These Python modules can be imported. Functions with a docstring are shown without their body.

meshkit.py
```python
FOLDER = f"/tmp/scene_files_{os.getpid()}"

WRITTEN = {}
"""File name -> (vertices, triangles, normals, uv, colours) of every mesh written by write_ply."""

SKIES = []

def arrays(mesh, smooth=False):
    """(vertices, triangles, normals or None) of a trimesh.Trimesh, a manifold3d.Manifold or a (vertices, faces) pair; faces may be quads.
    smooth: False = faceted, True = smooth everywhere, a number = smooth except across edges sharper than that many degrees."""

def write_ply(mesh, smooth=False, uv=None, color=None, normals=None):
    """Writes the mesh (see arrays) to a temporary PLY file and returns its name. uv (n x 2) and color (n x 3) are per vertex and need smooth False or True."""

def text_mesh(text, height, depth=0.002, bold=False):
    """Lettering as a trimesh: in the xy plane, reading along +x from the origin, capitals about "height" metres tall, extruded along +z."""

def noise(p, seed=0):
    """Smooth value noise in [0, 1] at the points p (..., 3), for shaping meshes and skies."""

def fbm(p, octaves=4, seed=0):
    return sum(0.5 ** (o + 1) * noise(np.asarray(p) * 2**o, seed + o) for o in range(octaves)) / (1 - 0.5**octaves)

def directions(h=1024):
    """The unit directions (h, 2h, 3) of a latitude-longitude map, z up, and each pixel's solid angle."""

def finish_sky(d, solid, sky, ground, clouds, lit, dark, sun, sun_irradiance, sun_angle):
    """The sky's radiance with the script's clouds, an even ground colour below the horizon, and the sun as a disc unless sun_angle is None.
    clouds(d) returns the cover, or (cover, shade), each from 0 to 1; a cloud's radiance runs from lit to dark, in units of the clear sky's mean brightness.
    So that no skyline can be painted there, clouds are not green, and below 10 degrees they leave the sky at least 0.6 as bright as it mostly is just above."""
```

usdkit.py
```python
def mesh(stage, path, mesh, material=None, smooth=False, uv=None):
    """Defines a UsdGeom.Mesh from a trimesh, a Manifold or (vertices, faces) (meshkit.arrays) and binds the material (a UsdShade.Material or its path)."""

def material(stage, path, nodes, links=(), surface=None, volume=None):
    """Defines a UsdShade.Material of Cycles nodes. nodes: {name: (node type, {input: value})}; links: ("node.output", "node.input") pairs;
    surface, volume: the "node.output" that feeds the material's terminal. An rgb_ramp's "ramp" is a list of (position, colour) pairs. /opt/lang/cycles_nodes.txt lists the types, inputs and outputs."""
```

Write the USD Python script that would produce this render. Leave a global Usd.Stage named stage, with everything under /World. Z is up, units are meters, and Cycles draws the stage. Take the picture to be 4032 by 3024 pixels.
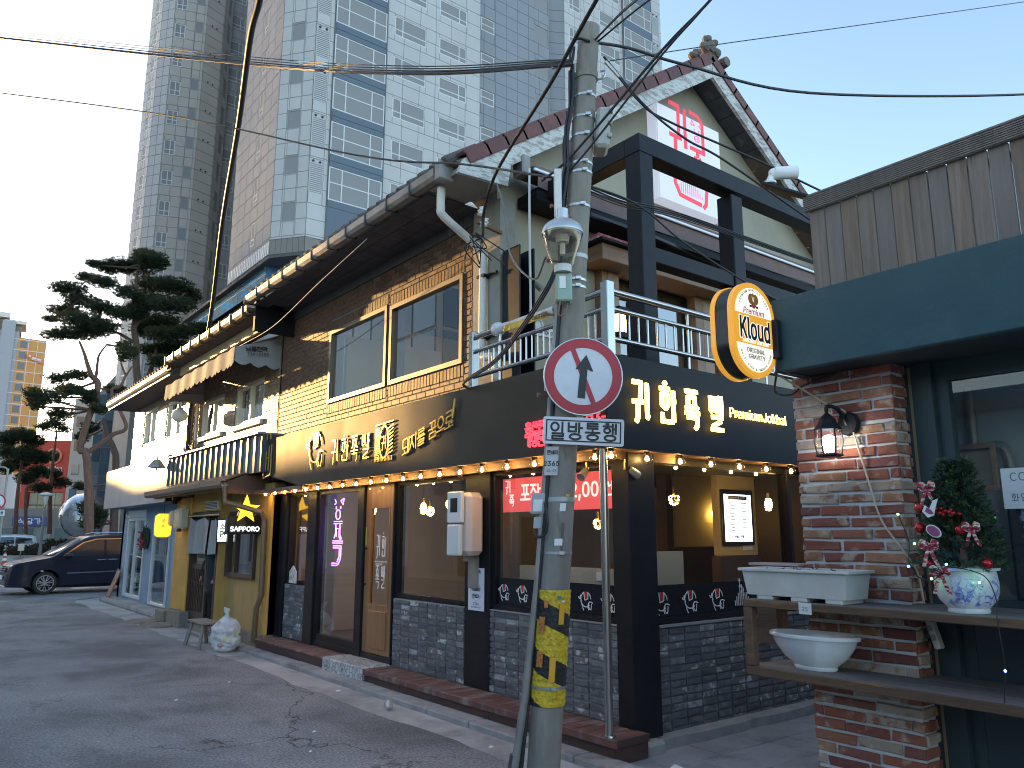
import math, random
import numpy as np, trimesh, usdkit, meshkit
from shapely.geometry import Polygon, LineString, Point, box as sbox
from shapely.ops import unary_union
from shapely import affinity
from pxr import Usd, UsdGeom, UsdLux, UsdShade, Sdf, Gf

stage = Usd.Stage.CreateInMemory()
UsdGeom.SetStageUpAxis(stage, UsdGeom.Tokens.z)
UsdGeom.SetStageMetersPerUnit(stage, 1.0)
UsdGeom.Xform.Define(stage, '/World')
UsdGeom.Scope.Define(stage, '/World/Looks')
R = random.Random(7)

# ---------------------------------------------------------------- camera, sky, sun, exposure
YAW, PITCH, EYE = math.radians(52.0), math.atan(596 / 3060.0), 1.75
cam = UsdGeom.Camera.Define(stage, '/World/camera')
cam.CreateHorizontalApertureAttr(36.0); cam.CreateVerticalApertureAttr(27.0)
cam.CreateFocalLengthAttr(36.0 * 3060 / 4032)
cam.CreateClippingRangeAttr(Gf.Vec2f(0.05, 4000))
_f = np.array([math.cos(YAW) * math.cos(PITCH), math.sin(YAW) * math.cos(PITCH), math.sin(PITCH)])
_r = np.array([math.sin(YAW), -math.cos(YAW), 0.0]); _u = np.cross(_r, _f)
UsdGeom.Xformable(cam).AddTransformOp().Set(Gf.Matrix4d(*_r, 0, *_u, 0, *(-_f), 0, 0, 0, EYE, 1))
EXPOSURE = 2.32
cam.CreateExposureAttr(EXPOSURE)
SUN_EL, SUN_AZ = math.radians(7.5), math.radians(90 + 15.0)         # angle from +X towards +Y
SUN = np.array([math.cos(SUN_EL) * math.cos(SUN_AZ), math.cos(SUN_EL) * math.sin(SUN_AZ), math.sin(SUN_EL)])
dome = UsdLux.DomeLight.Define(stage, '/World/sky')
dome.GetPrim().SetCustomDataByKey('kind', 'structure')
dome.CreateIntensityAttr(1.0)
usdkit.material(stage, '/World/Looks/sky', {
    's': ('sky_texture', {'sky_type': 'single_scattering', 'sun_disc': False, 'sun_elevation': SUN_EL,
                          'sun_rotation': math.atan2(SUN[0], SUN[1]), 'altitude': 100.0, 'air_density': 1.0, 'aerosol_density': 1.3, 'ozone_density': 2.4}),
    'h': ('hsv', {'saturation': .95}), 'w': ('mix', {'mix_type': 'multiply', 'fac': 1., 'color2': (1.10, .99, .93)}),     # thin haze whitens the sky
    'b': ('background_shader', {'strength': 0.15})}, [('s.color', 'h.color'), ('h.color', 'w.color1'), ('w.color', 'b.color')], surface='b.background')
UsdShade.MaterialBindingAPI.Apply(dome.GetPrim()).Bind(UsdShade.Material.Get(stage, '/World/Looks/sky'))
sun = UsdLux.DistantLight.Define(stage, '/World/sun')
sun.CreateNormalizeAttr(True); sun.CreateIntensityAttr(0.5); sun.CreateAngleAttr(0.6)
sun.CreateColorAttr(Gf.Vec3f(1.0, 0.58, 0.2))
_z = SUN; _x = np.cross([0, 0, 1.0], _z); _x /= np.linalg.norm(_x); _y = np.cross(_z, _x)
UsdGeom.Xformable(sun).AddTransformOp().Set(Gf.Matrix4d(*_x, 0, *_y, 0, *_z, 0, 0, 0, 0, 1))

# ---------------------------------------------------------------- names, things, meshes
_used = {}
_loc = {}
def numbered(parent, name):
    k = parent + '/' + name
    n = _used.get(k, 0); _used[k] = n + 1
    return k if n == 0 else '%s_%03d' % (k, n)
def meta(prim, **kw):
    for k, v in kw.items():
        if v: prim.SetCustomDataByKey(k, v)
    return prim
def thing(name, label, cat, loc=(0, 0, 0), group=None, kind=None):
    p = numbered('/World', name)
    x = UsdGeom.Xform.Define(stage, p); x.AddTranslateOp().Set(Gf.Vec3d(*map(float, loc)))
    _loc[p] = np.array(loc, float)
    meta(x.GetPrim(), label=label, category=cat, group=group, kind=kind)
    return p
def obj(name, mesh, m, parent=None, smooth=False, label=None, cat=None, group=None, kind=None):
    """one Mesh prim, its vertices given in world coordinates"""
    if isinstance(mesh, MB): mesh = mesh.mesh()
    par = parent or '/World'
    p = numbered(par, name)
    v, f = np.asarray(mesh.vertices, float), np.asarray(mesh.faces)
    off = _loc.get(par, np.zeros(3)); _loc[p] = off
    usdkit.mesh(stage, p, trimesh.Trimesh(v - off, f, process=False), m, smooth=smooth)
    meta(stage.GetPrimAtPath(p), label=label, category=cat, group=group, kind=kind)
    return p
def struct(name, mesh, m, smooth=False, kind='structure'):
    return obj(name, mesh, m, kind=kind, smooth=smooth)
def dup(src, loc, label=None, group=None, rz=0, scale=None):
    s = stage.GetPrimAtPath(src); name = src.rsplit('/', 1)[1]
    p = numbered('/World', name)
    x = UsdGeom.Xform.Define(stage, p); pr = x.GetPrim()
    pr.GetReferences().AddInternalReference(src); pr.SetInstanceable(True)
    x.ClearXformOpOrder(); x.AddTranslateOp().Set(Gf.Vec3d(*map(float, loc)))
    if rz: x.AddRotateZOp().Set(float(rz))
    if scale: x.AddScaleOp().Set(Gf.Vec3f(*scale))
    d = s.GetCustomData()
    meta(pr, label=label or d.get('label'), category=d.get('category'), group=group or d.get('group'))
    return p

def hull_faces(v):
    return trimesh.convex.convex_hull(np.asarray(v, float))
_cb = None
def cbox_arrays(lo, hi, b):
    """box with chamfered edges: 24 vertices"""
    global _cb
    sg = [(sx, sy, sz) for sx in (-1, 1) for sy in (-1, 1) for sz in (-1, 1)]
    def verts(h, b):
        out = []
        for s in sg:
            for a in range(3):
                q = [s[i] * (h[i] if i == a else h[i] - b) for i in range(3)]
                out.append(q)
        return np.array(out, float)
    if _cb is None:
        v0 = verts((1, 1, 1), .2)
        h = trimesh.convex.convex_hull(v0)
        idx = [int(np.argmin(np.linalg.norm(v0 - q, axis=1))) for q in h.vertices]
        _cb = np.array(idx)[h.faces]
    lo, hi = np.minimum(lo, hi), np.maximum(lo, hi)
    h = (hi - lo) / 2
    b = min(b, .45 * h.min())
    return verts(h, b) + (lo + hi) / 2, _cb
BF = np.array([[0, 1, 3], [0, 3, 2], [4, 6, 7], [4, 7, 5], [0, 4, 5], [0, 5, 1], [2, 3, 7], [2, 7, 6], [0, 2, 6], [0, 6, 4], [1, 5, 7], [1, 7, 3]])
class MB:
    def __init__(s): s.v, s.f, s.n = [], [], 0
    def add(s, v, f):
        v = np.asarray(v, float); f = np.asarray(f, int)
        s.v.append(v); s.f.append(f + s.n); s.n += len(v); return s
    def tm(s, m): return s.add(m.vertices, m.faces)
    def box(s, lo, hi, b=0):
        lo, hi = np.array(lo, float), np.array(hi, float)
        lo, hi = np.minimum(lo, hi), np.maximum(lo, hi)
        if b: return s.add(*cbox_arrays(lo, hi, b))
        v = np.array([[(lo, hi)[i][0], (lo, hi)[j][1], (lo, hi)[k][2]] for i in (0, 1) for j in (0, 1) for k in (0, 1)])
        return s.add(v, BF)
    def fbox(s, fr, u0, u1, v0, v1, n0, n1, b=0):
        """box in a frame (O,U,V,N)"""
        O, U, V, N = fr
        if b: v, f = cbox_arrays(np.array([u0, v0, n0], float), np.array([u1, v1, n1], float), b)
        else:
            lo, hi = (min(u0, u1), min(v0, v1), min(n0, n1)), (max(u0, u1), max(v0, v1), max(n0, n1))
            v = np.array([[(lo, hi)[i][0], (lo, hi)[j][1], (lo, hi)[k][2]] for i in (0, 1) for j in (0, 1) for k in (0, 1)], float); f = BF
        return s.add(O + v[:, :1] * U + v[:, 1:2] * V + v[:, 2:] * N, f)
    def beam(s, a, b, w, h, up=(0, 0, 1), ch=0):
        """box beam from a to b with width w (sideways) and height h"""
        a, b = np.array(a, float), np.array(b, float); d = b - a; L = np.linalg.norm(d); d /= L
        x = np.cross(d, up); x /= np.linalg.norm(x); y = np.cross(x, d)
        return s.fbox((a, d, x, y), 0, L, -w / 2, w / 2, -h / 2, h / 2, ch)
    def tube(s, pts, r, n=8, closed=False):
        pts = np.array(pts, float); k = len(pts); r = np.broadcast_to(r, (k,))
        if closed: t = np.roll(pts, -1, 0) - np.roll(pts, 1, 0)
        else: t = np.gradient(pts, axis=0) if k > 2 else np.repeat([pts[1] - pts[0]], 2, 0)
        t /= np.maximum(np.linalg.norm(t, axis=1, keepdims=True), 1e-12)
        ref = np.array([0, 0, 1.0]) if abs(t[0][2]) < .9 else np.array([1.0, 0, 0])
        x = np.cross(t[0], ref); x /= np.linalg.norm(x); vs = []
        a = np.arange(n) * 2 * math.pi / n
        for i in range(k):
            x = x - t[i] * np.dot(x, t[i]); x /= np.linalg.norm(x); y = np.cross(t[i], x)
            vs.append(pts[i] + r[i] * (np.cos(a)[:, None] * x + np.sin(a)[:, None] * y))
        f = []
        rng = range(k) if closed else range(k - 1)
        for i in rng:
            i2 = (i + 1) % k
            for j in range(n):
                p, q, u, w = i * n + j, i * n + (j + 1) % n, i2 * n + (j + 1) % n, i2 * n + j
                f += [[p, q, u], [p, u, w]]
        V = np.vstack(vs)
        if not closed:
            c0, c1 = len(V), len(V) + 1
            V = np.vstack([V, pts[0], pts[-1]])
            for j in range(n):
                f += [[c0, (j + 1) % n, j], [c1, (k - 1) * n + j, (k - 1) * n + (j + 1) % n]]
        return s.add(V, f)
    def lathe(s, prof, c, axis=(0, 0, 1), n=20, sx=1, sy=1):
        """profile [(r, z)] turned about an axis through c"""
        ax = np.array(axis, float); ax /= np.linalg.norm(ax)
        ref = np.array([0, 0, 1.0]) if abs(ax[2]) < .9 else np.array([1.0, 0, 0])
        x = np.cross(ref, ax); x /= np.linalg.norm(x); y = np.cross(ax, x)
        if abs(ax[2]) > .9: x, y = np.array([1.0, 0, 0]), np.array([0, 1.0, 0]) * np.sign(ax[2])
        a = np.arange(n) * 2 * math.pi / n; vs = []
        for r, z in prof: vs.append(np.array(c) + ax * z + r * (sx * np.cos(a)[:, None] * x + sy * np.sin(a)[:, None] * y))
        f = []
        for i in range(len(prof) - 1):
            for j in range(n):
                p, q, u, w = i * n + j, i * n + (j + 1) % n, (i + 1) * n + (j + 1) % n, (i + 1) * n + j
                f += [[p, q, u], [p, u, w]]
        return s.add(np.vstack(vs), f)
    def prism(s, poly, fr, depth, n0=0.0):
        """extrude a shapely polygon lying in the frame's UV plane along N"""
        O, U, V, N = fr
        for g in getattr(poly, 'geoms', [poly]):
            if g.is_empty or g.geom_type != 'Polygon' or g.area < 1e-9: continue
            m = trimesh.creation.extrude_polygon(g, depth, engine='earcut')
            v = m.vertices
            s.add(O + v[:, :1] * U + v[:, 1:2] * V + (v[:, 2:] + n0) * N, m.faces)
        return s
    def quad(s, a, b, c, d): return s.add([a, b, c, d], [[0, 1, 2], [0, 2, 3]])
    def mesh(s): return trimesh.Trimesh(np.vstack(s.v), np.vstack(s.f), process=False)
def frame(O, U, V):
    U, V = np.array(U, float), np.array(V, float); U /= np.linalg.norm(U); V /= np.linalg.norm(V)
    return np.array(O, float), U, V, np.cross(U, V)
def FA(X, Y, z=0): return frame((X, Y, z), (0, -1, 0), (0, 0, 1))    # street facade: right is -Y, outward is -X
def FB(X, Y, z=0): return frame((X, Y, z), (1, 0, 0), (0, 0, 1))     # passage facade: right is +X, outward is -Y

# ---------------------------------------------------------------- materials
_mats = {}
LAMPS = .55            # lamp strengths suit the exposure above
def M(name, col=(.5, .5, .5), rough=.6, metal=0., col2=None, scale=4., detail=5., pos=(.35, .65), stretch=(1, 1, 1), rnd=None, rnd_amt=1.,
      bump=0., bscale=None, bdist=.01, spec=.5, coat=0., emit=None, es=0., dirt=None, dscale=1.2, dpos=(.5, .75), trans=0., local=False, sheen=0.):
    if name in _mats: return _mats[name]
    path = '/World/Looks/' + name
    n, L = {}, []
    n['p'] = ('principled_bsdf', {'base_color': col, 'roughness': rough, 'metallic': metal, 'specular_ior_level': spec, 'coat_weight': coat, 'transmission_weight': trans})
    n['g'] = ('texture_coordinate', {}) if local else ('geometry', {})
    n['map'] = ('mapping', {'scale': stretch}); L.append(('g.object' if local else 'g.position', 'map.vector'))
    src = None
    if rnd is not None:
        n['oi'] = ('object_info', {}); n['rr'] = ('rgb_ramp', {'ramp': rnd, 'interpolate': True}); L.append(('oi.random', 'rr.fac')); src = 'rr.color'
    if col2 is not None:
        n['nz'] = ('noise_texture', {'scale': scale, 'detail': detail, 'roughness': .62}); L.append(('map.vector', 'nz.vector'))
        n['cr'] = ('rgb_ramp', {'ramp': [(pos[0], (0, 0, 0)), (pos[1], (1, 1, 1))]}); L.append(('nz.fac', 'cr.fac'))
        n['mx'] = ('mix', {'mix_type': 'mix', 'color1': col, 'color2': col2}); L.append(('cr.color', 'mx.fac'))
        if src: L.append((src, 'mx.color1'))
        src = 'mx.color'
    if dirt is not None:
        n['dn'] = ('noise_texture', {'scale': dscale, 'detail': 6., 'roughness': .65}); L.append(('map.vector', 'dn.vector'))
        n['dr'] = ('rgb_ramp', {'ramp': [(dpos[0], (0, 0, 0)), (dpos[1], (1, 1, 1))]}); L.append(('dn.fac', 'dr.fac'))
        n['dm'] = ('mix', {'mix_type': 'mix', 'color1': col, 'color2': dirt}); L.append(('dr.color', 'dm.fac'))
        if src: L.append((src, 'dm.color1'))
        src = 'dm.color'
    if src: L.append((src, 'p.base_color'))
    if bump:
        n['bn'] = ('noise_texture', {'scale': bscale or scale * 6, 'detail': 5.}); L.append(('map.vector', 'bn.vector'))
        n['bp'] = ('bump', {'strength': bump, 'distance': bdist}); L += [('bn.fac', 'bp.height'), ('bp.normal', 'p.normal')]
    if emit is not None:
        n['p'][1].update(emission_color=emit, emission_strength=es * LAMPS)
    _mats[name] = usdkit.material(stage, path, n, L, surface='p.BSDF')
    return _mats[name]
def glass(name, tint=(1, 1, 1), k0=.05, rough=0., gcol=(1, 1, 1), p=3.2):
    """a thin see-through pane: mirror share k0 head on, rising to 1 at grazing angles"""
    if name in _mats: return _mats[name]
    _mats[name] = usdkit.material(stage, '/World/Looks/' + name, {
        't': ('transparent_bsdf', {'color': tint}), 'g': ('glossy_bsdf', {'roughness': rough, 'color': gcol}), 'l': ('layer_weight', {'blend': .5}),
        'q': ('math', {'math_type': 'power', 'value2': p}), 'a': ('math', {'math_type': 'multiply_add', 'value2': 1 - k0, 'value3': k0}), 'm': ('mix_closure', {})},
        [('l.facing', 'q.value1'), ('q.value', 'a.value1'), ('a.value', 'm.fac'), ('t.BSDF', 'm.closure1'), ('g.BSDF', 'm.closure2')], surface='m.closure')
    return _mats[name]
def emission(name, col, s):
    if name in _mats: return _mats[name]
    _mats[name] = usdkit.material(stage, '/World/Looks/' + name, {'e': ('emission', {'color': col, 'strength': s * LAMPS})}, [], surface='e.emission')
    return _mats[name]

# ---------------------------------------------------------------- lettering
def _arc(cx, cy, rx, ry, a0=0, a1=360, n=20):
    t = np.radians(np.linspace(a0, a1, n)); return [(cx + rx * math.cos(x), cy + ry * math.sin(x)) for x in t]
RING = _arc(.5, .5, .5, .5)
CON = {'ㄱ': [[(0, 1), (1, 1), (.95, 0)]], 'ㄴ': [[(0, 1), (0, 0), (1, 0)]], 'ㄷ': [[(1, 1), (0, 1), (0, 0), (1, 0)]],
       'ㄹ': [[(0, 1), (1, 1), (1, .52), (0, .52), (0, 0), (1, 0)]], 'ㅁ': [[(0, 0), (0, 1), (1, 1), (1, 0), (0, 0)]],
       'ㅂ': [[(0, 1), (0, 0), (1, 0), (1, 1)], [(0, .55), (1, .55)]], 'ㅅ': [[(.5, 1), (.45, .6), (0, 0)], [(.48, .65), (1, 0)]],
       'ㅇ': [RING], 'ㅈ': [[(0, 1), (1, 1)], [(.5, 1), (.45, .6), (0, 0)], [(.48, .6), (1, 0)]],
       'ㅊ': [[(.35, 1.1), (.65, 1.1)], [(0, .85), (1, .85)], [(.5, .85), (.45, .5), (0, 0)], [(.48, .5), (1, 0)]],
       'ㅋ': [[(0, 1), (1, 1), (.95, 0)], [(0, .55), (1, .55)]], 'ㅌ': [[(1, 1), (0, 1), (0, 0), (1, 0)], [(0, .5), (1, .5)]],
       'ㅍ': [[(0, 1), (1, 1)], [(0, 0), (1, 0)], [(.28, 1), (.28, 0)], [(.72, 1), (.72, 0)]],
       'ㅎ': [[(.35, 1.08), (.65, 1.08)], [(0, .8), (1, .8)], _arc(.5, .28, .4, .3)]}
def _two(a): return [[(x * .42, y) for x, y in s] for s in CON[a]] + [[(.58 + x * .42, y) for x, y in s] for s in CON[a]]
CON.update({'ㄲ': _two('ㄱ'), 'ㄸ': _two('ㄷ'), 'ㅃ': _two('ㅂ'), 'ㅆ': _two('ㅅ'), 'ㅉ': _two('ㅈ')})
INI = 'ㄱㄲㄴㄷㄸㄹㅁㅂㅃㅅㅆㅇㅈㅉㅊㅋㅌㅍㅎ'
FIN = ['', 'ㄱ', 'ㄲ', 'ㄱ', 'ㄴ', 'ㄴ', 'ㄴ', 'ㄷ', 'ㄹ', 'ㄹ', 'ㄹ', 'ㄹ', 'ㄹ', 'ㄹ', 'ㄹ', 'ㄹ', 'ㅁ', 'ㅂ', 'ㅂ', 'ㅅ', 'ㅆ', 'ㅇ', 'ㅈ', 'ㅊ', 'ㅋ', 'ㅌ', 'ㅍ', 'ㅎ']
VV = {0: [[(.35, 1), (.35, 0)], [(.35, .5), (1, .5)]], 1: [[(.1, 1), (.1, 0)], [(.1, .5), (.75, .5)], [(.75, 1), (.75, 0)]], 2: [[(.35, 1), (.35, 0)], [(.35, .65), (1, .65)], [(.35, .35), (1, .35)]],
      4: [[(.7, 1), (.7, 0)], [(0, .5), (.7, .5)]], 5: [[(.35, 1), (.35, 0)], [(0, .5), (.35, .5)], [(.9, 1), (.9, 0)]], 6: [[(.7, 1), (.7, 0)], [(0, .65), (.7, .65)], [(0, .35), (.7, .35)]], 20: [[(.5, 1), (.5, 0)]]}
HV = {8: [[(0, 0), (1, 0)], [(.5, 0), (.5, 1)]], 12: [[(0, 0), (1, 0)], [(.3, 0), (.3, 1)], [(.7, 0), (.7, 1)]], 13: [[(0, 1), (1, 1)], [(.5, 1), (.5, 0)]], 18: [[(0, .5), (1, .5)]]}
MIX = {9: (8, 0), 10: (8, 1), 14: (13, 4), 16: (13, 20), 19: (18, 20), 11: (8, 20)}
def _fit(st, x0, y0, x1, y1): return [[(x0 + x * (x1 - x0), y0 + y * (y1 - y0)) for x, y in s] for s in st]
def syllable(ch):
    c = ord(ch) - 0xAC00; i, m, f = INI[c // 588], (c % 588) // 28, FIN[c % 28]
    b = .42 if f else 0.
    out = []
    if m in VV: out += _fit(CON[i], .02, b + .06 if f else .12, .56, .98 if f else .92) + _fit(VV[m], .66, b if f else 0, 1, 1)
    elif m in HV:
        h = .26 if not f else .16
        up = m in (8, 12)
        out += _fit(CON[i], .14, b + h + (.12 if m != 18 else .05), .86, 1) + _fit(HV[m], 0, b + .03, 1, b + h)
    else:
        a, v = MIX[m]
        out += _fit(CON[i], .04, b + .3 * (1 - b) + .12, .56, 1) + _fit(HV[a], 0, b + .04, .64, b + .24) + _fit(VV[v], .72, b, 1, 1)
    if f: out += _fit(CON[f], .12, 0, .9, .32)
    return out
def strokes(lines, w, cap=1):
    return unary_union([LineString(s).buffer(w / 2, cap_style=cap, join_style=1, quad_segs=3) if len(s) > 1 else Point(s[0]).buffer(w * .6) for s in lines])
def hangul(text, w, h, t, gap=.16):
    """shapely outline: each syllable w wide, h high, stroke width t, baseline at 0; latin letters fall back to Inter"""
    out, x = [], 0.0
    for ch in text:
        if '가' <= ch <= '힣':
            out.append(strokes([[(x + px * w, py * h) for px, py in s] for s in syllable(ch)], t)); x += w * (1 + gap)
        elif ch == ' ': x += w * .45
        else:
            g = latin(ch, h * .95); a = g.bounds
            out.append(affinity.translate(g, x - a[0], 0)); x += a[2] - a[0] + w * gap
    return unary_union(out)
_lat = {}
def latin(text, h, bold=False):
    """outline of latin text, capitals h tall, from the helper's font"""
    k = (text, bold)
    if k not in _lat:
        m = meshkit.text_mesh(text, 1.0, depth=.1, bold=bold)
        f = m.faces[(np.abs(m.triangles[:, :, 2]) < 1e-6).all(1)]
        _lat[k] = unary_union([Polygon(m.vertices[t][:, :2]).buffer(1e-4) for t in f]).simplify(.004)
    return affinity.scale(_lat[k], h, h, origin=(0, 0))
def place(poly, x, y, anchor='c', rot=0):
    a = poly.bounds
    cx = {'c': (a[0] + a[2]) / 2, 'l': a[0], 'r': a[2]}[anchor]
    p = affinity.translate(poly, -cx, -(a[1] + a[3]) / 2)
    if rot: p = affinity.rotate(p, rot, origin=(0, 0))
    return affinity.translate(p, x, y)
GWI = [[(0, 1.85), (.5, 1.85), (.46, 1.05)], [(0, .95), (.62, .95)], [(.32, .95), (.3, .25), (.18, 0)], [(.85, 1.88), (.85, .3), (.95, .25)]]
HAN = [[(.34, 2.02)], [(.02, 1.76), (.62, 1.76)], [(.14, 1.5), (.5, 1.5), (.5, 1.0), (.36, .82), (.14, .98), (.14, 1.5)], [(.84, 1.72), (.84, .2)], [(.84, 1.2), (.98, 1.2)], [(.14, .62), (.14, .2), (.84, .2)]]
JOK = [[(0, 1.84), (.82, 1.84)], [(.4, 1.84), (.4, 1.6)], [(0, .98), (.18, 1.08), (.18, 1.55), (.62, 1.55), (.62, 1.1), (.84, .98)], [(.4, 1.2), (.4, .82)], [(-.04, .78), (.9, .78)], [(.1, .56), (.76, .56), (.74, .2), (.6, 0)]]
BAL = [[(.08, 1.8), (.08, 1.1), (.2, .98)], [(.38, 1.8), (.4, 1.1), (.56, 1.0)], [(.24, 1.35)], [(.68, 1.85), (.68, .86)], [(.82, 1.85), (.82, .86)], [(.82, 1.3), (.94, 1.3)], [(.12, .74), (.9, .74)], [(.78, .56), (.22, .3), (.14, .12), (.9, .12)]]
def brand(w, h, t, gap=.35, only=None, vertical=False):
    out = []
    for k, g in enumerate([GWI, HAN, JOK, BAL]):
        if only is not None and k not in only: continue
        out.append(strokes([[(x * w + (0 if vertical else k * w * (1 + gap)), y / 1.9 * h) for x, y in s] for s in g], t, 2))
    return unary_union(out)
def pig(s, t):
    """line drawing of a walking pig with a saddle cloth, about s wide; returns (lines, saddle)"""
    L = [_arc(.5, .52, .34, .33, 115, 172, 10), _arc(.5, .52, .34, .33, 64, 5, 10), _arc(.5, .52, .36, .36, 195, 310, 14), [(.36, .83), (.42, .47), (.56, .5), (.64, .54), (.66, .84)],
         [(0, .6), (.05, .52), (.13, .52), (.17, .6), (.13, .68), (.1, .6), (.16, .5), (.2, .42)], [(.22, .3), (.26, .14), (.34, 0)], [(.66, .3), (.62, .16), (.68, .04)],
         [(.7, .34), (.68, .18), (.76, .06), (.84, .05), (.86, .14), (.88, .3)], [(.66, .3), (.74, .4), (.84, .4), (.96, .36)]]
    ln = strokes([[(x * s, y * s) for x, y in q] for q in L], t)
    sd = Polygon([(.385, .86), (.44, .53), (.6, .55), (.645, .86)]); sd = affinity.scale(sd, s, s, origin=(0, 0))
    return ln, sd.difference(ln.buffer(t * .2))
def sag(a, b, s, n=14):
    a, b = np.array(a, float), np.array(b, float); t = np.linspace(0, 1, n)[:, None]
    p = a + (b - a) * t; p[:, 2] -= (4 * s * t * (1 - t))[:, 0]; return p
def spline(pts, n=8):
    p = np.array(pts, float); q = np.vstack([2 * p[0] - p[1], p, 2 * p[-1] - p[-2]]); out = []
    for i in range(1, len(q) - 2):
        for t in np.linspace(0, 1, n, endpoint=False):
            out.append(.5 * ((2 * q[i]) + (-q[i - 1] + q[i + 1]) * t + (2 * q[i - 1] - 5 * q[i] + 4 * q[i + 1] - q[i + 2]) * t * t + (-q[i - 1] + 3 * q[i] - 3 * q[i + 1] + q[i + 2]) * t ** 3))
    return np.vstack(out + [p[-1]])
def brick_mesh(fr, u0, u1, v0, v1, d, rng, j=.0015, inset=.004, n0=0.0):
    """one brick standing d proud of the frame plane, its face edges a little worn and uneven: 18 triangles"""
    O, U, V, N = fr
    q = np.array([[u0, v0], [u1, v0], [u1, v1], [u0, v1]], float)
    q = q + np.array([[rng.uniform(-j, j), rng.uniform(-j, j)] for _ in range(4)])
    c = q.mean(0); e = np.sign(c - q) * inset
    P = np.vstack([np.c_[q, np.full(4, n0)], np.c_[q, np.full(4, n0 + d - inset)], np.c_[q + e, n0 + d + np.array([rng.uniform(-j, j) for _ in range(4)])]])
    F = []
    for a in (0, 4):
        for i in range(4):
            i2 = (i + 1) % 4; F += [[a + i, a + i2, a + 4 + i2], [a + i, a + 4 + i2, a + 4 + i]]
    F += [[8, 9, 10], [8, 10, 11]]
    return O + P[:, :1] * U + P[:, 1:2] * V + P[:, 2:] * N, np.array(F)
def rects_minus(r, holes):
    out = [r]
    for h in holes:
        new = []
        for (a, b, c, d) in out:
            if h[0] >= b or h[1] <= a or h[2] >= d or h[3] <= c: new.append((a, b, c, d)); continue
            if h[0] > a: new.append((a, h[0], c, d))
            if h[1] < b: new.append((h[1], b, c, d))
            l, r2 = max(a, h[0]), min(b, h[1])
            if h[2] > c: new.append((l, r2, c, h[2]))
            if h[3] < d: new.append((l, r2, h[3], d))
        out = new
    return [q for q in out if q[1] - q[0] > .012 and q[3] - q[2] > .012]
def wall_rects(mb, fr, rect, holes, n0, n1):
    for (a, b, c, d) in rects_minus(rect, holes): mb.fbox(fr, a, b, c, d, n0, n1)
    return mb
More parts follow.
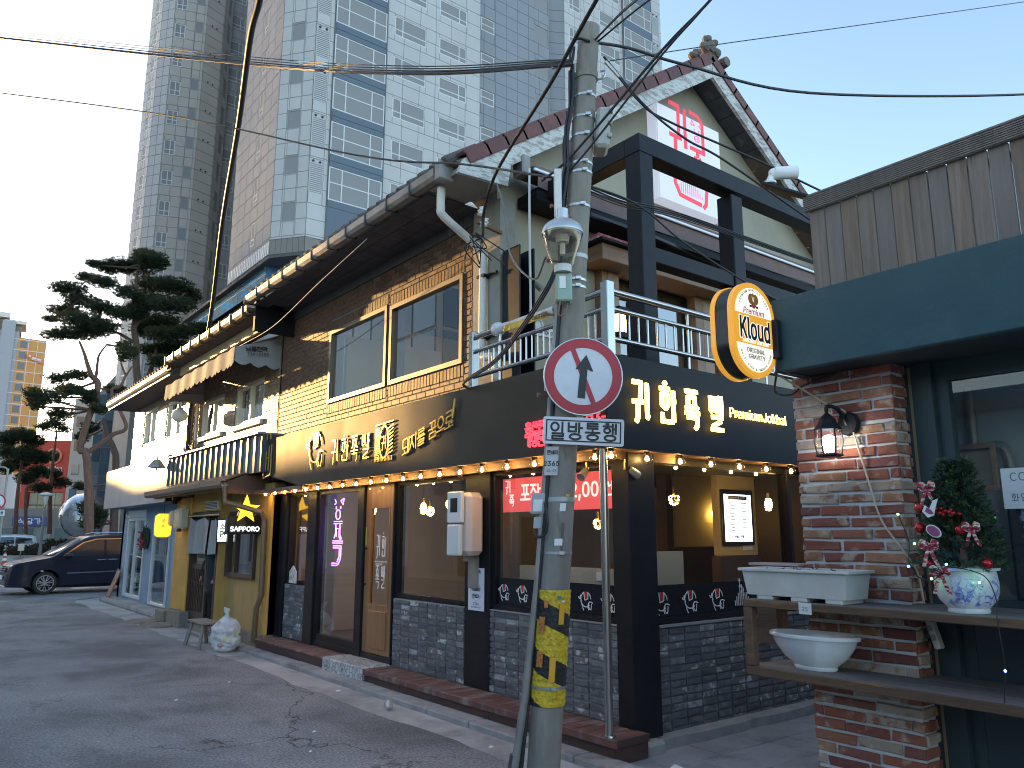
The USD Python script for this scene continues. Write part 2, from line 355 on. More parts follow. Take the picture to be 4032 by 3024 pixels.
def bricks(parent, name, fr, rect, holes, bw, bh, joint, d, m, rng, stack=False, limit=300, soldier=(), n0=0.0, jit=.0015, near=None):
    """lays bricks over rect minus holes: the nearest ones as parts, the rest joined into one"""
    cells = []
    nrow = int(round((rect[3] - rect[2]) / bh)); bh = (rect[3] - rect[2]) / nrow
    for i in range(nrow):
        v0, v1 = rect[2] + i * bh, rect[2] + (i + 1) * bh
        off = 0 if stack else (i % 2) * bw / 2
        u = rect[0] - off
        while u < rect[1]:
            a, b = max(u, rect[0]), min(u + bw, rect[1]); u += bw
            if b - a < .03: continue
            cells += rects_minus((a, b, v0, v1), list(holes) + list(soldier))
    for s in soldier:
        u = s[0]
        while u < s[1] - .02:
            cells.append((u, min(u + .075, s[1]), s[2], s[3])); u += .075
    g = joint / 2
    cells = [c for c in cells if c[1] - c[0] > .028 and c[3] - c[2] > .028]
    O, U, V, N = fr
    if len(cells) > limit:
        e = np.array([0, 0, EYE]); cells.sort(key=lambda c: np.linalg.norm(O + U * (c[0] + c[1]) / 2 + V * (c[2] + c[3]) / 2 - e))
    rest = MB()
    for k, (a, b, c, dd) in enumerate(cells):
        v, f = brick_mesh(fr, a + g, b - g, c + g, dd - g, d + rng.uniform(-.0015, .002), rng, jit, n0=n0)
        if k < limit: obj(name, trimesh.Trimesh(v, f, process=False), m[k % len(m)] if isinstance(m, list) else m, parent)
        else: rest.add(v, f)
    if rest.v: obj(name + 's_beyond', rest, m[0] if isinstance(m, list) else m, parent, kind='stuff')
# ---------------------------------------------------------------- ground
def asphalt(name, c1, c2, c3):
    if name in _mats: return _mats[name]
    n = {'p': ('principled_bsdf', {'roughness': .85, 'specular_ior_level': .3}), 'g': ('geometry', {}),
         'n1': ('noise_texture', {'scale': 42., 'detail': 5., 'roughness': .85}), 'n2': ('noise_texture', {'scale': .55, 'detail': 7., 'roughness': .62, 'distortion': .3}),
         'n3': ('noise_texture', {'scale': 2.1, 'detail': 6., 'roughness': .6}), 'mp': ('mapping', {'scale': (1, .35, 1)}),
         'r1': ('rgb_ramp', {'ramp': [(.36, tuple(x * .5 for x in c1)), (.5, c1), (.64, tuple(min(1, x * 1.9) for x in c1))]}),
         'r2': ('rgb_ramp', {'ramp': [(.36, (.62, .62, .62)), (.5, (1, 1, 1)), (.66, (1.3, 1.28, 1.24))]}),
         'r3': ('rgb_ramp', {'ramp': [(.3, (.72, .72, .74)), (.45, (1, 1, 1)), (.62, (1, 1, 1)), (.74, (1.3, 1.3, 1.28))]}),
         'm1': ('mix', {'mix_type': 'multiply', 'fac': 1.}), 'm2': ('mix', {'mix_type': 'multiply', 'fac': 1.}),
         'vn': ('noise_texture', {'scale': 1.3, 'detail': 6., 'roughness': .6}), 'va': ('mix', {'mix_type': 'linear_light', 'fac': .55}),
         'v': ('voronoi_texture', {'feature': 'distance_to_edge', 'scale': .3}), 'vr': ('rgb_ramp', {'ramp': [(0, (1, 1, 1)), (.0018, (1, 1, 1)), (.0042, (0, 0, 0)), (1, (0, 0, 0))]}),
         'vm': ('noise_texture', {'scale': .45, 'detail': 2.}), 'vmr': ('rgb_ramp', {'ramp': [(.44, (0, 0, 0)), (.56, (1, 1, 1))]}), 'vmm': ('mix', {'mix_type': 'multiply', 'fac': 1.}),
         'm3': ('mix', {'mix_type': 'mix', 'color2': (.025, .025, .025)}), 'b': ('bump', {'strength': .5, 'distance': .006}), 'sub': ('mix', {'mix_type': 'subtract', 'fac': 1.})}
    L = [('g.position', x + '.vector') for x in ('n1', 'n2', 'vn', 'vm')] + [('g.position', 'mp.vector'), ('mp.vector', 'n3.vector'), ('n1.fac', 'r1.fac'), ('n2.fac', 'r2.fac'), ('n3.fac', 'r3.fac'),
         ('r1.color', 'm1.color1'), ('r2.color', 'm1.color2'), ('m1.color', 'm2.color1'), ('r3.color', 'm2.color2'), ('g.position', 'va.color1'), ('vn.color', 'va.color2'), ('va.color', 'v.vector'),
         ('v.distance', 'vr.fac'), ('vm.fac', 'vmr.fac'), ('vr.color', 'vmm.color1'), ('vmr.color', 'vmm.color2'), ('vmm.color', 'm3.fac'), ('m2.color', 'm3.color1'), ('m3.color', 'p.base_color'),
         ('n1.fac', 'sub.color1'), ('vmm.color', 'sub.color2'), ('sub.color', 'b.height'), ('b.normal', 'p.normal')]
    _mats[name] = usdkit.material(stage, '/World/Looks/' + name, n, L, surface='p.BSDF')
    return _mats[name]
m_road = asphalt('worn_asphalt', (.215, .212, .21), None, None)
m_conc = M('apron_concrete', (.46, .45, .43), .9, col2=(.34, .335, .32), scale=1.7, dirt=(.15, .145, .14), dscale=.9, dpos=(.5, .72), bump=.25, bscale=60)
m_kerb = M('kerb_concrete', (.36, .355, .34), .9, col2=(.27, .265, .255), scale=3, dirt=(.11, .105, .1), dpos=(.52, .75), bump=.3, bscale=40)
m_slab = M('slab_paving', (.26, .27, .285), .85, rnd=[(0, (.235, .245, .26)), (1, (.29, .30, .31))], col2=(.34, .35, .36), scale=2.2, pos=(.45, .75), dirt=(.15, .155, .16), dscale=2.5, dpos=(.52, .72), bump=.2, bscale=70)
m_joint = M('dark_joint', (.07, .07, .068), .95)
struct('ground', MB().quad((-2500, -2500, -.06), (2500, -2500, -.06), (2500, 2500, -.06), (-2500, 2500, -.06)), M('far_ground', (.16, .158, .15), .9, col2=(.11, .11, .105), scale=.02))
_edge = []
for i, y in enumerate(np.linspace(-14, 24.2, 150)):
    _edge.append((4.03 + (meshkit.noise(np.array([y * 1.3, .5, 0])) - .5) * .16 + (meshkit.noise(np.array([y * 6., 2.5, 0])) - .5) * .07 - (.12 if y < 6 else 0) * max(0, min(1, (6 - y) / 2)), y))
road = Polygon([(-14, -14)] + _edge + [(4.3, 25.2), (5.2, 25.8), (45, 26.2), (45, 33), (-14, 33)])
struct('road', MB().prism(road, frame((0, 0, -.06), (1, 0, 0), (0, 1, 0)), .06), m_road)
apron = Polygon([(3.2, -14), (3.2, 24)] + [(4.15, 24.9), (5.2, 25.5), (5.9, 25.4), (5.9, 4.0), (4.7, 4.4), (4.7, -14)])
struct('concrete_apron', MB().prism(apron, frame((0, 0, -.056), (1, 0, 0), (0, 1, 0)), .05), m_conc)
k = struct('kerb', MB().box((4.45, 4.2, -.05), (4.6, 14.2, .02)), m_joint)
for i in range(14):
    y0 = 4.15 + i * .72
    obj('kerb_stone', MB().box((4.41 + R.uniform(-.006, .006), y0 + .004, -.05), (4.63, y0 + .715, .052 + R.uniform(-.004, .004)), .012), m_kerb, k)
k = struct('pavement', MB().box((4.55, -14, -.05), (9.4, 4.78, -.012)), m_joint)
for i in range(8):
    for j in range(10):
        x0, y0 = 4.62 + i * .6 - (0 if j % 2 else .3), 4.74 - (j + 1) * .45
        if x0 + .6 < 4.7 or x0 > 9.2: continue
        obj('paving_slab', MB().box((max(4.62, x0) + .004, y0 + .004, -.05), (x0 + .594, y0 + .446, .002 + R.uniform(-.003, .004)), .004), m_slab, k)
lv = []
for i, x in enumerate(np.linspace(5.2, 8.4, 40)):
    lv.append((x, 4.64 + (meshkit.noise(np.array([x * 4, 0, 0])) - .5) * .05))
struct('mortar_ledge', MB().prism(Polygon(lv + [(8.4, 4.83), (5.2, 4.83)]), frame((0, 0, -.03), (1, 0, 0), (0, 1, 0)), .115), m_kerb)
obj('corner_stone', MB().box((4.98, 4.6, -.03), (5.22, 4.8, .1), .04), m_kerb, '/World/mortar_ledge')

# ---------------------------------------------------------------- restaurant: materials
m_black = M('black_metal', (.008, .009, .012), .45, col2=(.013, .013, .016), scale=3, spec=.22)
m_blackmat = M('black_paint', (.009, .01, .013), .6, spec=.2)
m_mortar = M('dark_mortar', (.16, .155, .15), .95, bump=.3, bscale=90)
m_gmort = M('grey_mortar', (.3, .3, .295), .95, bump=.3, bscale=90)
m_brick = M('brown_brick', (.13, .07, .045), .5, rnd=[(0, (.085, .045, .032)), (.3, (.13, .068, .042)), (.6, (.17, .095, .055)), (.85, (.20, .12, .07)), (1, (.11, .055, .04))], col2=(.09, .05, .035), scale=18, pos=(.42, .62), bump=.25, bscale=60, bdist=.004, spec=.14)
m_gbrick = [M('grey_brick_%s' % k, (.2, .2, .2), .9, rnd=a, col2=b, scale=c, pos=p, bump=.5, bscale=28, bdist=.012) for k, a, b, c, p in [
    ('plain', [(0, (.11, .112, .116)), (.5, (.17, .172, .176)), (1, (.24, .24, .238))], (.1, .1, .105), 14, (.4, .6)),
    ('patched', [(0, (.11, .112, .118)), (.6, (.17, .17, .172)), (1, (.15, .14, .125))], (.5, .49, .46), 11, (.54, .6)),
    ('dark', [(0, (.075, .077, .082)), (1, (.15, .152, .155))], (.17, .17, .17), 9, (.5, .7)),
    ('pale', [(0, (.3, .3, .3)), (1, (.42, .42, .42))], (.2, .2, .2), 16, (.45, .6))]]
_gpick = [0, 1, 0, 2, 0, 0, 1, 2, 0, 1, 0, 0, 2, 0, 1, 0, 0, 3, 0, 1, 2, 0, 0]
m_wood = M('door_wood', (.33, .155, .055), .45, col2=(.22, .095, .035), scale=3., stretch=(6, 6, .5), pos=(.35, .7), dirt=(.42, .22, .09), dscale=1.5, coat=.2)
m_deck = M('deck_board', (.13, .055, .045), .6, rnd=[(0, (.11, .045, .038)), (1, (.15, .066, .052))], col2=(.27, .22, .21), scale=2.2, stretch=(1.2, 3, 1), pos=(.48, .72), bump=.15, bscale=30)
m_deckf = M('deck_front', (.075, .034, .03), .6, col2=(.05, .024, .022), scale=4, stretch=(1, .3, 3), pos=(.4, .7))
m_fascia = M('fascia_metal', (.040, .036, .030), .56, metal=.0, col2=(.06, .052, .04), scale=.8, pos=(.3, .7), spec=.14, bump=.06, bscale=1.5, bdist=.05)
m_soffit = M('brown_soffit', (.2, .11, .06), .6, col2=(.15, .08, .045), scale=6)
m_steel = M('stainless', (.5, .49, .48), .2, 1.0)
m_stucco = M('beige_stucco', (.40, .36, .27), .9, col2=(.34, .31, .24), scale=1.2, pos=(.3, .7), dirt=(.26, .245, .2), dscale=.8, dpos=(.5, .8), bump=.2, bscale=90)
m_column = M('grey_render', (.33, .32, .27), .9, col2=(.25, .24, .205), scale=1.5, pos=(.3, .7), dirt=(.2, .19, .165), dscale=3, dpos=(.55, .75), bump=.3, bscale=50)
m_peel = M('peeling_white_paint', (.62, .61, .58), .8, col2=(.34, .315, .28), scale=5.5, stretch=(1, 1, 3.2), pos=(.5, .56), detail=8, dirt=(.42, .4, .37), dscale=16, dpos=(.52, .62), bump=.5, bscale=14)
m_tile = M('red_roof_tile', (.16, .045, .035), .55, rnd=[(0, (.12, .035, .03)), (.5, (.17, .05, .038)), (1, (.2, .065, .05))], col2=(.1, .04, .035), scale=9, pos=(.4, .65), dirt=(.2, .15, .13), dpos=(.6, .8), bump=.2)
m_gtile = M('grey_roof_tile', (.12, .11, .1), .7, rnd=[(0, (.1, .085, .075)), (1, (.16, .14, .125))], col2=(.08, .07, .065), scale=8, bump=.3)
m_dboard = M('dark_soffit_board', (.075, .077, .083), .75, rnd=[(0, (.06, .062, .067)), (1, (.09, .092, .1))], col2=(.05, .05, .054), scale=5, dirt=(.16, .15, .14), dpos=(.62, .75), dscale=4)
m_gutter = M('gutter_metal', (.3, .285, .26), .42, col2=(.2, .185, .165), scale=4, pos=(.35, .7), metal=.3)
m_wframe = M('bronze_frame', (.11, .075, .045), .4, spec=.7)
m_glass = glass('shop_glass', (.93, .95, .95), .06)
m_glassup = glass('upper_glass', (.8, .86, .88), .22, p=2.2)
m_pvc = M('white_pvc', (.62, .61, .57), .4, col2=(.5, .47, .42), scale=3, pos=(.45, .7))
m_white = M('white_paint', (.75, .75, .73), .5)
m_film = M('black_film', (.006, .007, .010), .25)
m_wline = M('white_print', (.8, .8, .8), .5)
m_red = M('red_print', (.5, .03, .04), .5)
m_goldlet = M('gold_letter', (.75, .48, .12), .3, 0.6)
m_goldlit = M('lit_gold_letter', (.8, .5, .15), .4, emit=(1, .62, .16), es=1.6)
m_redlit = M('lit_red_letter', (.6, .02, .03), .4, emit=(1, .03, .05), es=1.3)
m_timber = M('smooth_timber', (.3, .17, .1), .5, col2=(.22, .115, .065), scale=2.5, stretch=(1, 1, 5), pos=(.35, .65), coat=.1)
m_timberpale = M('pale_timber', (.4, .27, .2), .5, col2=(.32, .2, .145), scale=2.5, stretch=(4, 4, .6), pos=(.35, .65))

B = thing('restaurant_building', 'two storey brown brick restaurant with white gable and black shopfront', 'building', (5.0, 4.8, 0))
# ground floor shell
mb = MB()
mb.box((5.0, 4.83, 2.42), (5.25, 12.9, 3.25)); mb.box((5.25, 4.86, 2.45), (12.5, 5.1, 3.22))
obj('header_wall', mb, m_blackmat, B)
def post(lo, hi, m=m_black, name='post'): obj(name, MB().box(lo, hi, .006), m, B)
post((4.945, 4.70, .1), (5.285, 4.885, 2.46)); post((4.95, 6.72, .19), (5.12, 7.17, 2.46)); post((4.95, 8.755, .19), (5.1, 8.785, 2.46))
post((4.95, 9.575, .19), (5.12, 9.70, 2.46)); post((4.93, 11.06, .19), (5.12, 11.36, 2.46)); post((4.93, 12.21, .1), (5.2, 12.92, 2.46)); post((7.5, 4.80, .95), (7.56, 4.9, 2.46))
post((8.75, 4.80, .1), (9.1, 4.95, 2.46))
# low panels of grey brick
def gpanel(fr, w, z0, z1, bw, seed):
    p = obj('brick_panel', MB().fbox(fr, 0, w, z0, z1, -.12, .004), m_gmort, B)
    rng = random.Random(seed)
    bricks(p, 'brick', fr, (.012, w - .012, z0 + .005, z1 - .005), [], bw, .0625, .012, .02, [m_gbrick[i] for i in rng.sample(_gpick * 4, 91)], rng, stack=True, jit=.0035)
gpanel(FA(4.98, 6.86), 1.99, .19, .99, .199, 1); gpanel(FA(4.98, 8.75), 1.57, .19, .99, .2, 2); gpanel(FA(4.98, 12.2), .83, .2, 1.0, .21, 3)
gpanel(FB(5.285, 4.82), 3.45, .04, .95, .215, 4)
obj('panel_cap', MB().box((5.28, 4.79, .952), (8.75, 4.9, .972)).box((4.955, 4.885, .99), (5.06, 6.72, 1.0)), m_gmort, B)
def window(fr, w, z0, z1, frame_w=.05, depth=.07, m=m_black, g=m_glass, mull=(), rec=.03, parent=B, name='window', bars=()):
    f = MB()
    f.fbox(fr, 0, w, z0, z0 + frame_w, -rec - depth, -rec + depth * .5); f.fbox(fr, 0, w, z1 - frame_w, z1, -rec - depth, -rec + depth * .5)
    f.fbox(fr, 0, frame_w, z0 + frame_w, z1 - frame_w, -rec - depth, -rec + depth * .5); f.fbox(fr, w - frame_w, w, z0 + frame_w, z1 - frame_w, -rec - depth, -rec + depth * .5)
    for u in mull: f.fbox(fr, u - frame_w / 2, u + frame_w / 2, z0 + frame_w, z1 - frame_w, -rec - depth, -rec + depth * .4)
    for (a, b, v) in bars: f.fbox(fr, a, b, v - frame_w / 2, v + frame_w / 2, -rec - depth, -rec + depth * .4)
    p = obj(name, f, m, parent)
    us = [0] + list(mull) + [w]
    for a, b in zip(us[:-1], us[1:]):
        obj('pane', MB().quad(*[fr[0] + fr[1] * u_ + fr[2] * v_ - fr[3] * rec for u_, v_ in ((a + frame_w * .4, z0 + frame_w * .5), (b - frame_w * .4, z0 + frame_w * .5), (b - frame_w * .4, z1 - frame_w * .5), (a + frame_w * .4, z1 - frame_w * .5))]), g, p)
    return p
wA3 = window(FA(4.99, 6.72), 1.83, 1.0, 2.42); wA2 = window(FA(4.99, 8.75), 1.58, 1.0, 2.42); wA1 = window(FA(4.99, 12.21), .85, 1.01, 2.42)
wB = window(FB(5.29, 4.83), 3.46, .98, 2.45, mull=(2.24,))
# black film with walking pigs along the foot of the windows
def film(fr, w, z0, z1, spots, par, n=-.029):
    p = obj('window_film', MB().fbox(fr, .05, w - .05, z0, z1, n, n + .004), m_film, par)
    a, b = MB(), MB()
    for u, v, s in spots:
        ln, sd = pig(s, .0085 * s / .2)
        o = (fr[0] + fr[1] * (u - s / 2) + fr[2] * (v - s * .45), fr[1], fr[2], fr[3])
        a.prism(ln, o, .002, n + .0045); b.prism(sd, o, .0015, n + .0045)
    obj('print', a, m_wline, par); obj('print', b, m_red, par)
film(FA(4.99, 6.72), 1.83, 1.05, 1.32, [(.17, 1.18, .19), (.47, 1.18, .19), (.77, 1.18, .19), (1.09, 1.175, .19), (1.39, 1.17, .19), (1.68, 1.17, .19)], wA3)
film(FB(5.29, 4.83), 2.24, 1.03, 1.31, [(.2, 1.155, .23), (.6, 1.155, .23), (1.0, 1.155, .23)], wB)
film(FB(7.53, 4.83), 1.2, 1.03, 1.31, [(.3, 1.155, .23)], wB)
t = MB(); rng = random.Random(5)
for i in range(9):
    h = [.05, .09, .12, .26, .2, .17, .12, .12, .08][i]; t.fbox(FB(6.56 + i * .027, 4.855, 1.075), -.004, .004, 0, h, .002, .005)
    if i in (3, 4, 5): t.prism(Polygon([(-.014, 0), (.014, 0), (0, .03)]), FB(6.56 + i * .027, 4.855, 1.075 + h - .03), .003, .003).prism(Polygon([(-.014, 0), (.014, 0), (0, .03)]), FB(6.56 + i * .027, 4.855, 1.075 + h - .08), .003, .003)
obj('print', t, m_wline, wB)
# wooden door and steel framed entrance
fr = FA(4.985, 9.57)
d = MB()
for a, b, c, e in [(0, .13, .27, 2.4), (.66, .79, .27, 2.4), (.13, .66, .27, .86), (.13, .66, 2.12, 2.4)]: d.fbox(fr, a, b, c, e, -.05, .0, .004)
dr = obj('door', d, m_wood, B)
obj('bottom_panel', MB().fbox(fr, .16, .63, .34, .80, 0, .012, .008), m_wood, dr)
obj('pane', MB().quad(*[fr[0] + fr[1] * u_ + fr[2] * v_ - fr[3] * .026 for u_, v_ in ((.12, .85), (.67, .85), (.67, 2.13), (.12, 2.13))]), m_glass, dr)
obj('moulding', MB().fbox(fr, .13, .15, .86, 2.12, -.02, .006).fbox(fr, .64, .66, .86, 2.12, -.02, .006).fbox(fr, .15, .64, .86, .88, -.02, .006).fbox(fr, .15, .64, 2.10, 2.12, -.02, .006), m_wood, dr)
obj('threshold', MB().fbox(fr, -.01, .8, .19, .268, -.1, .02), m_black, B)
hb = MB().tube([fr[0] + fr[1] * .05 + fr[2] * z + fr[3] * n for z, n in [(1.12, 0), (1.12, .06), (1.2, .065), (1.5, .065), (1.58, .06), (1.58, 0)]], .011)
obj('handle', hb, m_black, dr)
obj('letters', MB().prism(place(brand(.1, .3, .018, .45, (0, 1)), .4, 1.62), fr, .003, -.022).prism(place(brand(.1, .3, .018, .45, (2, 3)), .4, 1.22), fr, .003, -.022)
    .prism(place(latin('KOREAN TRADITIONAL FOOD', .016), .4, 1.415), fr, .002, -.022).prism(place(latin('GWIHAN JOKBAL', .016), .36, 1.385), fr, .002, -.022), m_wline, dr)
obj('sticker', MB().fbox(fr, .015, .035, 1.62, 1.86, 0, .003), M('lime_sticker', (.45, .6, .04), .5), dr)
dr2 = window(FA(4.97, 11.05), 1.35, .2, 2.42, .07, .08, name='entrance_door')
obj('kick_rail', MB().fbox(FA(4.97, 11.05), .07, 1.28, .27, .36, -.1, .0), m_black, dr2)
# upper brick wall
XW = 5.0
frU = FA(XW, 12.93)
holes = [(1.97, 3.78, 3.72, 4.86), (3.86, 5.61, 3.72, 4.82)]       # the two big windows
uw = obj('brick_wall', wall_rects(MB(), frU, (0, 5.8, 3.1, 5.56), holes, -.22, -.001), m_mortar, B)
rng = random.Random(11)
sold = [(1.97, 3.80, 4.87, 5.02), (3.84, 5.63, 4.83, 4.98), (1.97, 3.80, 3.56, 3.71), (3.84, 5.63, 3.56, 3.71)]
bricks(uw, 'brick', frU, (0.03, 5.79, 3.2, 5.5), holes, .212, .076, .009, .008, m_brick, rng, soldier=sold, jit=.001)
obj('wall_seam', MB().fbox(frU, 0, .025, 3.2, 5.2, -.1, .012), m_blackmat, B)
obj('frieze', MB().fbox(frU, 0, 5.8, 5.36, 5.5, .001, .03), m_dboard, B)
for (a, b, c, e) in holes:
    w2 = window((frU[0] + frU[1] * a, frU[1], frU[2], frU[3]), b - a, c, e, .06, .1, m_wframe, m_glassup, rec=.02, name='large_window')
# concrete end column and gable wall
obj('end_column', MB().box((4.985, 6.6, 3.0), (5.2, 7.12, 5.52)), m_column, B)
YG = 6.7
gp = Polygon([(5.02, 3.2), (6.55, 3.2), (6.55, 5.02), (9.15, 5.02), (9.15, 3.2), (12.4, 3.2), (12.4, 5.85), (8.68, 8.38), (5.02, 5.89)])
obj('gable_wall', MB().prism(gp, FB(0, YG + .2), .2), m_stucco, B)
# roof
YO = 6.35
sl = .681
def roofz(x): return 8.67 - sl * abs(x - 8.69)
rs = MB()
rs.add([(8.69, YO + .02, 8.6), (4.3, YO + .02, 5.62), (4.3, 12.5, 5.62), (8.69, 12.5, 8.6), (8.69, YO + .02, 8.66), (4.22, YO + .02, 5.64), (4.22, 12.5, 5.64), (8.69, 12.5, 8.66)],
       [[0, 3, 2], [0, 2, 1], [4, 5, 6], [4, 6, 7], [0, 1, 5], [0, 5, 4], [3, 7, 6], [3, 6, 2], [1, 2, 6], [1, 6, 5]])
rs.add([(8.69, YO + .02, 8.6), (13.0, YO + .02, 5.665), (13.0, 12.5, 5.665), (8.69, 12.5, 8.6), (8.69, YO + .02, 8.66), (13.05, YO + .02, 5.69), (13.05, 12.5, 5.69), (8.69, 12.5, 8.66)],
       [[0, 2, 3], [0, 1, 2], [4, 6, 5], [4, 7, 6], [0, 5, 1], [0, 4, 5], [3, 6, 7], [3, 2, 6], [1, 6, 2], [1, 5, 6]])
roof = obj('roof', rs, m_gtile, B)
bb = Polygon([(4.29, 5.67), (4.23, 5.50), (4.89, 5.53), (4.93, 5.79), (8.685, 8.35), (8.685, 8.67)])
obj('bargeboard', MB().prism(bb, FB(0, YO + .03), .05), m_peel, B)
bb2 = Polygon([(8.695, 8.67), (8.695, 8.35), (12.9, 8.35 - sl * 4.2), (13.0, 8.67 - sl * 4.3)])
obj('bargeboard', MB().prism(bb2, FB(0, YO + .03), .05), m_peel, B)
obj('gable_return', MB().prism(Polygon([(4.28, 5.60), (4.25, 5.52), (4.88, 5.55), (4.92, 5.75)]), FB(0, 6.95), .55), m_column, B)
for s in (-1, 1):                                                     # boards under the gable overhang
    n = 15
    for i in range(n):
        a, b = .02 + i * 4.2 / n, .02 + (i + 1) * 4.2 / n - .012
        x0, x1 = 8.69 + s * a, 8.69 + s * b
        z0, z1 = 8.40 - sl * a, 8.40 - sl * b
        v = [(x0, YO + .03, z0), (x1, YO + .03, z1), (x1, YG + .01, z1), (x0, YG + .01, z0)]; v += [(x, y, z + .03) for x, y, z in v]
        obj('soffit_board', MB().add(v, [[0, 1, 2], [0, 2, 3], [4, 6, 5], [4, 7, 6], [0, 4, 5], [0, 5, 1], [1, 5, 6], [1, 6, 2], [2, 6, 7], [2, 7, 3], [3, 7, 4], [3, 4, 0]]), m_dboard, roof)
for s in (-1, 1):                                                     # verge tiles
    n = 17
    for i in range(n):
        a = i * 5.25 / n; L = 5.25 / n + .05
        d = np.array([s * .826, 0, -.563]); p = np.array([8.69, YO - .03, 8.70]) + d * a
        nrm = np.array([s * .563, 0, .826])
        mb = MB().fbox((p + nrm * (.012 + .02), d, np.array([0, 1.0, 0]), np.cross(d, [0, 1.0, 0])), 0, L, 0, .22, -.02 if s > 0 else -.035, .035 if s > 0 else .02, .012)
        mb.fbox((p + nrm * .01, d, np.array([0, 1.0, 0]), nrm), 0, L - .01, -.012, .012, -.11, .02, .006)
        obj('verge_tile', mb, m_tile, roof)
mb = MB()
for i in range(10): mb.lathe([(0, 0), (.1, 0), (.11, .06), (.1, .58), (0, .58)], (8.69, YO - .02 + i * .6, 8.72), (0, 1, 0), 12)
obj('ridge_cap', mb, m_gtile, roof)
orn = MB()
for (x, z, r) in [(8.69, 8.86, .13), (8.56, 8.80, .09), (8.82, 8.80, .09), (8.62, 8.95, .07), (8.77, 8.94, .07), (8.36, 8.62, .07), (8.27, 8.55, .06)]:
    orn.lathe([(0, 0), (r * .8, .01), (r, .05), (r * .7, .09), (r * .75, .1), (r * .4, .13), (0, .13)], (x, YO + .06, z), (0, -1, 0), 16)
orn.lathe([(0, 0), (.075, 0), (.085, .1), (.08, .3), (0, .3)], (8.98, YO - .08, 8.70), (0, 1, 0), 14)
obj('ridge_ornament', orn, M('ornament_clay', (.2, .165, .13), .85, col2=(.13, .105, .085), scale=20, bump=.4), roof)
for i in range(25):                                                   # eave tiles above the gutter
    y = 6.5 + i * .24
    mb = MB().lathe([(.0, 0), (.055, 0), (.062, .03), (.062, .5), (0, .5)], (4.16, y, 5.66), (.826, 0, .563), 10)
    mb.fbox((np.array([4.2, y + .03, 5.645]), np.array([.826, 0, .563]), np.array([0, 1.0, 0]), np.array([-.563, 0, .826])), 0, .45, 0, .2, -.01, .012)
    obj('eave_tile', mb, m_gtile, roof)
for i in range(8):
    for j in range(3):
        y0 = 7.0 + i * .69 - (j % 2) * .3
        obj('eave_board', MB().box((4.27 + j * .245, max(y0, 6.97), 5.5), (4.27 + (j + 1) * .245 - .008, min(y0 + .682, 12.45), 5.52)), m_dboard, roof)
gut = MB()
GUT = [(-.075, .06), (-.07, -.02), (-.04, -.06), (.04, -.06), (.07, -.02), (.07, .06), (.06, .06), (.06, -.015), (.035, -.05), (-.035, -.05), (-.062, -.015), (-.066, .06)]
for i in range(11):
    gut.prism(Polygon(GUT), frame((4.19, 6.62 + i * .53, 5.575), (1, 0, 0), (0, 0, 1)), -.525)
gt = obj('gutter', gut, m_gutter, roof)
br = MB()
for i in range(12): br.fbox((np.array([4.19, 6.62 + i * .53, 5.575]), np.array([1.0, 0, 0]), np.array([0, 0, 1.0]), np.array([0, 1.0, 0])), -.082, .08, -.068, .066, -.012, .012)
obj('gutter_bracket', br, m_dboard, roof)
obj('gutter_head', MB().box((4.11, 6.5, 5.47), (4.3, 6.62, 5.68), .012), m_gutter, roof)
obj('eave_end_panel', MB().box((4.3, 12.42, 5.08), (5.05, 12.5, 5.62)), m_blackmat, B)
obj('downpipe', MB().tube(spline([(4.27, 6.72, 5.47), (4.27, 6.72, 5.25), (4.33, 6.74, 5.16), (4.88, 6.84, 4.95), (4.93, 6.85, 4.86), (4.93, 6.85, 4.0), (4.93, 6.85, 3.74), (4.9, 6.78, 3.68), (4.9, 6.62, 3.66), (4.9, 6.56, 3.6), (4.9, 6.55, 3.1)], 5), .046, 12), m_pvc, B, smooth=40)
mb = MB()
for z in (4.62, 3.9): mb.box((4.89, 6.78, z), (4.985, 6.92, z + .03)).box((4.93, 6.6, z), (4.96, 6.78, z + .025))
obj('pipe_bracket', mb, m_blackmat, B)
# floors and the room behind the glass
m_cream = M('cream_wall', (.5, .42, .25), .8, col2=(.46, .38, .22), scale=1)
m_dwood = M('dark_panelling', (.05, .03, .02), .6)
m_ceil = M('dark_ceiling', (.05, .045, .04), .8)
obj('floor', MB().box((5.05, 4.9, .05), (12.5, 12.9, .19)), M('tile_floor', (.2, .13, .1), .4), B)
obj('ceiling', MB().box((5.26, 5.1, 2.72), (12.5, 12.9, 3.2)), m_ceil, B)
obj('balcony_slab', MB().box((4.75, 4.72, 2.5), (12.5, 4.95, 3.2)).box((4.72, 4.75, 2.62), (5.0, 12.4, 3.2)), m_blackmat, B)
iw = MB().box((5.15, 12.7, .19), (12.5, 12.9, 2.72)).box((12.3, 5, .19), (12.5, 12.7, 2.72)).box((9.85, 8.5, 1.57), (11.9, 8.6, 2.72)).box((8.53, 6.5, 1.49), (9.35, 6.6, 2.54))
iw.box((5.9, 12.4, .2), (12.3, 12.7, 2.72))
obj('inner_wall', iw, m_cream, B)
obj('inner_panelling', MB().box((9.8, 8.45, .19), (12.3, 8.62, 1.56)).box((8.5, 6.48, .19), (9.38, 6.62, 1.48)).box((9.7, 8.4, .19), (9.85, 8.6, 2.72)).box((11.9, 6.5, .19), (12.3, 8.4, 2.72)).box((6.6, 8.3, 1.2), (6.9, 8.5, 2.72)), m_dwood, B)
part = MB().box((5.3, 4.98, .19), (5.38, 6.65, 1.44)).box((5.4, 5.06, .19), (6.06, 5.14, 1.6))
pa = obj('low_partition', part, M('partition_board', (.45, .40, .29), .7), B)
sk = MB()
for y in (6.2, 5.35): sk.box((5.285, y, 1.33), (5.3, y + .12, 1.41))
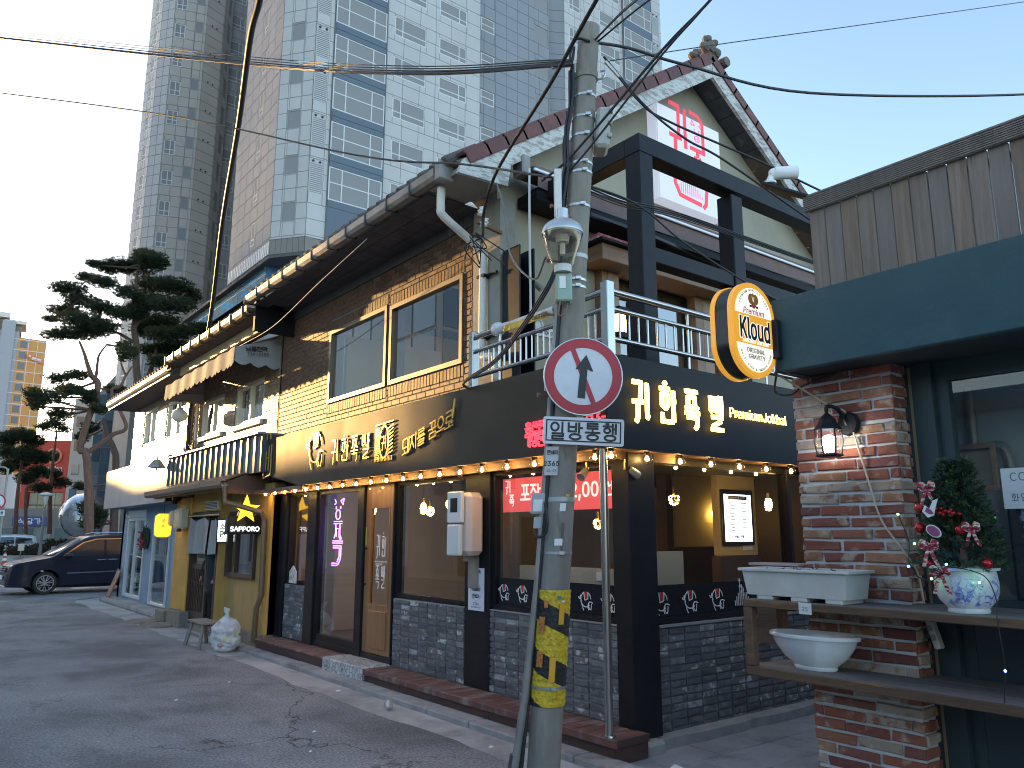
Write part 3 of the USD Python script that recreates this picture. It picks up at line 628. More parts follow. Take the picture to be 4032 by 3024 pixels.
sk.box((5.41, 5.045, 1.37), (5.5, 5.06, 1.46)); obj('socket', sk, m_white, pa)
obj('light_switch', MB().box((9.0, 6.485, 1.55), (9.22, 6.5, 1.72), .004), m_white, B)
# upper room seen through balcony door
obj('upper_room', MB().box((5.3, 6.95, 3.2), (12, 7.0, 3.22)).box((5.3, 11.0, 3.2), (12, 11.1, 5.3)).box((10.8, 7.0, 3.2), (10.9, 11, 5.3)), M('lit_plaster', (.62, .48, .22), .8), B)
obj('upper_ceiling', MB().box((5.25, 6.92, 5.1), (12, 12, 5.3)), m_ceil, B)
# timber porch over balcony door
obj('porch_beam', MB().box((6.28, 6.28, 5.0), (9.4, 6.7, 5.2), .006), m_timber, B)
obj('porch_roof', MB().box((6.2, 6.2, 5.203), (9.5, 6.7, 5.235)), m_blackmat, B)
obj('porch_flashing', MB().box((6.24, 6.3, 5.236), (7.9, 6.69, 5.33), .02), M('faded_red_flashing', (.38, .06, .075), .7, col2=(.5, .42, .4), scale=9, pos=(.5, .6), detail=6), B)
for x0, x1, m in [(6.56, 6.66, m_timber), (6.662, 6.86, m_timberpale), (8.35, 8.52, m_timber), (8.522, 8.72, m_timberpale), (9.05, 9.15, m_timber)]:
    obj('door_post', MB().box((x0, 6.58, 3.2), (x1, 6.78, 5.0), .004), m, B)
window(FB(6.86, 6.72), 1.49, 3.2, 5.0, .05, .06, m_black, m_glassup, mull=(.72,), name='balcony_door')
window(FB(8.72, 6.72), .4, 3.2, 5.0, .05, .06, m_black, m_glassup, name='balcony_door')
# ---------------------------------------------------------------- deck, tiled step
dk = thing('timber_deck', 'long dark red timber deck with stainless pole along the grey brick front', 'deck', (4.6, 4.58, 0))
rng = random.Random(3)
n = 27
for i in range(n):
    y0 = 4.6 + i * 4.15 / n
    obj('board', MB().box((4.585, y0 + .003, .165), (4.975, y0 + 4.15 / n - .006, .19 + rng.uniform(-.002, .002)), .004), m_deck, dk)
for i in range(5): obj('front_board', MB().box((4.605, 4.6 + i * .83, .015), (4.63, 5.425 + i * .83, .16), .003), m_deckf, dk)
obj('edge_board', MB().box((4.58, 4.565, .128), (4.604, 8.75, .19), .004), m_deck, dk)
obj('end_board', MB().box((4.604, 4.57, .128), (4.975, 4.597, .19), .004).box((4.61, 4.585, .0), (4.97, 4.61, .127), .003), m_deckf, dk)
dk2 = thing('timber_deck', 'short dark red timber deck below the purple neon window, left of the tiled step', 'deck', (4.6, 9.88, 0))
for i in range(4): obj('board', MB().box((4.59 + i * .096, 9.88, .165), (4.59 + i * .096 + .09, 12.34, .19 + rng.uniform(-.002, .002)), .004), m_deck, dk2)
obj('front_board', MB().box((4.605, 9.88, .09), (4.63, 12.33, .163), .003), m_deckf, dk2); obj('front_board', MB().box((4.61, 9.88, .01), (4.632, 12.33, .088), .003), m_deckf, dk2)
obj('end_board', MB().box((4.61, 12.33, .01), (4.97, 12.35, .163), .003), m_deckf, dk2)
st = thing('tiled_step', 'grey crazy paved mosaic step in front of the wooden door', 'step', (4.6, 9.3, 0))
mos = {'p': ('principled_bsdf', {'roughness': .35}), 'g': ('geometry', {}), 'v': ('voronoi_texture', {'feature': 'distance_to_edge', 'scale': 15.}), 'vc': ('voronoi_texture', {'feature': 'f1', 'scale': 15.}),
       'r': ('rgb_ramp', {'ramp': [(0, (0, 0, 0)), (.035, (0, 0, 0)), (.06, (1, 1, 1)), (1, (1, 1, 1))]}), 'bw': ('rgb_to_bw', {}), 'cr': ('rgb_ramp', {'ramp': [(.2, (.42, .43, .43)), (.8, (.6, .6, .59))]}),
       'm': ('mix', {'color1': (.13, .13, .13)}), 'b': ('bump', {'strength': .4, 'distance': .005})}
m_mos = usdkit.material(stage, '/World/Looks/mosaic', mos, [('g.position', 'v.vector'), ('g.position', 'vc.vector'), ('v.distance', 'r.fac'), ('vc.color', 'bw.color'), ('bw.val', 'cr.fac'), ('r.color', 'm.fac'), ('cr.color', 'm.color2'), ('m.color', 'p.base_color'), ('r.color', 'b.height'), ('b.normal', 'p.normal')], surface='p.BSDF')
for i in range(2):
    obj('step_slab', MB().box((4.58, 8.757 + i * .56, .0), (4.975, 9.312 + i * .56, .2), .008), m_mos, st)
# ---------------------------------------------------------------- fascia sign
fs = thing('fascia_sign', 'dark metal fascia sign wrapping the shop corner with gold lettering', 'shop sign', (4.6, 4.58, 2.47))
XF, YF = 4.6, 4.58
pa = Polygon([(-.035, 0), (6.39, 0), (7.96, .27), (7.94, .81), (-.035, .81)])
frm = (np.array([XF, 4.58, 2.47]), np.array([0, 1.0, 0]), np.array([0, 0, 1.0]), np.array([1.0, 0, 0]))
def panel_sheet(frm, poly, dn, nu, nv, amp, u0, u1, v0, v1):
    """thin metal sheet that buckles slightly: a grid clipped to the outline"""
    vs, fs_ = [], []
    us, vv = np.linspace(u0, u1, nu), np.linspace(v0, v1, nv)
    for i in range(nu):
        for j in range(nv):
            u, v = us[i], vv[j]
            lo = max(0, (u - 6.39) / 1.57 * .27) if poly else v0
            v = max(v, lo) if poly else v
            nz = amp * (meshkit.fbm(np.array([u * 1.4, v * 1.2, 3.]), 3) - .5) * min(1, 6 * min(u - u0, u1 - u) + .0)
            vs.append(frm[0] + frm[1] * u + frm[2] * v + frm[3] * (dn + nz))
    for i in range(nu - 1):
        for j in range(nv - 1):
            a = i * nv + j; fs_.append([a, a + 1, a + nv + 1]); fs_.append([a, a + nv + 1, a + nv])
    return np.array(vs), np.array(fs_)
obj('sign_panel', MB().add(*panel_sheet(frm, True, 0, 140, 18, .022, 0, 7.94, 0, .81)), m_fascia, fs, smooth=True)
m_fasciaB = M('fascia_navy', (.007, .009, .014), .5, spec=.2)
obj('sign_panel', MB().box((XF, YF, 2.47), (9.2, YF + .03, 3.28)), m_fasciaB, fs, label='near black front panel facing the passage')
obj('sign_top', MB().box((XF + .03, YF + .03, 3.262), (5.0, 12.5, 3.279)).box((5.0, YF + .03, 3.262), (9.2, 4.9, 3.279)), m_blackmat, fs)
obj('soffit', MB().box((XF + .035, YF + .035, 2.475), (5.0, 10.9, 2.495)).box((5.0, YF + .035, 2.475), (9.2, 4.83, 2.495)).add([(4.64, 10.9, 2.475), (5.0, 10.9, 2.475), (5.0, 12.5, 2.745), (4.64, 12.5, 2.745), (4.64, 10.9, 2.49), (5.0, 10.9, 2.49), (5.0, 12.5, 2.76), (4.64, 12.5, 2.76)], [[0, 1, 2], [0, 2, 3], [4, 6, 5], [4, 7, 6]]), m_soffit, fs)
obj('soffit_beam', MB().box((4.78, 4.9, 2.40), (4.84, 12.9, 2.474)).box((4.66, 4.72, 2.395), (5.6, 4.79, 2.474)).box((4.62, 10.9, 2.42), (4.99, 12.94, 2.474)), m_soffit, fs)
fA = FA(XF - .012, 12.5, 2.47)
def A_u(y): return 12.5 - y
g = MB()
bt = brand(.21, .34, .021, .42); g.prism(affinity.translate(bt, A_u(9.86), .22), fA, .012)
ln, sd = pig(.62, .017); g.prism(affinity.translate(ln, A_u(10.72), .2), fA, .01)
em = unary_union([LineString(_arc(A_u(8.4), .4, .11, .2)).buffer(.012)] + [LineString([(A_u(8.62), .2 + i * .022), (A_u(8.52), .2 + i * .022)]).buffer(.006) for i in range(18)] + [LineString([(A_u(8.3), .24 + i * .045), (A_u(8.18), .28 + i * .045)]).buffer(.007) for i in range(8)]
                 + [LineString([(A_u(8.62) + i * .035, .17), (A_u(8.62) + i * .035, .22)]).buffer(.006) for i in range(13)] + [LineString([(A_u(8.62), .62), (A_u(8.18), .64)]).buffer(.008)] + [strokes([[(A_u(8.46) + x * .12, .3 + y * .09) for x, y in s] for s in g_], .014) for g_ in (GWI,)])
g.prism(em, fA, .01)
sc = hangul('돼지를 꿈으로', .16, .17, .016, .06); sc = affinity.skew(sc, xs=14); sc = affinity.rotate(sc, 13, origin=(0, 0))
g.prism(affinity.translate(sc, A_u(7.92), .2), fA, .012)
g.prism(affinity.translate(strokes([[(0, 0), (.04, .18)]], .03), A_u(6.9), .53).union(Point(A_u(6.915), .48).buffer(.022)), fA, .012)
obj('gold_letters', g, m_goldlet, fs)
obj('saddle', MB().prism(affinity.translate(sd, A_u(10.72), .2), fA, .008), M('dull_red', (.35, .1, .07), .5), fs)
lg = unary_union([LineString(_arc(.16, .5, .08, .1, 0, 180, 10)).buffer(.01), LineString([(.0, .4), (.0, -.12), (.3, -.08), (.3, .4)]).buffer(.009), LineString([(.08, .3), (.08, .02)]).buffer(.008), LineString([(.2, .38), (.2, .0)]).buffer(.01), LineString([(.06, .2), (.2, .2)]).buffer(.01)])
obj('outline_letter', MB().prism(affinity.translate(lg, .12, .3), fA, .012), m_goldlet, fs)
r = MB()
r.prism(affinity.translate(hangul('용산문배동점', .088, .09, .016, .1), A_u(5.66), .225), fA, .012).prism(affinity.translate(hangul('가맹문의', .085, .105, .017, .1), A_u(5.66), .09), fA, .012)
r.prism(affinity.translate(latin('02-713-', .08, True), A_u(5.08), .225), fA, .012).prism(affinity.translate(latin('1600', .085, True), A_u(5.24), .1), fA, .012).prism(sbox(A_u(5.66), .203, A_u(4.72), .216), fA, .012)
obj('red_letters', r, m_redlit, fs)
fB = FB(XF, YF - .025, 2.47)
gl = MB().prism(affinity.translate(brand(.215, .36, .042, .62), .265, .235), fB, .02)
gl.prism(affinity.translate(latin('Premium', .095), 1.61, .40), fB, .012).prism(affinity.translate(latin('Jokbal', .095), 2.16, .40), fB, .012)
obj('lit_gold_letters', gl, m_goldlit, fs)
# ---------------------------------------------------------------- festoon bulbs (one per lamp holder)
m_bulbglass = glass('bulb_glass', (1, .93, .75), .08, gcol=(1, .9, .7))
m_fil = emission('bulb_filament', (1, .66, .26), 62.)
m_brass = M('brass', (.55, .36, .13), .3, 1.0)
m_holder = M('black_holder', (.02, .02, .02), .5)
def bulb(label, loc, group):
    t = thing('festoon_bulb', label, 'light bulb', loc, group)
    L = np.array(loc, float)
    obj('holder', MB().lathe([(0, .065), (.026, .065), (.026, .045), (.02, .045), (.02, .03), (0, .03)], L, n=12), m_holder, t)
    obj('cap', MB().lathe([(.017, .045), (.017, .02), (.014, .015), (0, .015)], L + [0, 0, .02], n=12), m_brass, t)
    a = np.linspace(math.pi * .12, math.pi, 12)
    obj('globe', MB().lathe([(.0475 * math.sin(x), .0475 * math.cos(x)) for x in a], L, n=20), m_bulbglass, t, smooth=True)
    obj('filament', MB().lathe([(0, .024), (.012, .018), (.02, .0), (.017, -.016), (0, -.024)], L, n=10), m_fil, t, smooth=True)
    return t
b0 = None
gA, gB = 'bulbs under the long street side of the fascia', 'bulbs under the passage side of the fascia'
ysA = [12.49 - .4 * i for i in range(16)] + [6.07, 5.65, 5.24, 4.83]
for i, y in enumerate(ysA):
    loc = (4.68, y, 2.41); lb = 'round glowing bulb hanging below the street side of the dark fascia sign'
    if b0 is None: b0 = bulb(lb, loc, gA)
    else: dup(b0, loc, lb, gA)
for i in range(7): dup(b0, (4.69 + .443 * i, 4.645, 2.41), 'round glowing bulb hanging below the passage side of the fascia sign', gB)
# stainless pole at the corner, spotlights and junction under the soffit
sp = thing('stainless_pole', 'polished stainless pole from deck to fascia at the shop corner', 'pole', (4.64, 4.69, .19))
obj('tube', MB().tube([(4.64, 4.69, .19), (4.64, 4.69, 2.47)], .034, 20), m_steel, sp, smooth=40); obj('foot_plate', MB().lathe([(0, .012), (.05, .012), (.052, 0), (0, 0)], (4.64, 4.69, .19), n=20), m_steel, sp)
for lab, y, x, dx in [('grey spotlight under the fascia left of the corner pole', 5.12, 4.86, -.08), ('grey spotlight under the fascia right of the corner pole', 4.72, 4.93, .1)]:
    t = thing('spotlight', lab, 'spotlight', (x, y, 2.3))
    obj('stem', MB().tube([(x, y, 2.40), (x, y, 2.31)], .014, 10), m_brass, t)
    obj('head', MB().lathe([(0, -.05), (.03, -.05), (.036, -.03), (.04, .06), (.034, .06), (0, .05)], (x + dx * .8, y - .02, 2.29), (dx, -.02, -.06), 16), M('spot_grey', (.3, .28, .26), .4, .5), t, smooth=40)
# ---------------------------------------------------------------- railing
rl = thing('balcony_railing', 'stainless tube railing with thin balusters round the balcony corner', 'railing', (4.68, 4.66, 3.28))
def rail(a, b, r): obj('rail', MB().tube([a, b], r, 14), m_steel, rl, smooth=40)
XR, YR = 4.68, 4.64
for z, r in [(3.86, .032), (3.70, .024), (3.43, .024)]:
    rail((XR, 6.66, z - .02), (XR, YR + .05, z), r); rail((XR + .05, YR, z), (9.2, YR, z), r)
for i in range(22): obj('baluster', MB().tube([(XR, 6.56 - i * .0885, 3.42), (XR, 6.56 - i * .0885, 3.70)], .009, 8), m_steel, rl, smooth=40)
for i in range(36): obj('baluster', MB().tube([(4.83 + i * .122, YR, 3.43), (4.83 + i * .122, YR, 3.70)], .010, 8), m_steel, rl, smooth=40)
for (x, y) in [(XR, 5.33), (XR, 6.19), (5.76, YR), (7.0, YR), (8.2, YR)]: obj('post', MB().tube([(x, y, 3.2), (x, y, 3.86)], .013, 10), m_steel, rl, smooth=40)
obj('corner_post', MB().box((4.645, 4.6, 3.25), (4.735, 4.69, 3.945), .006), m_steel, rl); obj('corner_post', MB().box((4.64, 6.62, 3.2), (4.72, 6.7, 3.9), .006), m_steel, rl)
tp = thing('caution_wrap', 'white plastic and yellow caution tape wrapped round the left railing', 'tape', (XR, 5.7, 3.85))
mb = MB()
for i, y in enumerate(np.linspace(6.22, 5.3, 14)):
    pass
pts = [(XR, y, 3.845) for y in np.linspace(6.26, 5.34, 16)]
obj('plastic_sheet', MB().tube(pts, [.036 + .012 * meshkit.noise(np.array([i * .9, 1.5, 0])) + (.03 if i < 2 else 0) for i in range(16)], 10), M('white_plastic', (.72, .72, .72), .35, col2=(.5, .5, .5), scale=14), tp, smooth=True)
tv = []
for i, y in enumerate(np.linspace(6.08, 5.38, 12)): tv += [(XR - .048 - .006 * math.sin(i * 1.3), y, 3.84), (XR - .05 + .01 * math.sin(i * 2.1), y, 3.775)]
tpp = obj('tape', MB().add(tv, [[2 * i, 2 * i + 2, 2 * i + 1] for i in range(11)] + [[2 * i + 1, 2 * i + 2, 2 * i + 3] for i in range(11)]), M('yellow_tape', (.62, .4, .02), .35, col2=(.5, .3, .02), scale=12), tp)
obj('tape_letters', MB().prism(latin('CAUTION', .035, True), FA(XR - .062, 5.6, 3.79), .003), m_holder, tp)
# ---------------------------------------------------------------- black steel frame in front of the gable
pg = thing('steel_pergola', 'black square steel frame standing on the balcony before the gable', 'steel frame', (5.65, 5.0, 3.2))
def sq(a, b, w=.2): obj('member', MB().beam(a, b, w, w, up=(0, 0, 1) if abs(b[2] - a[2]) < .1 else (0, 1, 0), ch=.008), m_black, pg)
sq((5.55, 5.0, 3.2), (5.55, 5.0, 5.55)); sq((7.04, 5.0, 3.2), (7.04, 5.0, 5.51), .2); sq((5.45, 5.0, 5.65), (9.3, 5.0, 5.65))
sq((5.55, 5.1, 5.65), (5.55, 6.7, 5.65)); sq((5.651, 5.0, 4.5), (6.94, 5.0, 4.5), .16); sq((7.141, 5.0, 4.5), (9.3, 5.0, 4.5), .16); sq((9.2, 5.0, 3.2), (9.2, 5.0, 5.54))
cp = thing('steel_column', 'tall black steel column beside the white downpipe at the wall end', 'column', (5.05, 6.42, 3.2))
obj('flange', MB().box((4.99, 6.26, 3.2), (5.01, 6.56, 4.86)), m_black, cp); obj('flange', MB().box((5.19, 6.26, 3.2), (5.21, 6.56, 4.86)), m_black, cp); obj('web', MB().box((5.01, 6.54, 3.2), (5.19, 6.56, 4.86)), m_black, cp)
# retractable awning under the gable
aw = thing('retractable_awning', 'mauve retractable awning rolled up below the gable light box', 'awning', (5.2, 6.45, 5.85))
m_mauve = M('mauve_fabric', (.2, .13, .12), .8, col2=(.17, .11, .1), scale=9)
obj('cassette', MB().box((5.25, 6.3, 5.82), (12.2, 6.62, 5.9), .02), m_mauve, aw); obj('front_bar', MB().box((5.22, 6.26, 5.80), (12.2, 6.295, 5.835), .008), M('alu_bar', (.75, .78, .82), .3, .3), aw)
sk = MB()
vv = []
for i, x in enumerate(np.linspace(5.3, 12.1, 30)): vv += [(x, 6.3, 5.8), (x, 6.31, 5.64 - .03 * abs(math.sin(i * .55)))]
obj('valance', MB().add(vv, [[2 * i, 2 * i + 1, 2 * i + 2] for i in range(29)] + [[2 * i + 1, 2 * i + 3, 2 * i + 2] for i in range(29)]), m_mauve, aw)
obj('underside', MB().box((5.3, 6.33, 5.5), (12.1, 6.68, 5.62)), m_blackmat, aw)
arm = MB().beam((5.3, 6.4, 5.58), (7.2, 6.3, 5.5), .05, .04).beam((7.2, 6.3, 5.5), (9.0, 6.5, 5.52), .05, .04)
obj('folding_arm', arm, m_holder, aw)
obj('crank_box', MB().box((5.08, 6.3, 5.74), (5.2, 6.5, 5.98), .02), m_gutter, aw)
obj('crank_rod', MB().tube(spline([(5.12, 6.24, 5.78), (5.12, 6.24, 5.0), (5.13, 6.24, 4.2), (5.13, 6.24, 4.12), (5.27, 6.24, 4.04), (5.3, 6.24, 3.95), (5.3, 6.24, 3.8)], 6), .014, 8), m_pvc, aw, smooth=40)
# lit box sign on the gable
lb = thing('light_box_sign', 'white light box sign with red lettering and pig face on the gable', 'light box', (8.4, 6.6, 6.9))
fr = FB(7.62, 6.5, 6.24)
W_, H_ = 1.36, 1.4
m_lit = M('lit_white_panel', (.42, .44, .52), .4, emit=(.78, .84, 1.0), es=.2)
obj('face', MB().fbox(fr, 0, W_, 0, H_, -.02, 0), m_lit, lb)
obj('case', MB().fbox(fr, -.004, W_ + .004, -.004, H_ + .004, -.19, -.021, .006), m_lit, lb)
G = [[(.24, 1.24), (.44, 1.24), (.44, .72)], [(.24, .70), (.5, .70)], [(.36, .70), (.36, .3)], [(.58, 1.24), (.58, .56)], [(.68, 1.24), (.88, 1.22), (.97, 1.12), (.98, .58)], [(.68, .62), (1.0, .62)], [(.84, .62), (.84, .5)],
     [(.68, .34), (.76, .4), (.8, .5)], [(.98, .34), (.92, .4), (.88, .5)], [(.84, .46), (.84, .34)], [(.68, .28), (1.06, .28)], [(.72, .18), (.98, .18), (1.02, .08), (.98, -.26), (.92, -.34)], [(.32, .26), (.32, -.08), (.42, -.26), (.88, -.3)]]
lt = strokes([[(x, y * .9 + .38) for x, y in q] for q in G], .062, 2)
face = strokes([[(x, y * .9 + .38) for x, y in q] for q in [[(.72, 1.04), (.74, 1.12), (.8, 1.04), (.72, 1.04)], [(.9, 1.06), (.95, 1.12), (.95, 1.02), (.9, 1.06)], [(.79, .98), (.79, .93)], [(.89, .98), (.89, .93)], _arc(.84, .82, .055, .05, 0, 360, 14), [(.82, .83), (.82, .81)], [(.86, .83), (.86, .81)]]], .016)
trees = [LineString([(.4 + i * .045, .2), (.4 + i * .045, .2 + h)]).buffer(.006) for i, h in enumerate([.1, .14, .2, .42, .26, .32, .2, .26, .15, .12, .07, .04])] + [LineString([(.535 + k - .03, y - .02), (.535 + k, y), (.535 + k + .03, y - .02)]).buffer(.007) for k, y in [(0, .62), (0, .55), (0, .48), (.09, .52), (.09, .45), (.18, .46)]]
obj('red_letters', MB().prism(lt, fr, .006), M('lit_red', (.5, .03, .05), .4, emit=(1, .07, .1), es=.22), lb)
obj('pig_face', MB().prism(face.union(unary_union(trees)), fr, .005), M('lit_pink', (.5, .1, .2), .4, emit=(.8, .15, .3), es=.35), lb)
# ---------------------------------------------------------------- small things on the shopfront
ds = thing('meter_housing', 'white and peach plastic meter housing on the black pillar', 'meter box', (4.75, 6.95, 1.85))
fr = FA(4.72, 7.12, 1.54)
m_peach = M('peach_plastic', (.62, .5, .44), .45); m_wp = M('white_meter_plastic', (.7, .69, .66), .35)
obj('body', MB().fbox(fr, 0, .34, 0, .66, -.22, 0, .05), m_peach, ds); obj('upper_cover', MB().fbox(fr, .0, .27, .34, .67, 0.001, .05, .035), m_wp, ds); obj('lower_cover', MB().fbox(fr, .015, .25, .0, .325, 0.001, .06, .04), m_wp, ds)
obj('meter_window', MB().fbox(fr, .07, .2, .45, .6, .05, .053), m_film, ds); obj('pipe', MB().tube([fr[0] + fr[1] * .15 + fr[3] * -.1 + fr[2] * .01, fr[0] + fr[1] * .15 + fr[3] * -.1 - fr[2] * .06], .03, 12), m_gutter, ds)
obj('conduit', MB().box((4.9, 6.9, 1.2), (4.948, 7.04, 1.53)), m_gutter, ds)
pn = thing('notice_sheet', 'white printed notice sheet on the black pillar under the meter housing', 'notice', (4.945, 6.95, 1.2))
fr = FA(4.944, 7.09, .97)
obj('sheet', MB().fbox(fr, 0, .29, 0, .44, 0, .003), M('paper_white', (.7, .71, .78), .6), pn)
pr = MB().prism(place(hangul('배달의민족', .03, .032, .006, .1), .145, .40), fr, .001, .0035).prism(place(hangul('맛집랭킹', .032, .034, .006, .1), .145, .22), fr, .001, .0035).prism(place(hangul('인증업소', .03, .036, .006, .1), .145, .15), fr, .001, .0035)
pr.prism(place(latin('1234', .03), .145, .07), fr, .001, .0035).prism(place(latin('02-7128-1111', .016), .145, .035), fr, .001, .0035)
obj('print', pr, m_holder, pn); obj('picture', MB().fbox(fr, .12, .17, .31, .37, .003, .004), M('teal_print', (.1, .3, .36), .6), pn)
obj('print', MB().prism(LineString(_arc(.145, .19, .1, .085)).buffer(.003), fr, .001, .0032), M('grey_print', (.45, .47, .55), .6), pn)
bn = thing('discount_banner', 'red banner with white takeaway discount lettering inside the corner window', 'banner', (5.06, 5.8, 2.17))
fr = FA(5.1, 6.69, 1.99)
obj('cloth', MB().fbox(fr, 0, 1.72, 0, .35, -.01, 0), M('banner_red', (.55, .07, .075), .6, emit=(1, .1, .1), es=.22), bn)
bl = MB().prism(affinity.translate(hangul('포장 할인', .15, .15, .022, .1), .31, .12), fr, .002).prism(affinity.translate(latin('2,000', .135, True), 1.06, .12), fr, .002).prism(affinity.translate(hangul('원', .12, .12, .018), 1.53, .125), fr, .002)
bl.prism(affinity.translate(brand(.09, .14, .012, .2, (0,)), .05, .19).union(affinity.translate(brand(.09, .12, .012, .2, (2,), True), .12, .06)), fr, .002)
obj('letters', bl, M('banner_white', (.8, .8, .8), .6, emit=(1, 1, 1), es=.25), bn)
# purple neon tubes in the entrance windows
m_neon = emission('purple_neon', (.38, .10, 1.0), 5.5)
m_neonw = emission('purple_neon_core', (.7, .45, 1.0), 6.)
def neon(lab, fr, lines, n=.0):
    t = thing('neon_sign', lab, 'neon sign', tuple(fr[0]))
    for L in lines:
        P = [fr[0] + fr[1] * x + fr[2] * y + fr[3] * n for x, y in L]
        obj('neon_tube', MB().tube(P, .0065, 8), m_neon, t)
    return t
NJ = [[(0, .62), (.26, .62)], [(.0, .59), (.26, .59)], [(.06, .59), (.06, .45), (.02, .38)], [(.09, .52), (.18, .52), (.18, .4), (.23, .36)], [(.09, .52), (.09, .4)], [(.2, .59), (.2, .44), (.26, .37)], [(-.02, .34), (.3, .34)], [(-.02, .31), (.3, .31)], [(.0, .27), (.26, .27), (.26, .1), (.2, .02), (.16, .0)], [(.0, .24), (.21, .24), (.21, .12), (.15, .04)], [(-.02, .02), (.14, .02)], [(-.02, -.01), (.14, -.01)]]
NJ += [_arc(.12, .72, .075, .07, 0, 360, 16), [(.05, .84), (.05, .8)], [(.2, .84), (.2, .8)], [(.2, .92), (.3, .95), (.27, .86), (.2, .92)], [(.0, .94), (.05, .9), (.0, .87)]]
neon('purple neon lettering with a snout ring inside the glass entrance door', FA(5.12, 10.83, 1.33), NJ)
neon('purple neon strokes in the narrow window left of the entrance', FA(5.12, 11.62, 1.33), [[(.0, .92), (.14, .92)], [(.0, .89), (.14, .89)], [(.0, .62), (.14, .62)], [(.0, .59), (.14, .59)], [(.02, .36), (.06, .4), (.14, .4)], [(.01, .32), (.01, .1), (.05, .02), (.1, 0)], [(.05, .32), (.05, .12), (.1, .05)], [(.1, .32), (.1, .1)]])
pf = thing('picture_plaque', 'small white house shaped plaque on the sill left of the entrance', 'plaque', (4.93, 11.75, 1.03))
obj('board', MB().prism(Polygon([(0, 0), (.25, 0), (.25, .17), (.125, .26), (0, .17)]), FA(4.93, 11.9, 1.03), .02), M('plaque_white', (.6, .6, .58), .5, col2=(.3, .3, .28), scale=14, pos=(.5, .62)), pf)
# pendant lamps, screen and neon in the dining room
m_pend = emission('pendant_glow', (1, .62, .16), 26.)
m_pend2 = emission('pendant_sparkle', (1, .58, .16), 34.)
def pendant(lab, x, y, z, kind, top=2.72):
    t = thing('pendant_lamp', lab, 'pendant lamp', (x, y, z))
    obj('cord', MB().tube([(x, y, top), (x, y, z + .11)], .004, 6), m_holder, t); obj('socket', MB().tube([(x, y, z + .15), (x, y, z + .07)], .018, 10), m_brass, t)
    if kind == 0:
        rr = random.Random(int(x * 100)); s = MB()
        for k in range(34):
            a, b = rr.uniform(0, 6.28), math.acos(rr.uniform(-1, .8)); q = np.array([x + .06 * math.sin(b) * math.cos(a), y + .06 * math.sin(b) * math.sin(a), z + .07 * math.cos(b)])
            s.tm(trimesh.creation.icosphere(0, .0085).apply_translation(q))
        obj('sparkle_beads', s, m_pend2, t); obj('globe', MB().lathe([(.02, .07), (.05, .05), (.072, 0), (.055, -.05), (0, -.075)], (x, y, z), n=14), m_bulbglass, t, smooth=True)
    else:
        s = MB()
        for k in range(5): s.lathe([(0, .03), (.02 + .02 * math.sin((k + .5) / 5 * 3.14), .02), (.03 + .022 * math.sin((k + .5) / 5 * 3.14), 0), (.02, -.012), (0, -.012)], (x, y, z + .06 - k * .03), n=14)
        obj('ribbed_bulb', s, m_pend, t)
for a in [('sparkling globe pendant left of the menu screen in the passage window', 7.3, 6.2, 2.17, 0), ('ribbed yellow pendant right of the menu screen', 8.55, 5.75, 2.12, 1), ('small sparkling pendant deep in the dining room', 8.6, 7.8, 1.95, 0),
          ('sparkling pendant behind the red banner window', 7.3, 7.5, 1.9, 0), ('small sparkling pendant near the street corner window', 7.6, 7.0, 1.93, 0), ('ribbed yellow pendant behind the window left of the meter housing', 5.9, 9.6, 2.12, 1), ('sparkling pendant behind the window left of the meter housing', 5.8, 8.75, 2.16, 0),
          ('ribbed pendant behind the wooden door glass', 5.8, 10.9, 2.14, 1), ('sparkling pendant behind the left street window', 6.2, 9.9, 2.1, 0)]: pendant(*a)
pendant('ribbed yellow pendant in the upper room behind the balcony door', 7.75, 7.9, 4.05, 1, 5.1)
ms = thing('menu_screen', 'upright lit menu screen on the cream wall inside the passage window', 'screen', (8.9, 6.45, 2.0))
fr = FB(8.6, 6.46, 1.67)
obj('bezel', MB().fbox(fr, -.04, .64, -.05, .68, -.035, .0, .006), m_film, ms); obj('display', MB().fbox(fr, 0, .59, 0, .62, .001, .003), M('screen_white', (.6, .65, .7), .3, emit=(.8, .9, 1), es=1.0), ms)
tx = MB().prism(sbox(.09, .55, .5, .6), fr, .001, .0035); rr = random.Random(2)
rd = MB()
for cx in (.1, .35):
    for k in range(11):
        y = .5 - k * .036
        if (k % 4) == 0: rd.fbox(fr, cx, cx + .13, y, y + .012, .0035, .0045)
        elif k < 10 or cx < .2: tx.fbox(fr, cx + .03, cx + .03 + rr.uniform(.07, .1), y, y + .01, .0035, .0045)
tx.prism(affinity.translate(hangul('남들의 족발', .035, .035, .006, .1), .2, .05), fr, .001, .0035)
obj('print', tx, m_holder, ms); obj('print', rd, m_red, ms)
obj('print', MB().prism(place(hangul('포장할인판매', .04, .03, .006, .08), .2, .575), fr, .001, .0047).prism(place(latin('2,000', .026, True), .4, .575), fr, .001, .0047), m_white, ms)
neon_y = emission('yellow_neon', (1, .6, .12), 14.)
t = thing('wall_neon', 'glowing yellow neon squiggle on the back wall behind the menu screen', 'neon sign', (11.0, 8.44, 2.0))
for L in [[(0, .12), (.05, .05), (.15, .06), (.2, .14), (.16, .2), (.12, .14), (.18, .04), (.3, -.06), (.34, -.2)], [(.24, .18), (.3, .1), (.34, 0)]]:
    obj('neon_tube', MB().tube(spline([(10.86 + x, 8.42, 2.02 + y) for x, y in L], 4), .012, 8), neon_y, t)
t = thing('downlight', 'small round white downlight in the dining room ceiling', 'ceiling light', (7.6, 5.9, 2.71)); obj('disc', MB().lathe([(0, 0), (.07, 0), (.08, .01)], (7.6, 5.9, 2.70), n=20), emission('downlight_glow', (1, .92, .75), 16.), t)
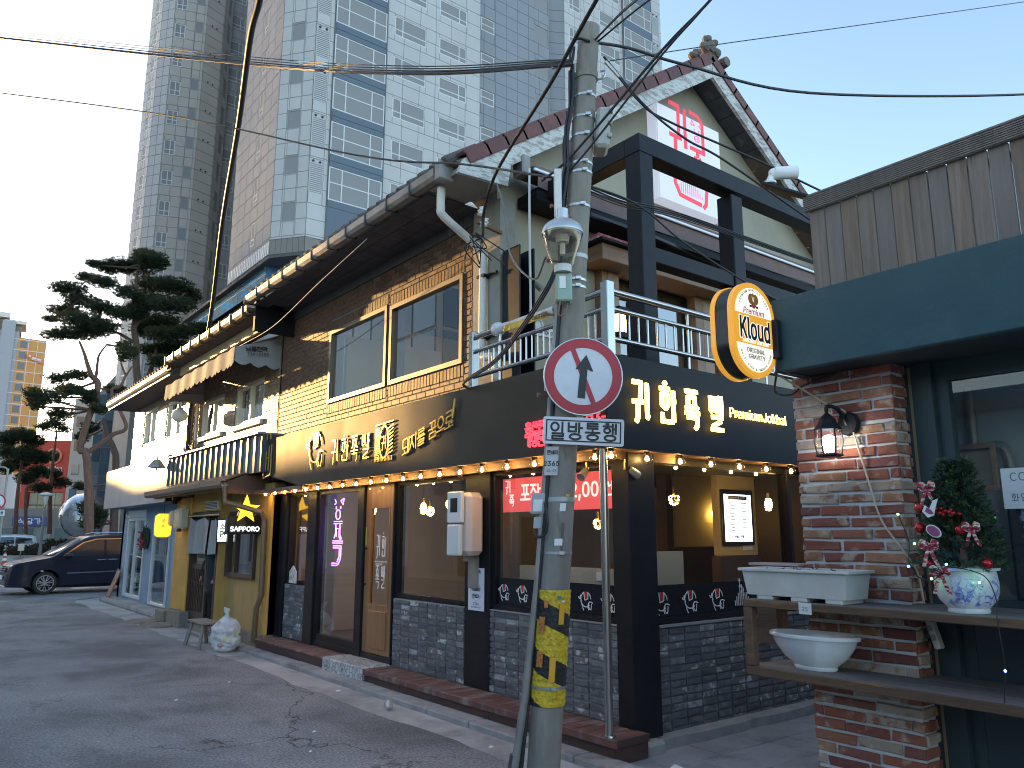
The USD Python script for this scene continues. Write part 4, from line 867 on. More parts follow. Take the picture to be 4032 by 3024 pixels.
t = thing('roof_shelf_display', 'lit yellow shelf unit in the upper room behind the balcony door', 'shelf', (8.3, 9.5, 3.3))
mb = MB()
for i in range(9): mb.box((7.6 + i * .16, 9.5, 3.3), (7.7 + i * .16, 9.6, 3.95))
obj('panel', mb, M('lit_yellow_panel', (.6, .42, .1), .6, emit=(1, .62, .12), es=1.0), t)
# wall lantern on the timber post and small camera
wl = thing('wall_lantern', 'black square wall lantern glowing up and down on the timber post', 'wall lamp', (6.76, 6.5, 4.4))
obj('cap', MB().box((6.68, 6.42, 4.43), (6.86, 6.58, 4.52), .004), m_black, wl); obj('base', MB().box((6.68, 6.42, 4.13), (6.86, 6.58, 4.2), .004), m_black, wl); obj('glow_panel', MB().box((6.71, 6.45, 4.2), (6.83, 6.57, 4.43)), emission('lantern_glow', (1, .62, .2), 7.), wl)
cm = thing('wall_camera', 'small grey camera on a white box beside the black steel column', 'camera', (5.4, 6.66, 4.6))
obj('box', MB().box((5.33, 6.6, 4.5), (5.5, 6.7, 4.72), .01), m_pvc, cm); obj('barrel', MB().lathe([(0, -.06), (.035, -.06), (.04, .06), (0, .06)], (5.5, 6.55, 4.56), (.5, -.5, -.7), 12), m_gutter, cm, smooth=40)
ns = thing('no_smoking_sign', 'small white NO SMOKING plate on the gable wall behind the railing', 'sign', (5.7, 6.68, 4.1))
fr = FB(5.52, 6.69, 4.02); obj('plate', MB().prism(sbox(0, 0, .36, .11).union(Point(.1, .1).buffer(.07)), fr, .01), m_white, ns); obj('letters', MB().prism(place(latin('NO SMOKING', .04, True), .185, .05), fr, .002, .0105), m_holder, ns)
# ---------------------------------------------------------------- brick upper storey over the two small shops
m_ylbrick = M('tan_brick', (.3, .22, .13), .42, col2=(.2, .13, .075), scale=7, pos=(.4, .62), bump=.2, bscale=60, bdist=.004, spec=.45)
m_ymort = M('tan_mortar', (.17, .13, .09), .9)
m_cream_f = M('cream_frame', (.62, .57, .45), .35, spec=.7)
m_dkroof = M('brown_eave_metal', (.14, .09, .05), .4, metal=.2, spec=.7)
A2 = thing('brick_annex', 'tan brick upper storey with four small windows beyond the scalloped awning', 'building', (5.0, 13, 3.2))
frL = FA(5.0, 23.72)
hl = [(1.15, 2.5, 4.08, 5.03), (3.4, 5.1, 4.05, 4.98), (6.32, 7.8, 3.82, 4.6), (8.5, 10.02, 3.82, 4.6)]
wl_ = obj('brick_wall', wall_rects(MB(), frL, (0, 10.75, 2.6, 5.25), hl, -.25, -.001).box((5.0, 23.7, 2.4), (9.5, 23.72, 5.25)), m_ymort, A2)
bm = MB(); rng = random.Random(21)
for i in range(32):
    u = -(i % 2) * .11
    while u < 10.74:
        for c in rects_minus((max(u, .0), min(u + .22, 10.74), 2.9 + i * .073, 2.9 + (i + 1) * .073), hl):
            if c[1] - c[0] > .03: bm.add(*brick_mesh(frL, c[0] + .004, c[1] - .004, c[2] + .004, c[3] - .004, .008 + rng.uniform(-.001, .001), rng, .001))
        u += .22
obj('bricks', bm, m_ylbrick, wl_, kind='stuff')
for a, b, c, d in hl: window((frL[0] + frL[1] * a, frL[1], frL[2], frL[3]), b - a, c, d, .06, .1, m_cream_f, m_glassup, mull=((b - a) / 2,), rec=.06, parent=A2, name='sliding_window')
sl_ = MB()
for a, b, c, d in hl[2:]: obj('window_sill', MB().fbox(frL, a - .04, b + .04, c - .1, c - .005, 0, .07, .01), m_cream_f, A2)
r2 = obj('roof', MB().add([(4.3, 12.6, 5.44), (4.3, 17.7, 5.44), (8, 17.7, 7.2), (8, 12.6, 7.2), (4.3, 12.6, 5.5), (4.3, 17.7, 5.5), (8, 17.7, 7.26), (8, 12.6, 7.26)], [[0, 1, 2], [0, 2, 3], [4, 6, 5], [4, 7, 6], [0, 4, 5], [0, 5, 1], [1, 5, 6], [1, 6, 2], [3, 7, 4], [3, 4, 0]])
          .add([(4.35, 17.7, 5.3), (4.35, 23.9, 5.3), (8, 23.9, 7.0), (8, 17.7, 7.0), (4.35, 17.7, 5.36), (4.35, 23.9, 5.36), (8, 23.9, 7.06), (8, 17.7, 7.06)], [[0, 1, 2], [0, 2, 3], [4, 6, 5], [4, 7, 6], [0, 4, 5], [0, 5, 1], [1, 5, 6], [1, 6, 2], [3, 7, 4], [3, 4, 0]]), m_gtile, A2)
for i in range(26): obj('eave_tile', MB().lathe([(0, 0), (.05, 0), (.055, .03), (.05, .35), (0, .35)], (4.28, 17.75 + i * .24, 5.40), (.9, 0, .43), 9), m_tile, r2)
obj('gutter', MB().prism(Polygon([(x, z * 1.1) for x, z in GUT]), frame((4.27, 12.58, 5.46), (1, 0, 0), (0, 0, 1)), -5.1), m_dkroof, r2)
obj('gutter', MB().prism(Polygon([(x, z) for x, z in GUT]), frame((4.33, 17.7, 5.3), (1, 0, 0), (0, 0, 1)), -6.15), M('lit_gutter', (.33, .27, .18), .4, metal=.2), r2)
for i in range(9): obj('gutter_bracket', MB().box((4.18, 12.75 + i * .6, 5.37), (4.37, 12.775 + i * .6, 5.55)), m_dkroof, r2)
obj('eave_fascia', MB().box((4.55, 12.95, 5.2), (4.6, 17.7, 5.38)), M('yellow_eave_board', (.45, .36, .22), .45, col2=(.36, .28, .16), scale=3, spec=.7), A2)
obj('eave_soffit', MB().box((4.3, 12.6, 5.385), (5.0, 17.7, 5.41)).box((4.36, 17.72, 5.2), (5.0, 23.9, 5.22)), m_dboard, A2)
obj('eave_board', MB().box((4.34, 17.72, 5.19), (4.362, 23.9, 5.24)), m_cream_f, A2)
# scalloped awning
an = thing('scalloped_awning', 'grey brown fabric awning with scalloped edge over the upper windows', 'awning', (4.2, 15, 4.8))
m_awn = M('awning_fabric', (.2, .18, .165), .8, col2=(.16, .145, .13), scale=2, stretch=(1, 3, .3))
def sheet(P, mth, parent, name, t=None):
    v = np.array(P, float); k = len(v) // 2; f = []
    for i in range(k - 1): f += [[2 * i, 2 * i + 1, 2 * i + 3], [2 * i, 2 * i + 3, 2 * i + 2]]
    return obj(name, trimesh.Trimesh(v, np.array(f), process=False), mth, parent, smooth=True)
P = []
for y in np.linspace(13.0, 17.3, 9): P += [(5.0, y, 5.16), (4.2, y, 4.9 - .008 * (y - 13))]
sheet(P, m_awn, an, 'canopy')
P = []
for i, y in enumerate(np.linspace(13.0, 17.3, 141)): P += [(4.2 + .012 * math.sin(y * 9), y, 4.9 - .008 * (y - 13)), (4.19 + .015 * math.sin(y * 9), y, 4.62 - .008 * (y - 13) - .055 * abs(math.sin((y - 13) * math.pi / .215)))]
sheet(P, m_awn, an, 'valance')
P = []
for i, x in enumerate(np.linspace(4.2, 5.0, 33)): P += [(x, 13.0 + .008 * math.sin(x * 14), 4.9 + .26 * (x - 4.2) / .8), (x, 13.0 + .012 * math.sin(x * 14), 4.66 - .06 * abs(math.sin((x - 4.2) * math.pi / .27)) - .02 * (x - 4.2))]
m_awne = M('awning_end', (.34, .34, .35), .8, col2=(.28, .28, .29), scale=3)
ae = sheet(P, m_awne, an, 'end_panel')
P = []
for i, x in enumerate(np.linspace(4.2, 5.0, 9)): P += [(x, 17.3, 4.87 + .26 * (x - 4.2) / .8), (x, 17.3, 4.55)]
sheet(P, m_awne, an, 'end_panel')
obj('letters', MB().prism(hangul('남용천막', .085, .075, .014, .12), frame((4.38, 12.985, 4.845), (1, 0, .12), (-.12, 0, 1)), .003).prism(latin('719-2185', .055), frame((4.4, 12.985, 4.765), (1, 0, .1), (-.1, 0, 1)), .003), m_holder, an)
obj('frame_tube', MB().tube([(4.22, 13.05, 4.7), (5.0, 13.05, 4.75)], .012).tube([(4.22, 17.25, 4.7), (5.0, 17.25, 4.75)], .012).tube([(4.22, 13.05, 4.7), (4.22, 17.25, 4.7)], .012), m_gutter, an)
gp_ = thing('globe_lamp', 'unlit round globe lamp on a hook under the awning corner', 'lamp', (4.5, 17.25, 4.25))
obj('globe', MB().lathe([(.165 * math.sin(a), -.14 * math.cos(a)) for a in np.linspace(0, math.pi, 14)], (4.5, 17.25, 4.25), n=24), M('globe_white', (.62, .57, .5), .3), gp_, smooth=True)
obj('collar', MB().lathe([(0, .17), (.07, .17), (.075, .12), (0, .12)], (4.5, 17.25, 4.25), n=16), m_gutter, gp_); obj('hook', MB().tube(spline([(4.5, 17.25, 4.42), (4.48, 17.3, 4.56), (4.62, 17.3, 4.6), (5.0, 17.3, 4.55)]), .012), m_gutter, gp_)
wp = thing('wall_pipe', 'grey drain pipe with a tangle of cables between the annex windows', 'pipe', (4.94, 17.75, 4.2))
obj('pipe', MB().tube([(4.94, 17.95, 5.2), (4.94, 17.95, 3.75), (4.9, 18.1, 3.6), (4.9, 18.1, 3.4)], .05, 10), m_gutter, wp, smooth=40); obj('pipe', MB().tube([(4.95, 17.6, 5.2), (4.95, 17.6, 3.4)], .03, 8), m_cream_f, wp, smooth=40)
rng = random.Random(8); cb_ = MB()
for k in range(9):
    y = 17.7 + rng.uniform(-.3, .3); cb_.tube(spline([(4.9, y, 3.5 + rng.uniform(0, .3)), (4.84, y + rng.uniform(-.3, .4), 3.45 + rng.uniform(-.1, .2)), (4.86, y + rng.uniform(-.3, .5), 3.6 + rng.uniform(-.1, .2)), (4.93, y + rng.uniform(-.2, .3), 3.5)], 5), .008, 5)
obj('cables', cb_, m_holder, wp, kind='stuff')
# ---------------------------------------------------------------- ochre noodle shop
m_ochre = M('ochre_render', (.48, .30, .085), .85, col2=(.38, .235, .075), scale=1.6, stretch=(2, 2, .6), pos=(.35, .65), dirt=(.30, .22, .11), dscale=1.3, dpos=(.52, .72), bump=.25, bscale=70)
m_ochre2 = M('ochre_pillar', (.60, .33, .06), .8, col2=(.5, .27, .055), scale=2, bump=.2, bscale=70)
m_brownw = M('dark_brown_wood', (.065, .035, .022), .55, col2=(.045, .024, .016), scale=4, stretch=(3, 3, .5))
m_base = M('stone_base', (.25, .22, .17), .9, col2=(.17, .15, .12), scale=4, bump=.3, bscale=40)
Y_ = thing('ochre_shop', 'ochre rendered noodle shop with lattice door and brown window', 'building', (5.0, 15.5, 0))
fy = FA(4.82, 14.62)
obj('wall', wall_rects(MB(), fy, (0, 2.17, .2, 2.6), [(.1, 1.5, 1.03, 2.1)], -.2, 0).box((4.66, 14.6, .2), (5.0, 14.66, 2.6)), m_ochre, Y_)
obj('door_head', MB().box((4.66, 14.66, 2.2), (4.9, 16.3, 2.6)), m_ochre2, Y_)
obj('pillar', MB().box((4.62, 16.3, .3), (5.0, 17.08, 2.5), .01), m_ochre2, Y_); obj('pillar', MB().box((4.79, 12.45, .2), (4.98, 12.62, 2.5), .006), m_ochre2, Y_); obj('jamb', MB().box((4.86, 17.08, .1), (5.0, 18.2, 2.5)), m_ochre2, Y_)
obj('pillar_base', MB().box((4.52, 16.24, -.02), (5.0, 17.12, .3), .02), m_base, Y_); obj('plinth', MB().box((4.77, 12.45, -.02), (5.1, 14.62, .2), .015), m_base, Y_)
window(FA(4.82, 14.5), 1.4, 1.03, 2.1, .08, .1, m_brownw, m_glass, mull=(.45,), rec=-.01, parent=Y_, name='window')
obj('transom', MB().box((4.79, 13.1, 2.11), (4.87, 14.5, 2.17)), m_brownw, Y_)
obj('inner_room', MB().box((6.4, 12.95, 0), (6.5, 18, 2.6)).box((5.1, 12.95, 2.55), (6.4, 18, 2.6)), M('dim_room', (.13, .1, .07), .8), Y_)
d = MB(); fd = FA(4.70, 16.3)
for a, b, c, e in [(0, .1, .1, 2.1), (.86, .96, .1, 2.1), (.1, .86, .1, .33), (.1, .86, 1.12, 1.21), (.1, .86, 2.0, 2.1), (.1, .86, .83, .88)]: d.fbox(fd, a, b, c, e, -.04, .0)
dd = obj('sliding_door', d, m_brownw, Y_)
for i in range(7): obj('lattice_slat', MB().fbox(fd, .14 + i * .102, .165 + i * .102, .33, 1.12, -.03, .008), m_brownw, dd)
obj('door_panel', MB().fbox(fd, .1, .86, .33, 1.12, -.035, -.03), m_brownw, dd); obj('pane', MB().quad(*[fd[0] + fd[1] * u_ + fd[2] * v_ - fd[3] * .018 for u_, v_ in ((.1, 1.21), (.86, 1.21), (.86, 2.0), (.1, 2.0))]), m_glass, dd)
fe = FA(4.66, 16.3)
obj('door_frame', MB().fbox(fe, 0, 1.66, 2.1, 2.19, -.1, .01).fbox(fe, 1.58, 1.66, .1, 2.1, -.1, .01).fbox(fe, -.0, .03, .1, 2.1, -.1, .01), m_brownw, Y_)
obj('door_sill', MB().fbox(fe, 0, 1.66, -.02, .1, -.3, .02), m_base, Y_)
obj('vent_grille', MB().fbox(fe, .85, 1.6, 2.22, 2.38, 0, .03), m_cream_f, Y_)
for i in range(5): obj('vent_slat', MB().fbox(fe, .89, 1.56, 2.238 + i * .027, 2.25 + i * .027, .03, .04), m_brownw, Y_)
cu = thing('door_curtain', 'grey split linen curtain hanging over the noodle shop door', 'curtain', (4.6, 15.5, 2.1))
m_lin = M('grey_linen', (.36, .34, .32), .9, col2=(.31, .295, .28), scale=30)
def flap(y0, y1, ph):
    P = []
    for i, y in enumerate(np.linspace(y0, y1, 30)):
        t = (i / 29); top = 2.09 - .07 * abs(math.sin(t * math.pi * 1.5))
        P += [(4.6 + .02 * math.sin(t * 11 + ph), y, top), (4.59 + .04 * math.sin(t * 11 + ph), y + .02, 1.40 + .02 * t)]
    sheet(P, m_lin, cu, 'cloth_panel')
flap(16.24, 14.98, 0); flap(14.95, 14.56, 2)
obj('rod', MB().tube([(4.6, 16.35, 2.12), (4.6, 14.48, 2.12)], .016, 8), M('bamboo', (.5, .36, .16), .5), cu)
# person half hidden in the doorway
pe = thing('person', 'person in a dark jacket and trousers stooping in the doorway behind the linen curtain', 'person', (4.82, 15.22, .1))
import manifold3d as m3
def body(chain):
    """joints (x,y,z,r) joined by the hulls of their end spheres; returns a smooth trimesh"""
    tot = None
    for seq in chain:
        for (a, b) in zip(seq[:-1], seq[1:]):
            s = [m3.Manifold.sphere(q[3], 14).translate(q[:3]) for q in (a, b)]
            h = m3.Manifold.batch_hull(s); tot = h if tot is None else tot + h
    mm = tot.refine_to_length(.03).to_mesh()
    t = trimesh.Trimesh(mm.vert_properties[:, :3], mm.tri_verts, process=True)
    trimesh.smoothing.filter_taubin(t, iterations=8); return t
px, py = 4.84, 15.22
jk = body([[(px, py, .92, .16), (px, py + .03, 1.2, .18), (px - .04, py + .12, 1.42, .13), (px - .06, py + .14, 1.5, .06)], [(px - .02, py + .17, 1.4, .085), (px - .1, py + .32, 1.2, .065), (px - .12, py + .36, 1.02, .052)], [(px + .02, py - .15, 1.4, .085), (px + .02, py - .2, 1.15, .065), (px - .05, py - .15, .95, .05)], [(px, py, .92, .165), (px, py, .78, .17)]])
bd = body([[(px - .06, py + .14, 1.5, .055), (px - .1, py + .2, 1.6, .05)], [(px - .12, py + .24, 1.68, .095), (px - .14, py + .25, 1.62, .075)], [(px - .12, py + .36, 1.02, .042), (px - .125, py + .365, .97, .04)], [(px - .05, py - .15, .95, .04), (px - .08, py - .13, .9, .036)],
           [(px, py + .08, .85, .1), (px, py + .09, .5, .07), (px, py + .1, .18, .055)], [(px, py - .08, .85, .1), (px + .02, py - .09, .5, .07), (px + .03, py - .1, .18, .055)]])
pb = obj('body', bd, M('skin', (.42, .25, .18), .5), pe, smooth=True)
hd = MB()
for k, (dy, dz, L) in enumerate([(-.03, 0, .07), (-.012, -.004, .08), (.008, -.004, .078), (.026, 0, .06)]):
    hd.tube([(px - .125, py + .365 + dy, .955), (px - .135, py + .365 + dy * 1.1, .955 - L * .6), (px - .12, py + .365 + dy * 1.1, .955 - L)], [.011, .0095, .008], 7)
hd.tube([(px - .15, py + .35, .96), (px - .175, py + .345, .93), (px - .172, py + .345, .9)], [.012, .011, .009], 7); hd.lathe([(0, .05), (.03, .03), (.04, 0), (.034, -.025), (0, -.04)], (px - .126, py + .365, .965), n=10, sx=.55)
obj('hand', hd, M('skin', (.42, .25, .18), .5), pb, smooth=True)
obj('hair', MB().tm(body([[(px - .1, py + .22, 1.72, .1), (px - .08, py + .2, 1.66, .085)]])), m_holder, pb, smooth=True)
obj('jacket', jk, M('dark_jacket', (.018, .019, .023), .8, bump=.3, bscale=14), pe, smooth=True)
obj('trousers', body([[(px, py + .08, .88, .115), (px, py + .09, .5, .085), (px, py + .1, .14, .075)], [(px, py - .08, .88, .115), (px + .02, py - .09, .5, .085), (px + .03, py - .1, .14, .075)]]), M('dark_trousers', (.012, .012, .014), .85), pe, smooth=True)
for dy in (.1, -.1): obj('shoe', MB().tm(body([[(px + .03, py + dy, .06, .055), (px - .12, py + dy, .045, .045)]])), M('pale_shoe', (.5, .53, .55), .5), pe, smooth=True)
# small tiled eave with ribbed parapet
rp = thing('ribbed_parapet', 'ribbed metal parapet with dark battens above the noodle shop eave', 'parapet', (4.5, 14.5, 2.75))
m_rib = M('ribbed_panel', (.33, .3, .25), .42, col2=(.26, .235, .2), scale=4, stretch=(1, 1, .3), spec=.7)
obj('panel', MB().box((4.51, 12.35, 2.75), (4.56, 17.85, 3.36)), m_rib, rp)
for i in range(17): obj('batten', MB().box((4.47, 12.5 + i * .325, 2.75), (4.51, 12.59 + i * .325, 3.34)), M('batten_grey', (.10, .105, .11), .5), rp)
obj('coping', MB().box((4.42, 12.3, 3.36), (5.0, 17.85, 3.39)), m_gutter, rp); obj('return', MB().box((4.5, 12.3, 2.75), (5.0, 12.35, 3.36)), M('dark_grey_panel', (.06, .065, .07), .5), rp)
ev = thing('small_eave', 'narrow brown tiled eave with gutter over the noodle shop front', 'eave', (4.2, 15.3, 2.6))
obj('roof_slope', MB().add([(4.16, 12.9, 2.63), (4.16, 17.8, 2.63), (4.5, 17.8, 2.76), (4.5, 12.9, 2.76), (4.16, 12.9, 2.66), (4.16, 17.8, 2.66), (4.5, 17.8, 2.79), (4.5, 12.9, 2.79)], [[0, 2, 1], [0, 3, 2], [4, 5, 6], [4, 6, 7], [0, 1, 5], [0, 5, 4], [0, 4, 7], [0, 7, 3], [1, 2, 6], [1, 6, 5]]), m_dkroof, ev)
obj('underside', MB().box((4.22, 12.9, 2.56), (5.0, 17.8, 2.6)), m_brownw, ev); obj('verge_board', MB().prism(Polygon([(4.2, 2.42), (4.98, 2.42), (4.98, 2.74), (4.48, 2.74), (4.2, 2.62)]), FB(0, 12.92), .03), M('verge_wood', (.12, .055, .03), .6), ev)
obj('gutter', MB().prism(Polygon([(x, z) for x, z in GUT]), frame((4.14, 12.88, 2.58), (1, 0, 0), (0, 0, 1)), -4.95), m_dkroof, ev)
obj('fascia_strip', MB().box((4.24, 12.95, 2.49), (4.27, 17.75, 2.555)), m_ochre, ev)
obj('downspout', MB().tube([(4.14, 12.86, 2.53), (4.14, 12.8, 2.28), (4.68, 12.62, 2.12), (4.74, 12.62, 2.0), (4.74, 12.58, .8), (4.70, 12.64, .6), (4.70, 12.68, .08)], .045, 8), m_dkroof, ev)
# signs and lamps of the noodle shop
ss = thing('beer_star_sign', 'black box sign with glowing yellow star and white SAPPORO lettering', 'sign', (4.55, 12.98, 1.95))
fr = FB(4.26, 12.96, 1.77)
obj('box', MB().fbox(fr, 0, .57, 0, .3, -.14, 0, .012), m_film, ss)
star = Polygon([((.2 if i % 2 == 0 else .082) * 1.18 * math.sin(i * math.pi / 5) + .28, (.2 if i % 2 == 0 else .082) * 1.18 * math.cos(i * math.pi / 5) + .4) for i in range(10)])
obj('star', MB().prism(star, fr, .03, .012), M('lit_star', (.7, .42, .02), .4, emit=(1, .55, .03), es=.85), ss); obj('star_back', MB().prism(star.buffer(.012), fr, .05, -.05), m_film, ss)
obj('letters', MB().prism(affinity.scale(place(latin('SAPPORO', .075, True), .285, .085), 1.0, 1, origin=(.285, .085)), fr, .006, .001), M('lit_white_letter', (.75, .78, .85), .4, emit=(.85, .92, 1), es=.8), ss)
obj('bracket', MB().box((4.78, 13.0, 1.8), (4.82, 13.06, 2.1)), m_black, ss)
ls = thing('lit_menu_plate', 'small lit white plate with black brush writing beside the noodle shop window', 'sign', (4.7, 14.56, 1.82))
fr = FB(4.6, 14.56, 1.62); obj('plate', MB().fbox(fr, 0, .2, 0, .42, -.03, 0), m_brownw, ls); obj('face', MB().fbox(fr, .015, .185, .02, .4, .0005, .004), M('lit_plate', (.7, .75, .72), .5, emit=(.85, 1, .92), es=.6), ls); obj('writing', MB().prism(place(hangul('소', .09, .09, .016), .1, .3), fr, .002, .0045).prism(place(hangul('면', .09, .1, .016), .1, .15), fr, .002, .0045), m_holder, ls)
lt_ = thing('paper_lantern', 'tall yellow paper lantern hanging from the eave before the blue shop', 'lantern', (4.33, 17.15, 1.95))
obj('shade', MB().lathe([(0, -.235), (.1, -.235), (.155, -.19), (.165, 0), (.155, .19), (.1, .235), (0, .235)], (4.33, 17.15, 1.95), n=20), M('lantern_paper', (.72, .46, .03), .5, emit=(1, .56, .03), es=.6), lt_, smooth=40)
obj('hanger', MB().tube([(4.33, 17.15, 2.18), (4.33, 17.15, 2.55)], .008, 6).lathe([(0, .25), (.1, .25), (.1, .235), (0, .235)], (4.33, 17.15, 1.95), n=16), m_holder, lt_)
t1 = MB().prism(place(hangul('손', .07, .1, .008), -.02, .02), frame((4.29, 17.0, 1.97), (.55, -.835, 0), (0, 0, 1)), .004)
obj('writing', MB().prism(place(hangul('국', .08, .07, .007), .05, .06), frame((4.26, 17.02, 1.98), (.55, -.835, 0), (0, 0, 1)), .006).prism(place(hangul('수', .08, .07, .007), .05, -.04), frame((4.26, 17.02, 1.98), (.55, -.835, 0), (0, 0, 1)), .006), M('brown_ink', (.3, .16, .02), .6), lt_)
gm = thing('gas_meter', 'beige gas meter housing on the ochre pillar behind the yellow lantern', 'meter box', (4.55, 16.7, 2.05))
obj('body', MB().box((4.42, 16.35, 1.88), (4.62, 16.8, 2.28), .04), M('beige_plastic', (.5, .44, .32), .5), gm); obj('front_cover', MB().box((4.38, 16.82, 1.93), (4.58, 17.05, 2.24), .05), M('beige_plastic', (.5, .44, .32), .5), gm); obj('knob', MB().lathe([(0, 0), (.05, 0), (.04, .06), (0, .06)], (4.5, 16.6, 1.82), n=10), m_holder, gm)
wc = thing('eave_camera', 'small dark camera under the eave above the yellow lantern', 'camera', (4.6, 17.35, 2.42)); obj('dome', MB().lathe([(0, 0), (.05, .01), (.06, .06), (.06, .1), (0, .1)], (4.6, 17.45, 2.38), n=14), m_film, wc, smooth=40); obj('mount', MB().box((4.55, 17.4, 2.48), (4.7, 17.5, 2.56)), m_holder, wc)
# stool and rubbish bag
so = thing('wooden_stool', 'small weathered wooden stool beside the clear rubbish bag', 'stool', (4.1, 13.3, 0))
m_old = M('weathered_wood', (.27, .235, .19), .8, col2=(.19, .165, .135), scale=6, stretch=(1, .3, 1))
obj('seat', MB().box((3.97, 12.95, .365), (4.27, 13.75, .4), .008), m_old, so)
for sx in (0, 1):
    for sy in (0, 1): obj('leg', MB().beam((4.0 + sx * .24 + (-.05 if not sx else .05), 13.03 + sy * .62 + (-.06 if not sy else .06), 0), (4.02 + sx * .2, 13.05 + sy * .58, .37), .04, .05), m_old, so)
obj('stretcher', MB().beam((4.0, 13.05, .18), (4.0, 13.68, .18), .025, .035), m_old, so); obj('stretcher', MB().beam((4.25, 13.05, .18), (4.25, 13.68, .18), .025, .035), m_old, so)
bg = thing('rubbish_bag', 'knotted clear plastic rubbish bag full of waste beside the wooden stool', 'bag', (4.23, 12.6, 0))
ic = trimesh.creation.icosphere(4); v = ic.vertices.copy()
rn = .72 + .5 * (meshkit.fbm(v * 1.9, 4, 3) - .3) + .16 * (meshkit.noise(v * 6, 4) - .5)
z = v[:, 2]; taper = np.interp(z, [-1, -.6, .2, .7, 1], [.86, 1.0, .98, .62, .12])
v2 = np.c_[np.sign(v[:, 0]) * np.abs(v[:, 0] / np.maximum(1e-6, np.hypot(v[:, 0], v[:, 1]))) * np.hypot(v[:, 0], v[:, 1]) ** .35 * rn * .27 * taper, np.sign(v[:, 1]) * np.abs(v[:, 1] / np.maximum(1e-6, np.hypot(v[:, 0], v[:, 1]))) * np.hypot(v[:, 0], v[:, 1]) ** .35 * rn * .30 * taper, (z + 1) * .27 + .05 * (meshkit.noise(v * 3, 9) - .5) * (z > -.7)]
v2[:, 2] = np.maximum(v2[:, 2], .005)
m_bag = usdkit.material(stage, '/World/Looks/bag_plastic', {'t': ('transparent_bsdf', {}), 'g': ('principled_bsdf', {'base_color': (.75, .76, .78), 'roughness': .25}), 'n': ('noise_texture', {'scale': 9., 'detail': 4.}), 'ge': ('geometry', {}), 'r': ('rgb_ramp', {'ramp': [(.35, (.15, .15, .15)), (.65, (.75, .75, .75))]}), 'm': ('mix_closure', {}), 'b': ('bump', {'strength': .9, 'distance': .03}), 'n2': ('noise_texture', {'scale': 22., 'detail': 3.})},
     [('ge.position', 'n.vector'), ('ge.position', 'n2.vector'), ('n.fac', 'r.fac'), ('r.color', 'm.fac'), ('n2.fac', 'b.height'), ('b.normal', 'g.normal'), ('t.BSDF', 'm.closure1'), ('g.BSDF', 'm.closure2')], surface='m.closure')
off = np.array([4.23, 12.6, 0])
obj('film', trimesh.Trimesh(v2 + off, ic.faces, process=False), m_bag, bg, smooth=True)
mix = MB(); rng = random.Random(4)
cols = [M('waste_white', (.65, .64, .62), .6), M('waste_yellow', (.5, .42, .1), .6), M('waste_pink', (.5, .3, .3), .6), M('waste_grey', (.3, .31, .33), .5)]
for k in range(16):
    q = off + [rng.uniform(-.14, .14), rng.uniform(-.14, .14), .08 + k * .02]; mm = MB(); mm.tm(trimesh.creation.icosphere(1, rng.uniform(.05, .09)).apply_scale([rng.uniform(.6, 1.2), rng.uniform(.6, 1.2), rng.uniform(.5, 1)]).apply_translation(q)); obj('waste', mm, cols[k % 4], bg)
obj('knot', MB().tube([(4.23, 12.6, .5), (4.22, 12.58, .56), (4.19, 12.53, .61), (4.15, 12.5, .66)], [.05, .026, .04, .012], 9).tube([(4.23, 12.6, .54), (4.25, 12.66, .6), (4.24, 12.72, .62)], [.026, .045, .01], 7), M('bag_knot', (.7, .71, .72), .3), bg, smooth=True)
# ---------------------------------------------------------------- blue shop at the corner
m_blue = M('blue_render', (.23, .32, .42), .8, col2=(.2, .285, .38), scale=1.2, dirt=(.17, .23, .3), dpos=(.6, .8), bump=.1, bscale=80)
m_alu = M('white_aluminium', (.6, .62, .62), .35)
m_lead = M('grey_sign_metal', (.33, .335, .34), .45, col2=(.27, .275, .28), scale=2.5, stretch=(1, 1, .15), pos=(.35, .65), spec=.4)
Bs = thing('blue_shop', 'pale blue corner shop with white aluminium door and tall window', 'building', (5.0, 21, 0))
fb = FA(5.0, 23.98)
wb = wall_rects(MB(), fb, (0, 5.8, .0, 2.6), [(.7, 2.55, .18, 2.2), (3.45, 4.92, .15, 2.18)], -.2, 0)
wb.box((5.0, 23.78, 0), (9.5, 23.98, 2.6)); obj('wall', wb, m_blue, Bs)
window(FA(5.0, 23.28), 1.85, .18, 2.2, .07, .08, m_alu, m_glass, mull=(.85,), rec=.02, parent=Bs, name='door'); window(FA(5.0, 20.53), 1.47, .15, 2.18, .05, .06, m_alu, m_glass, rec=-.005, parent=Bs, name='tall_window')
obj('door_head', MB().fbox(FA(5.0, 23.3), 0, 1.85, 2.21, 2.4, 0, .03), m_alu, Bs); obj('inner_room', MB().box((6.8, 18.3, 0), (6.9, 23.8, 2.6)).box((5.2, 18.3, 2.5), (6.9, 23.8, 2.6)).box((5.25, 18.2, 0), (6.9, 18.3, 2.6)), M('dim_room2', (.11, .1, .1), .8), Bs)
gs = thing('grey_fascia', 'long bare grey metal fascia above the blue shop', 'shop sign', (4.5, 21, 2.44))
obj('front', MB().box((4.5, 17.9, 2.46), (4.53, 24.15, 3.48)), m_lead, gs); obj('end_panel', MB().box((4.53, 17.9, 2.6), (5.0, 17.93, 3.48)), M('slate_end', (.16, .19, .21), .5), gs); obj('top', MB().box((4.53, 17.93, 3.45), (5.0, 24.15, 3.48)), m_lead, gs); obj('bottom', MB().box((4.53, 17.93, 2.46), (5.0, 24.15, 2.48)), M('slate_end', (.16, .19, .21), .5), gs)
gl_ = thing('gooseneck_lamp', 'small grey shade lamp on top of the grey fascia', 'lamp', (4.35, 17.95, 3.3))
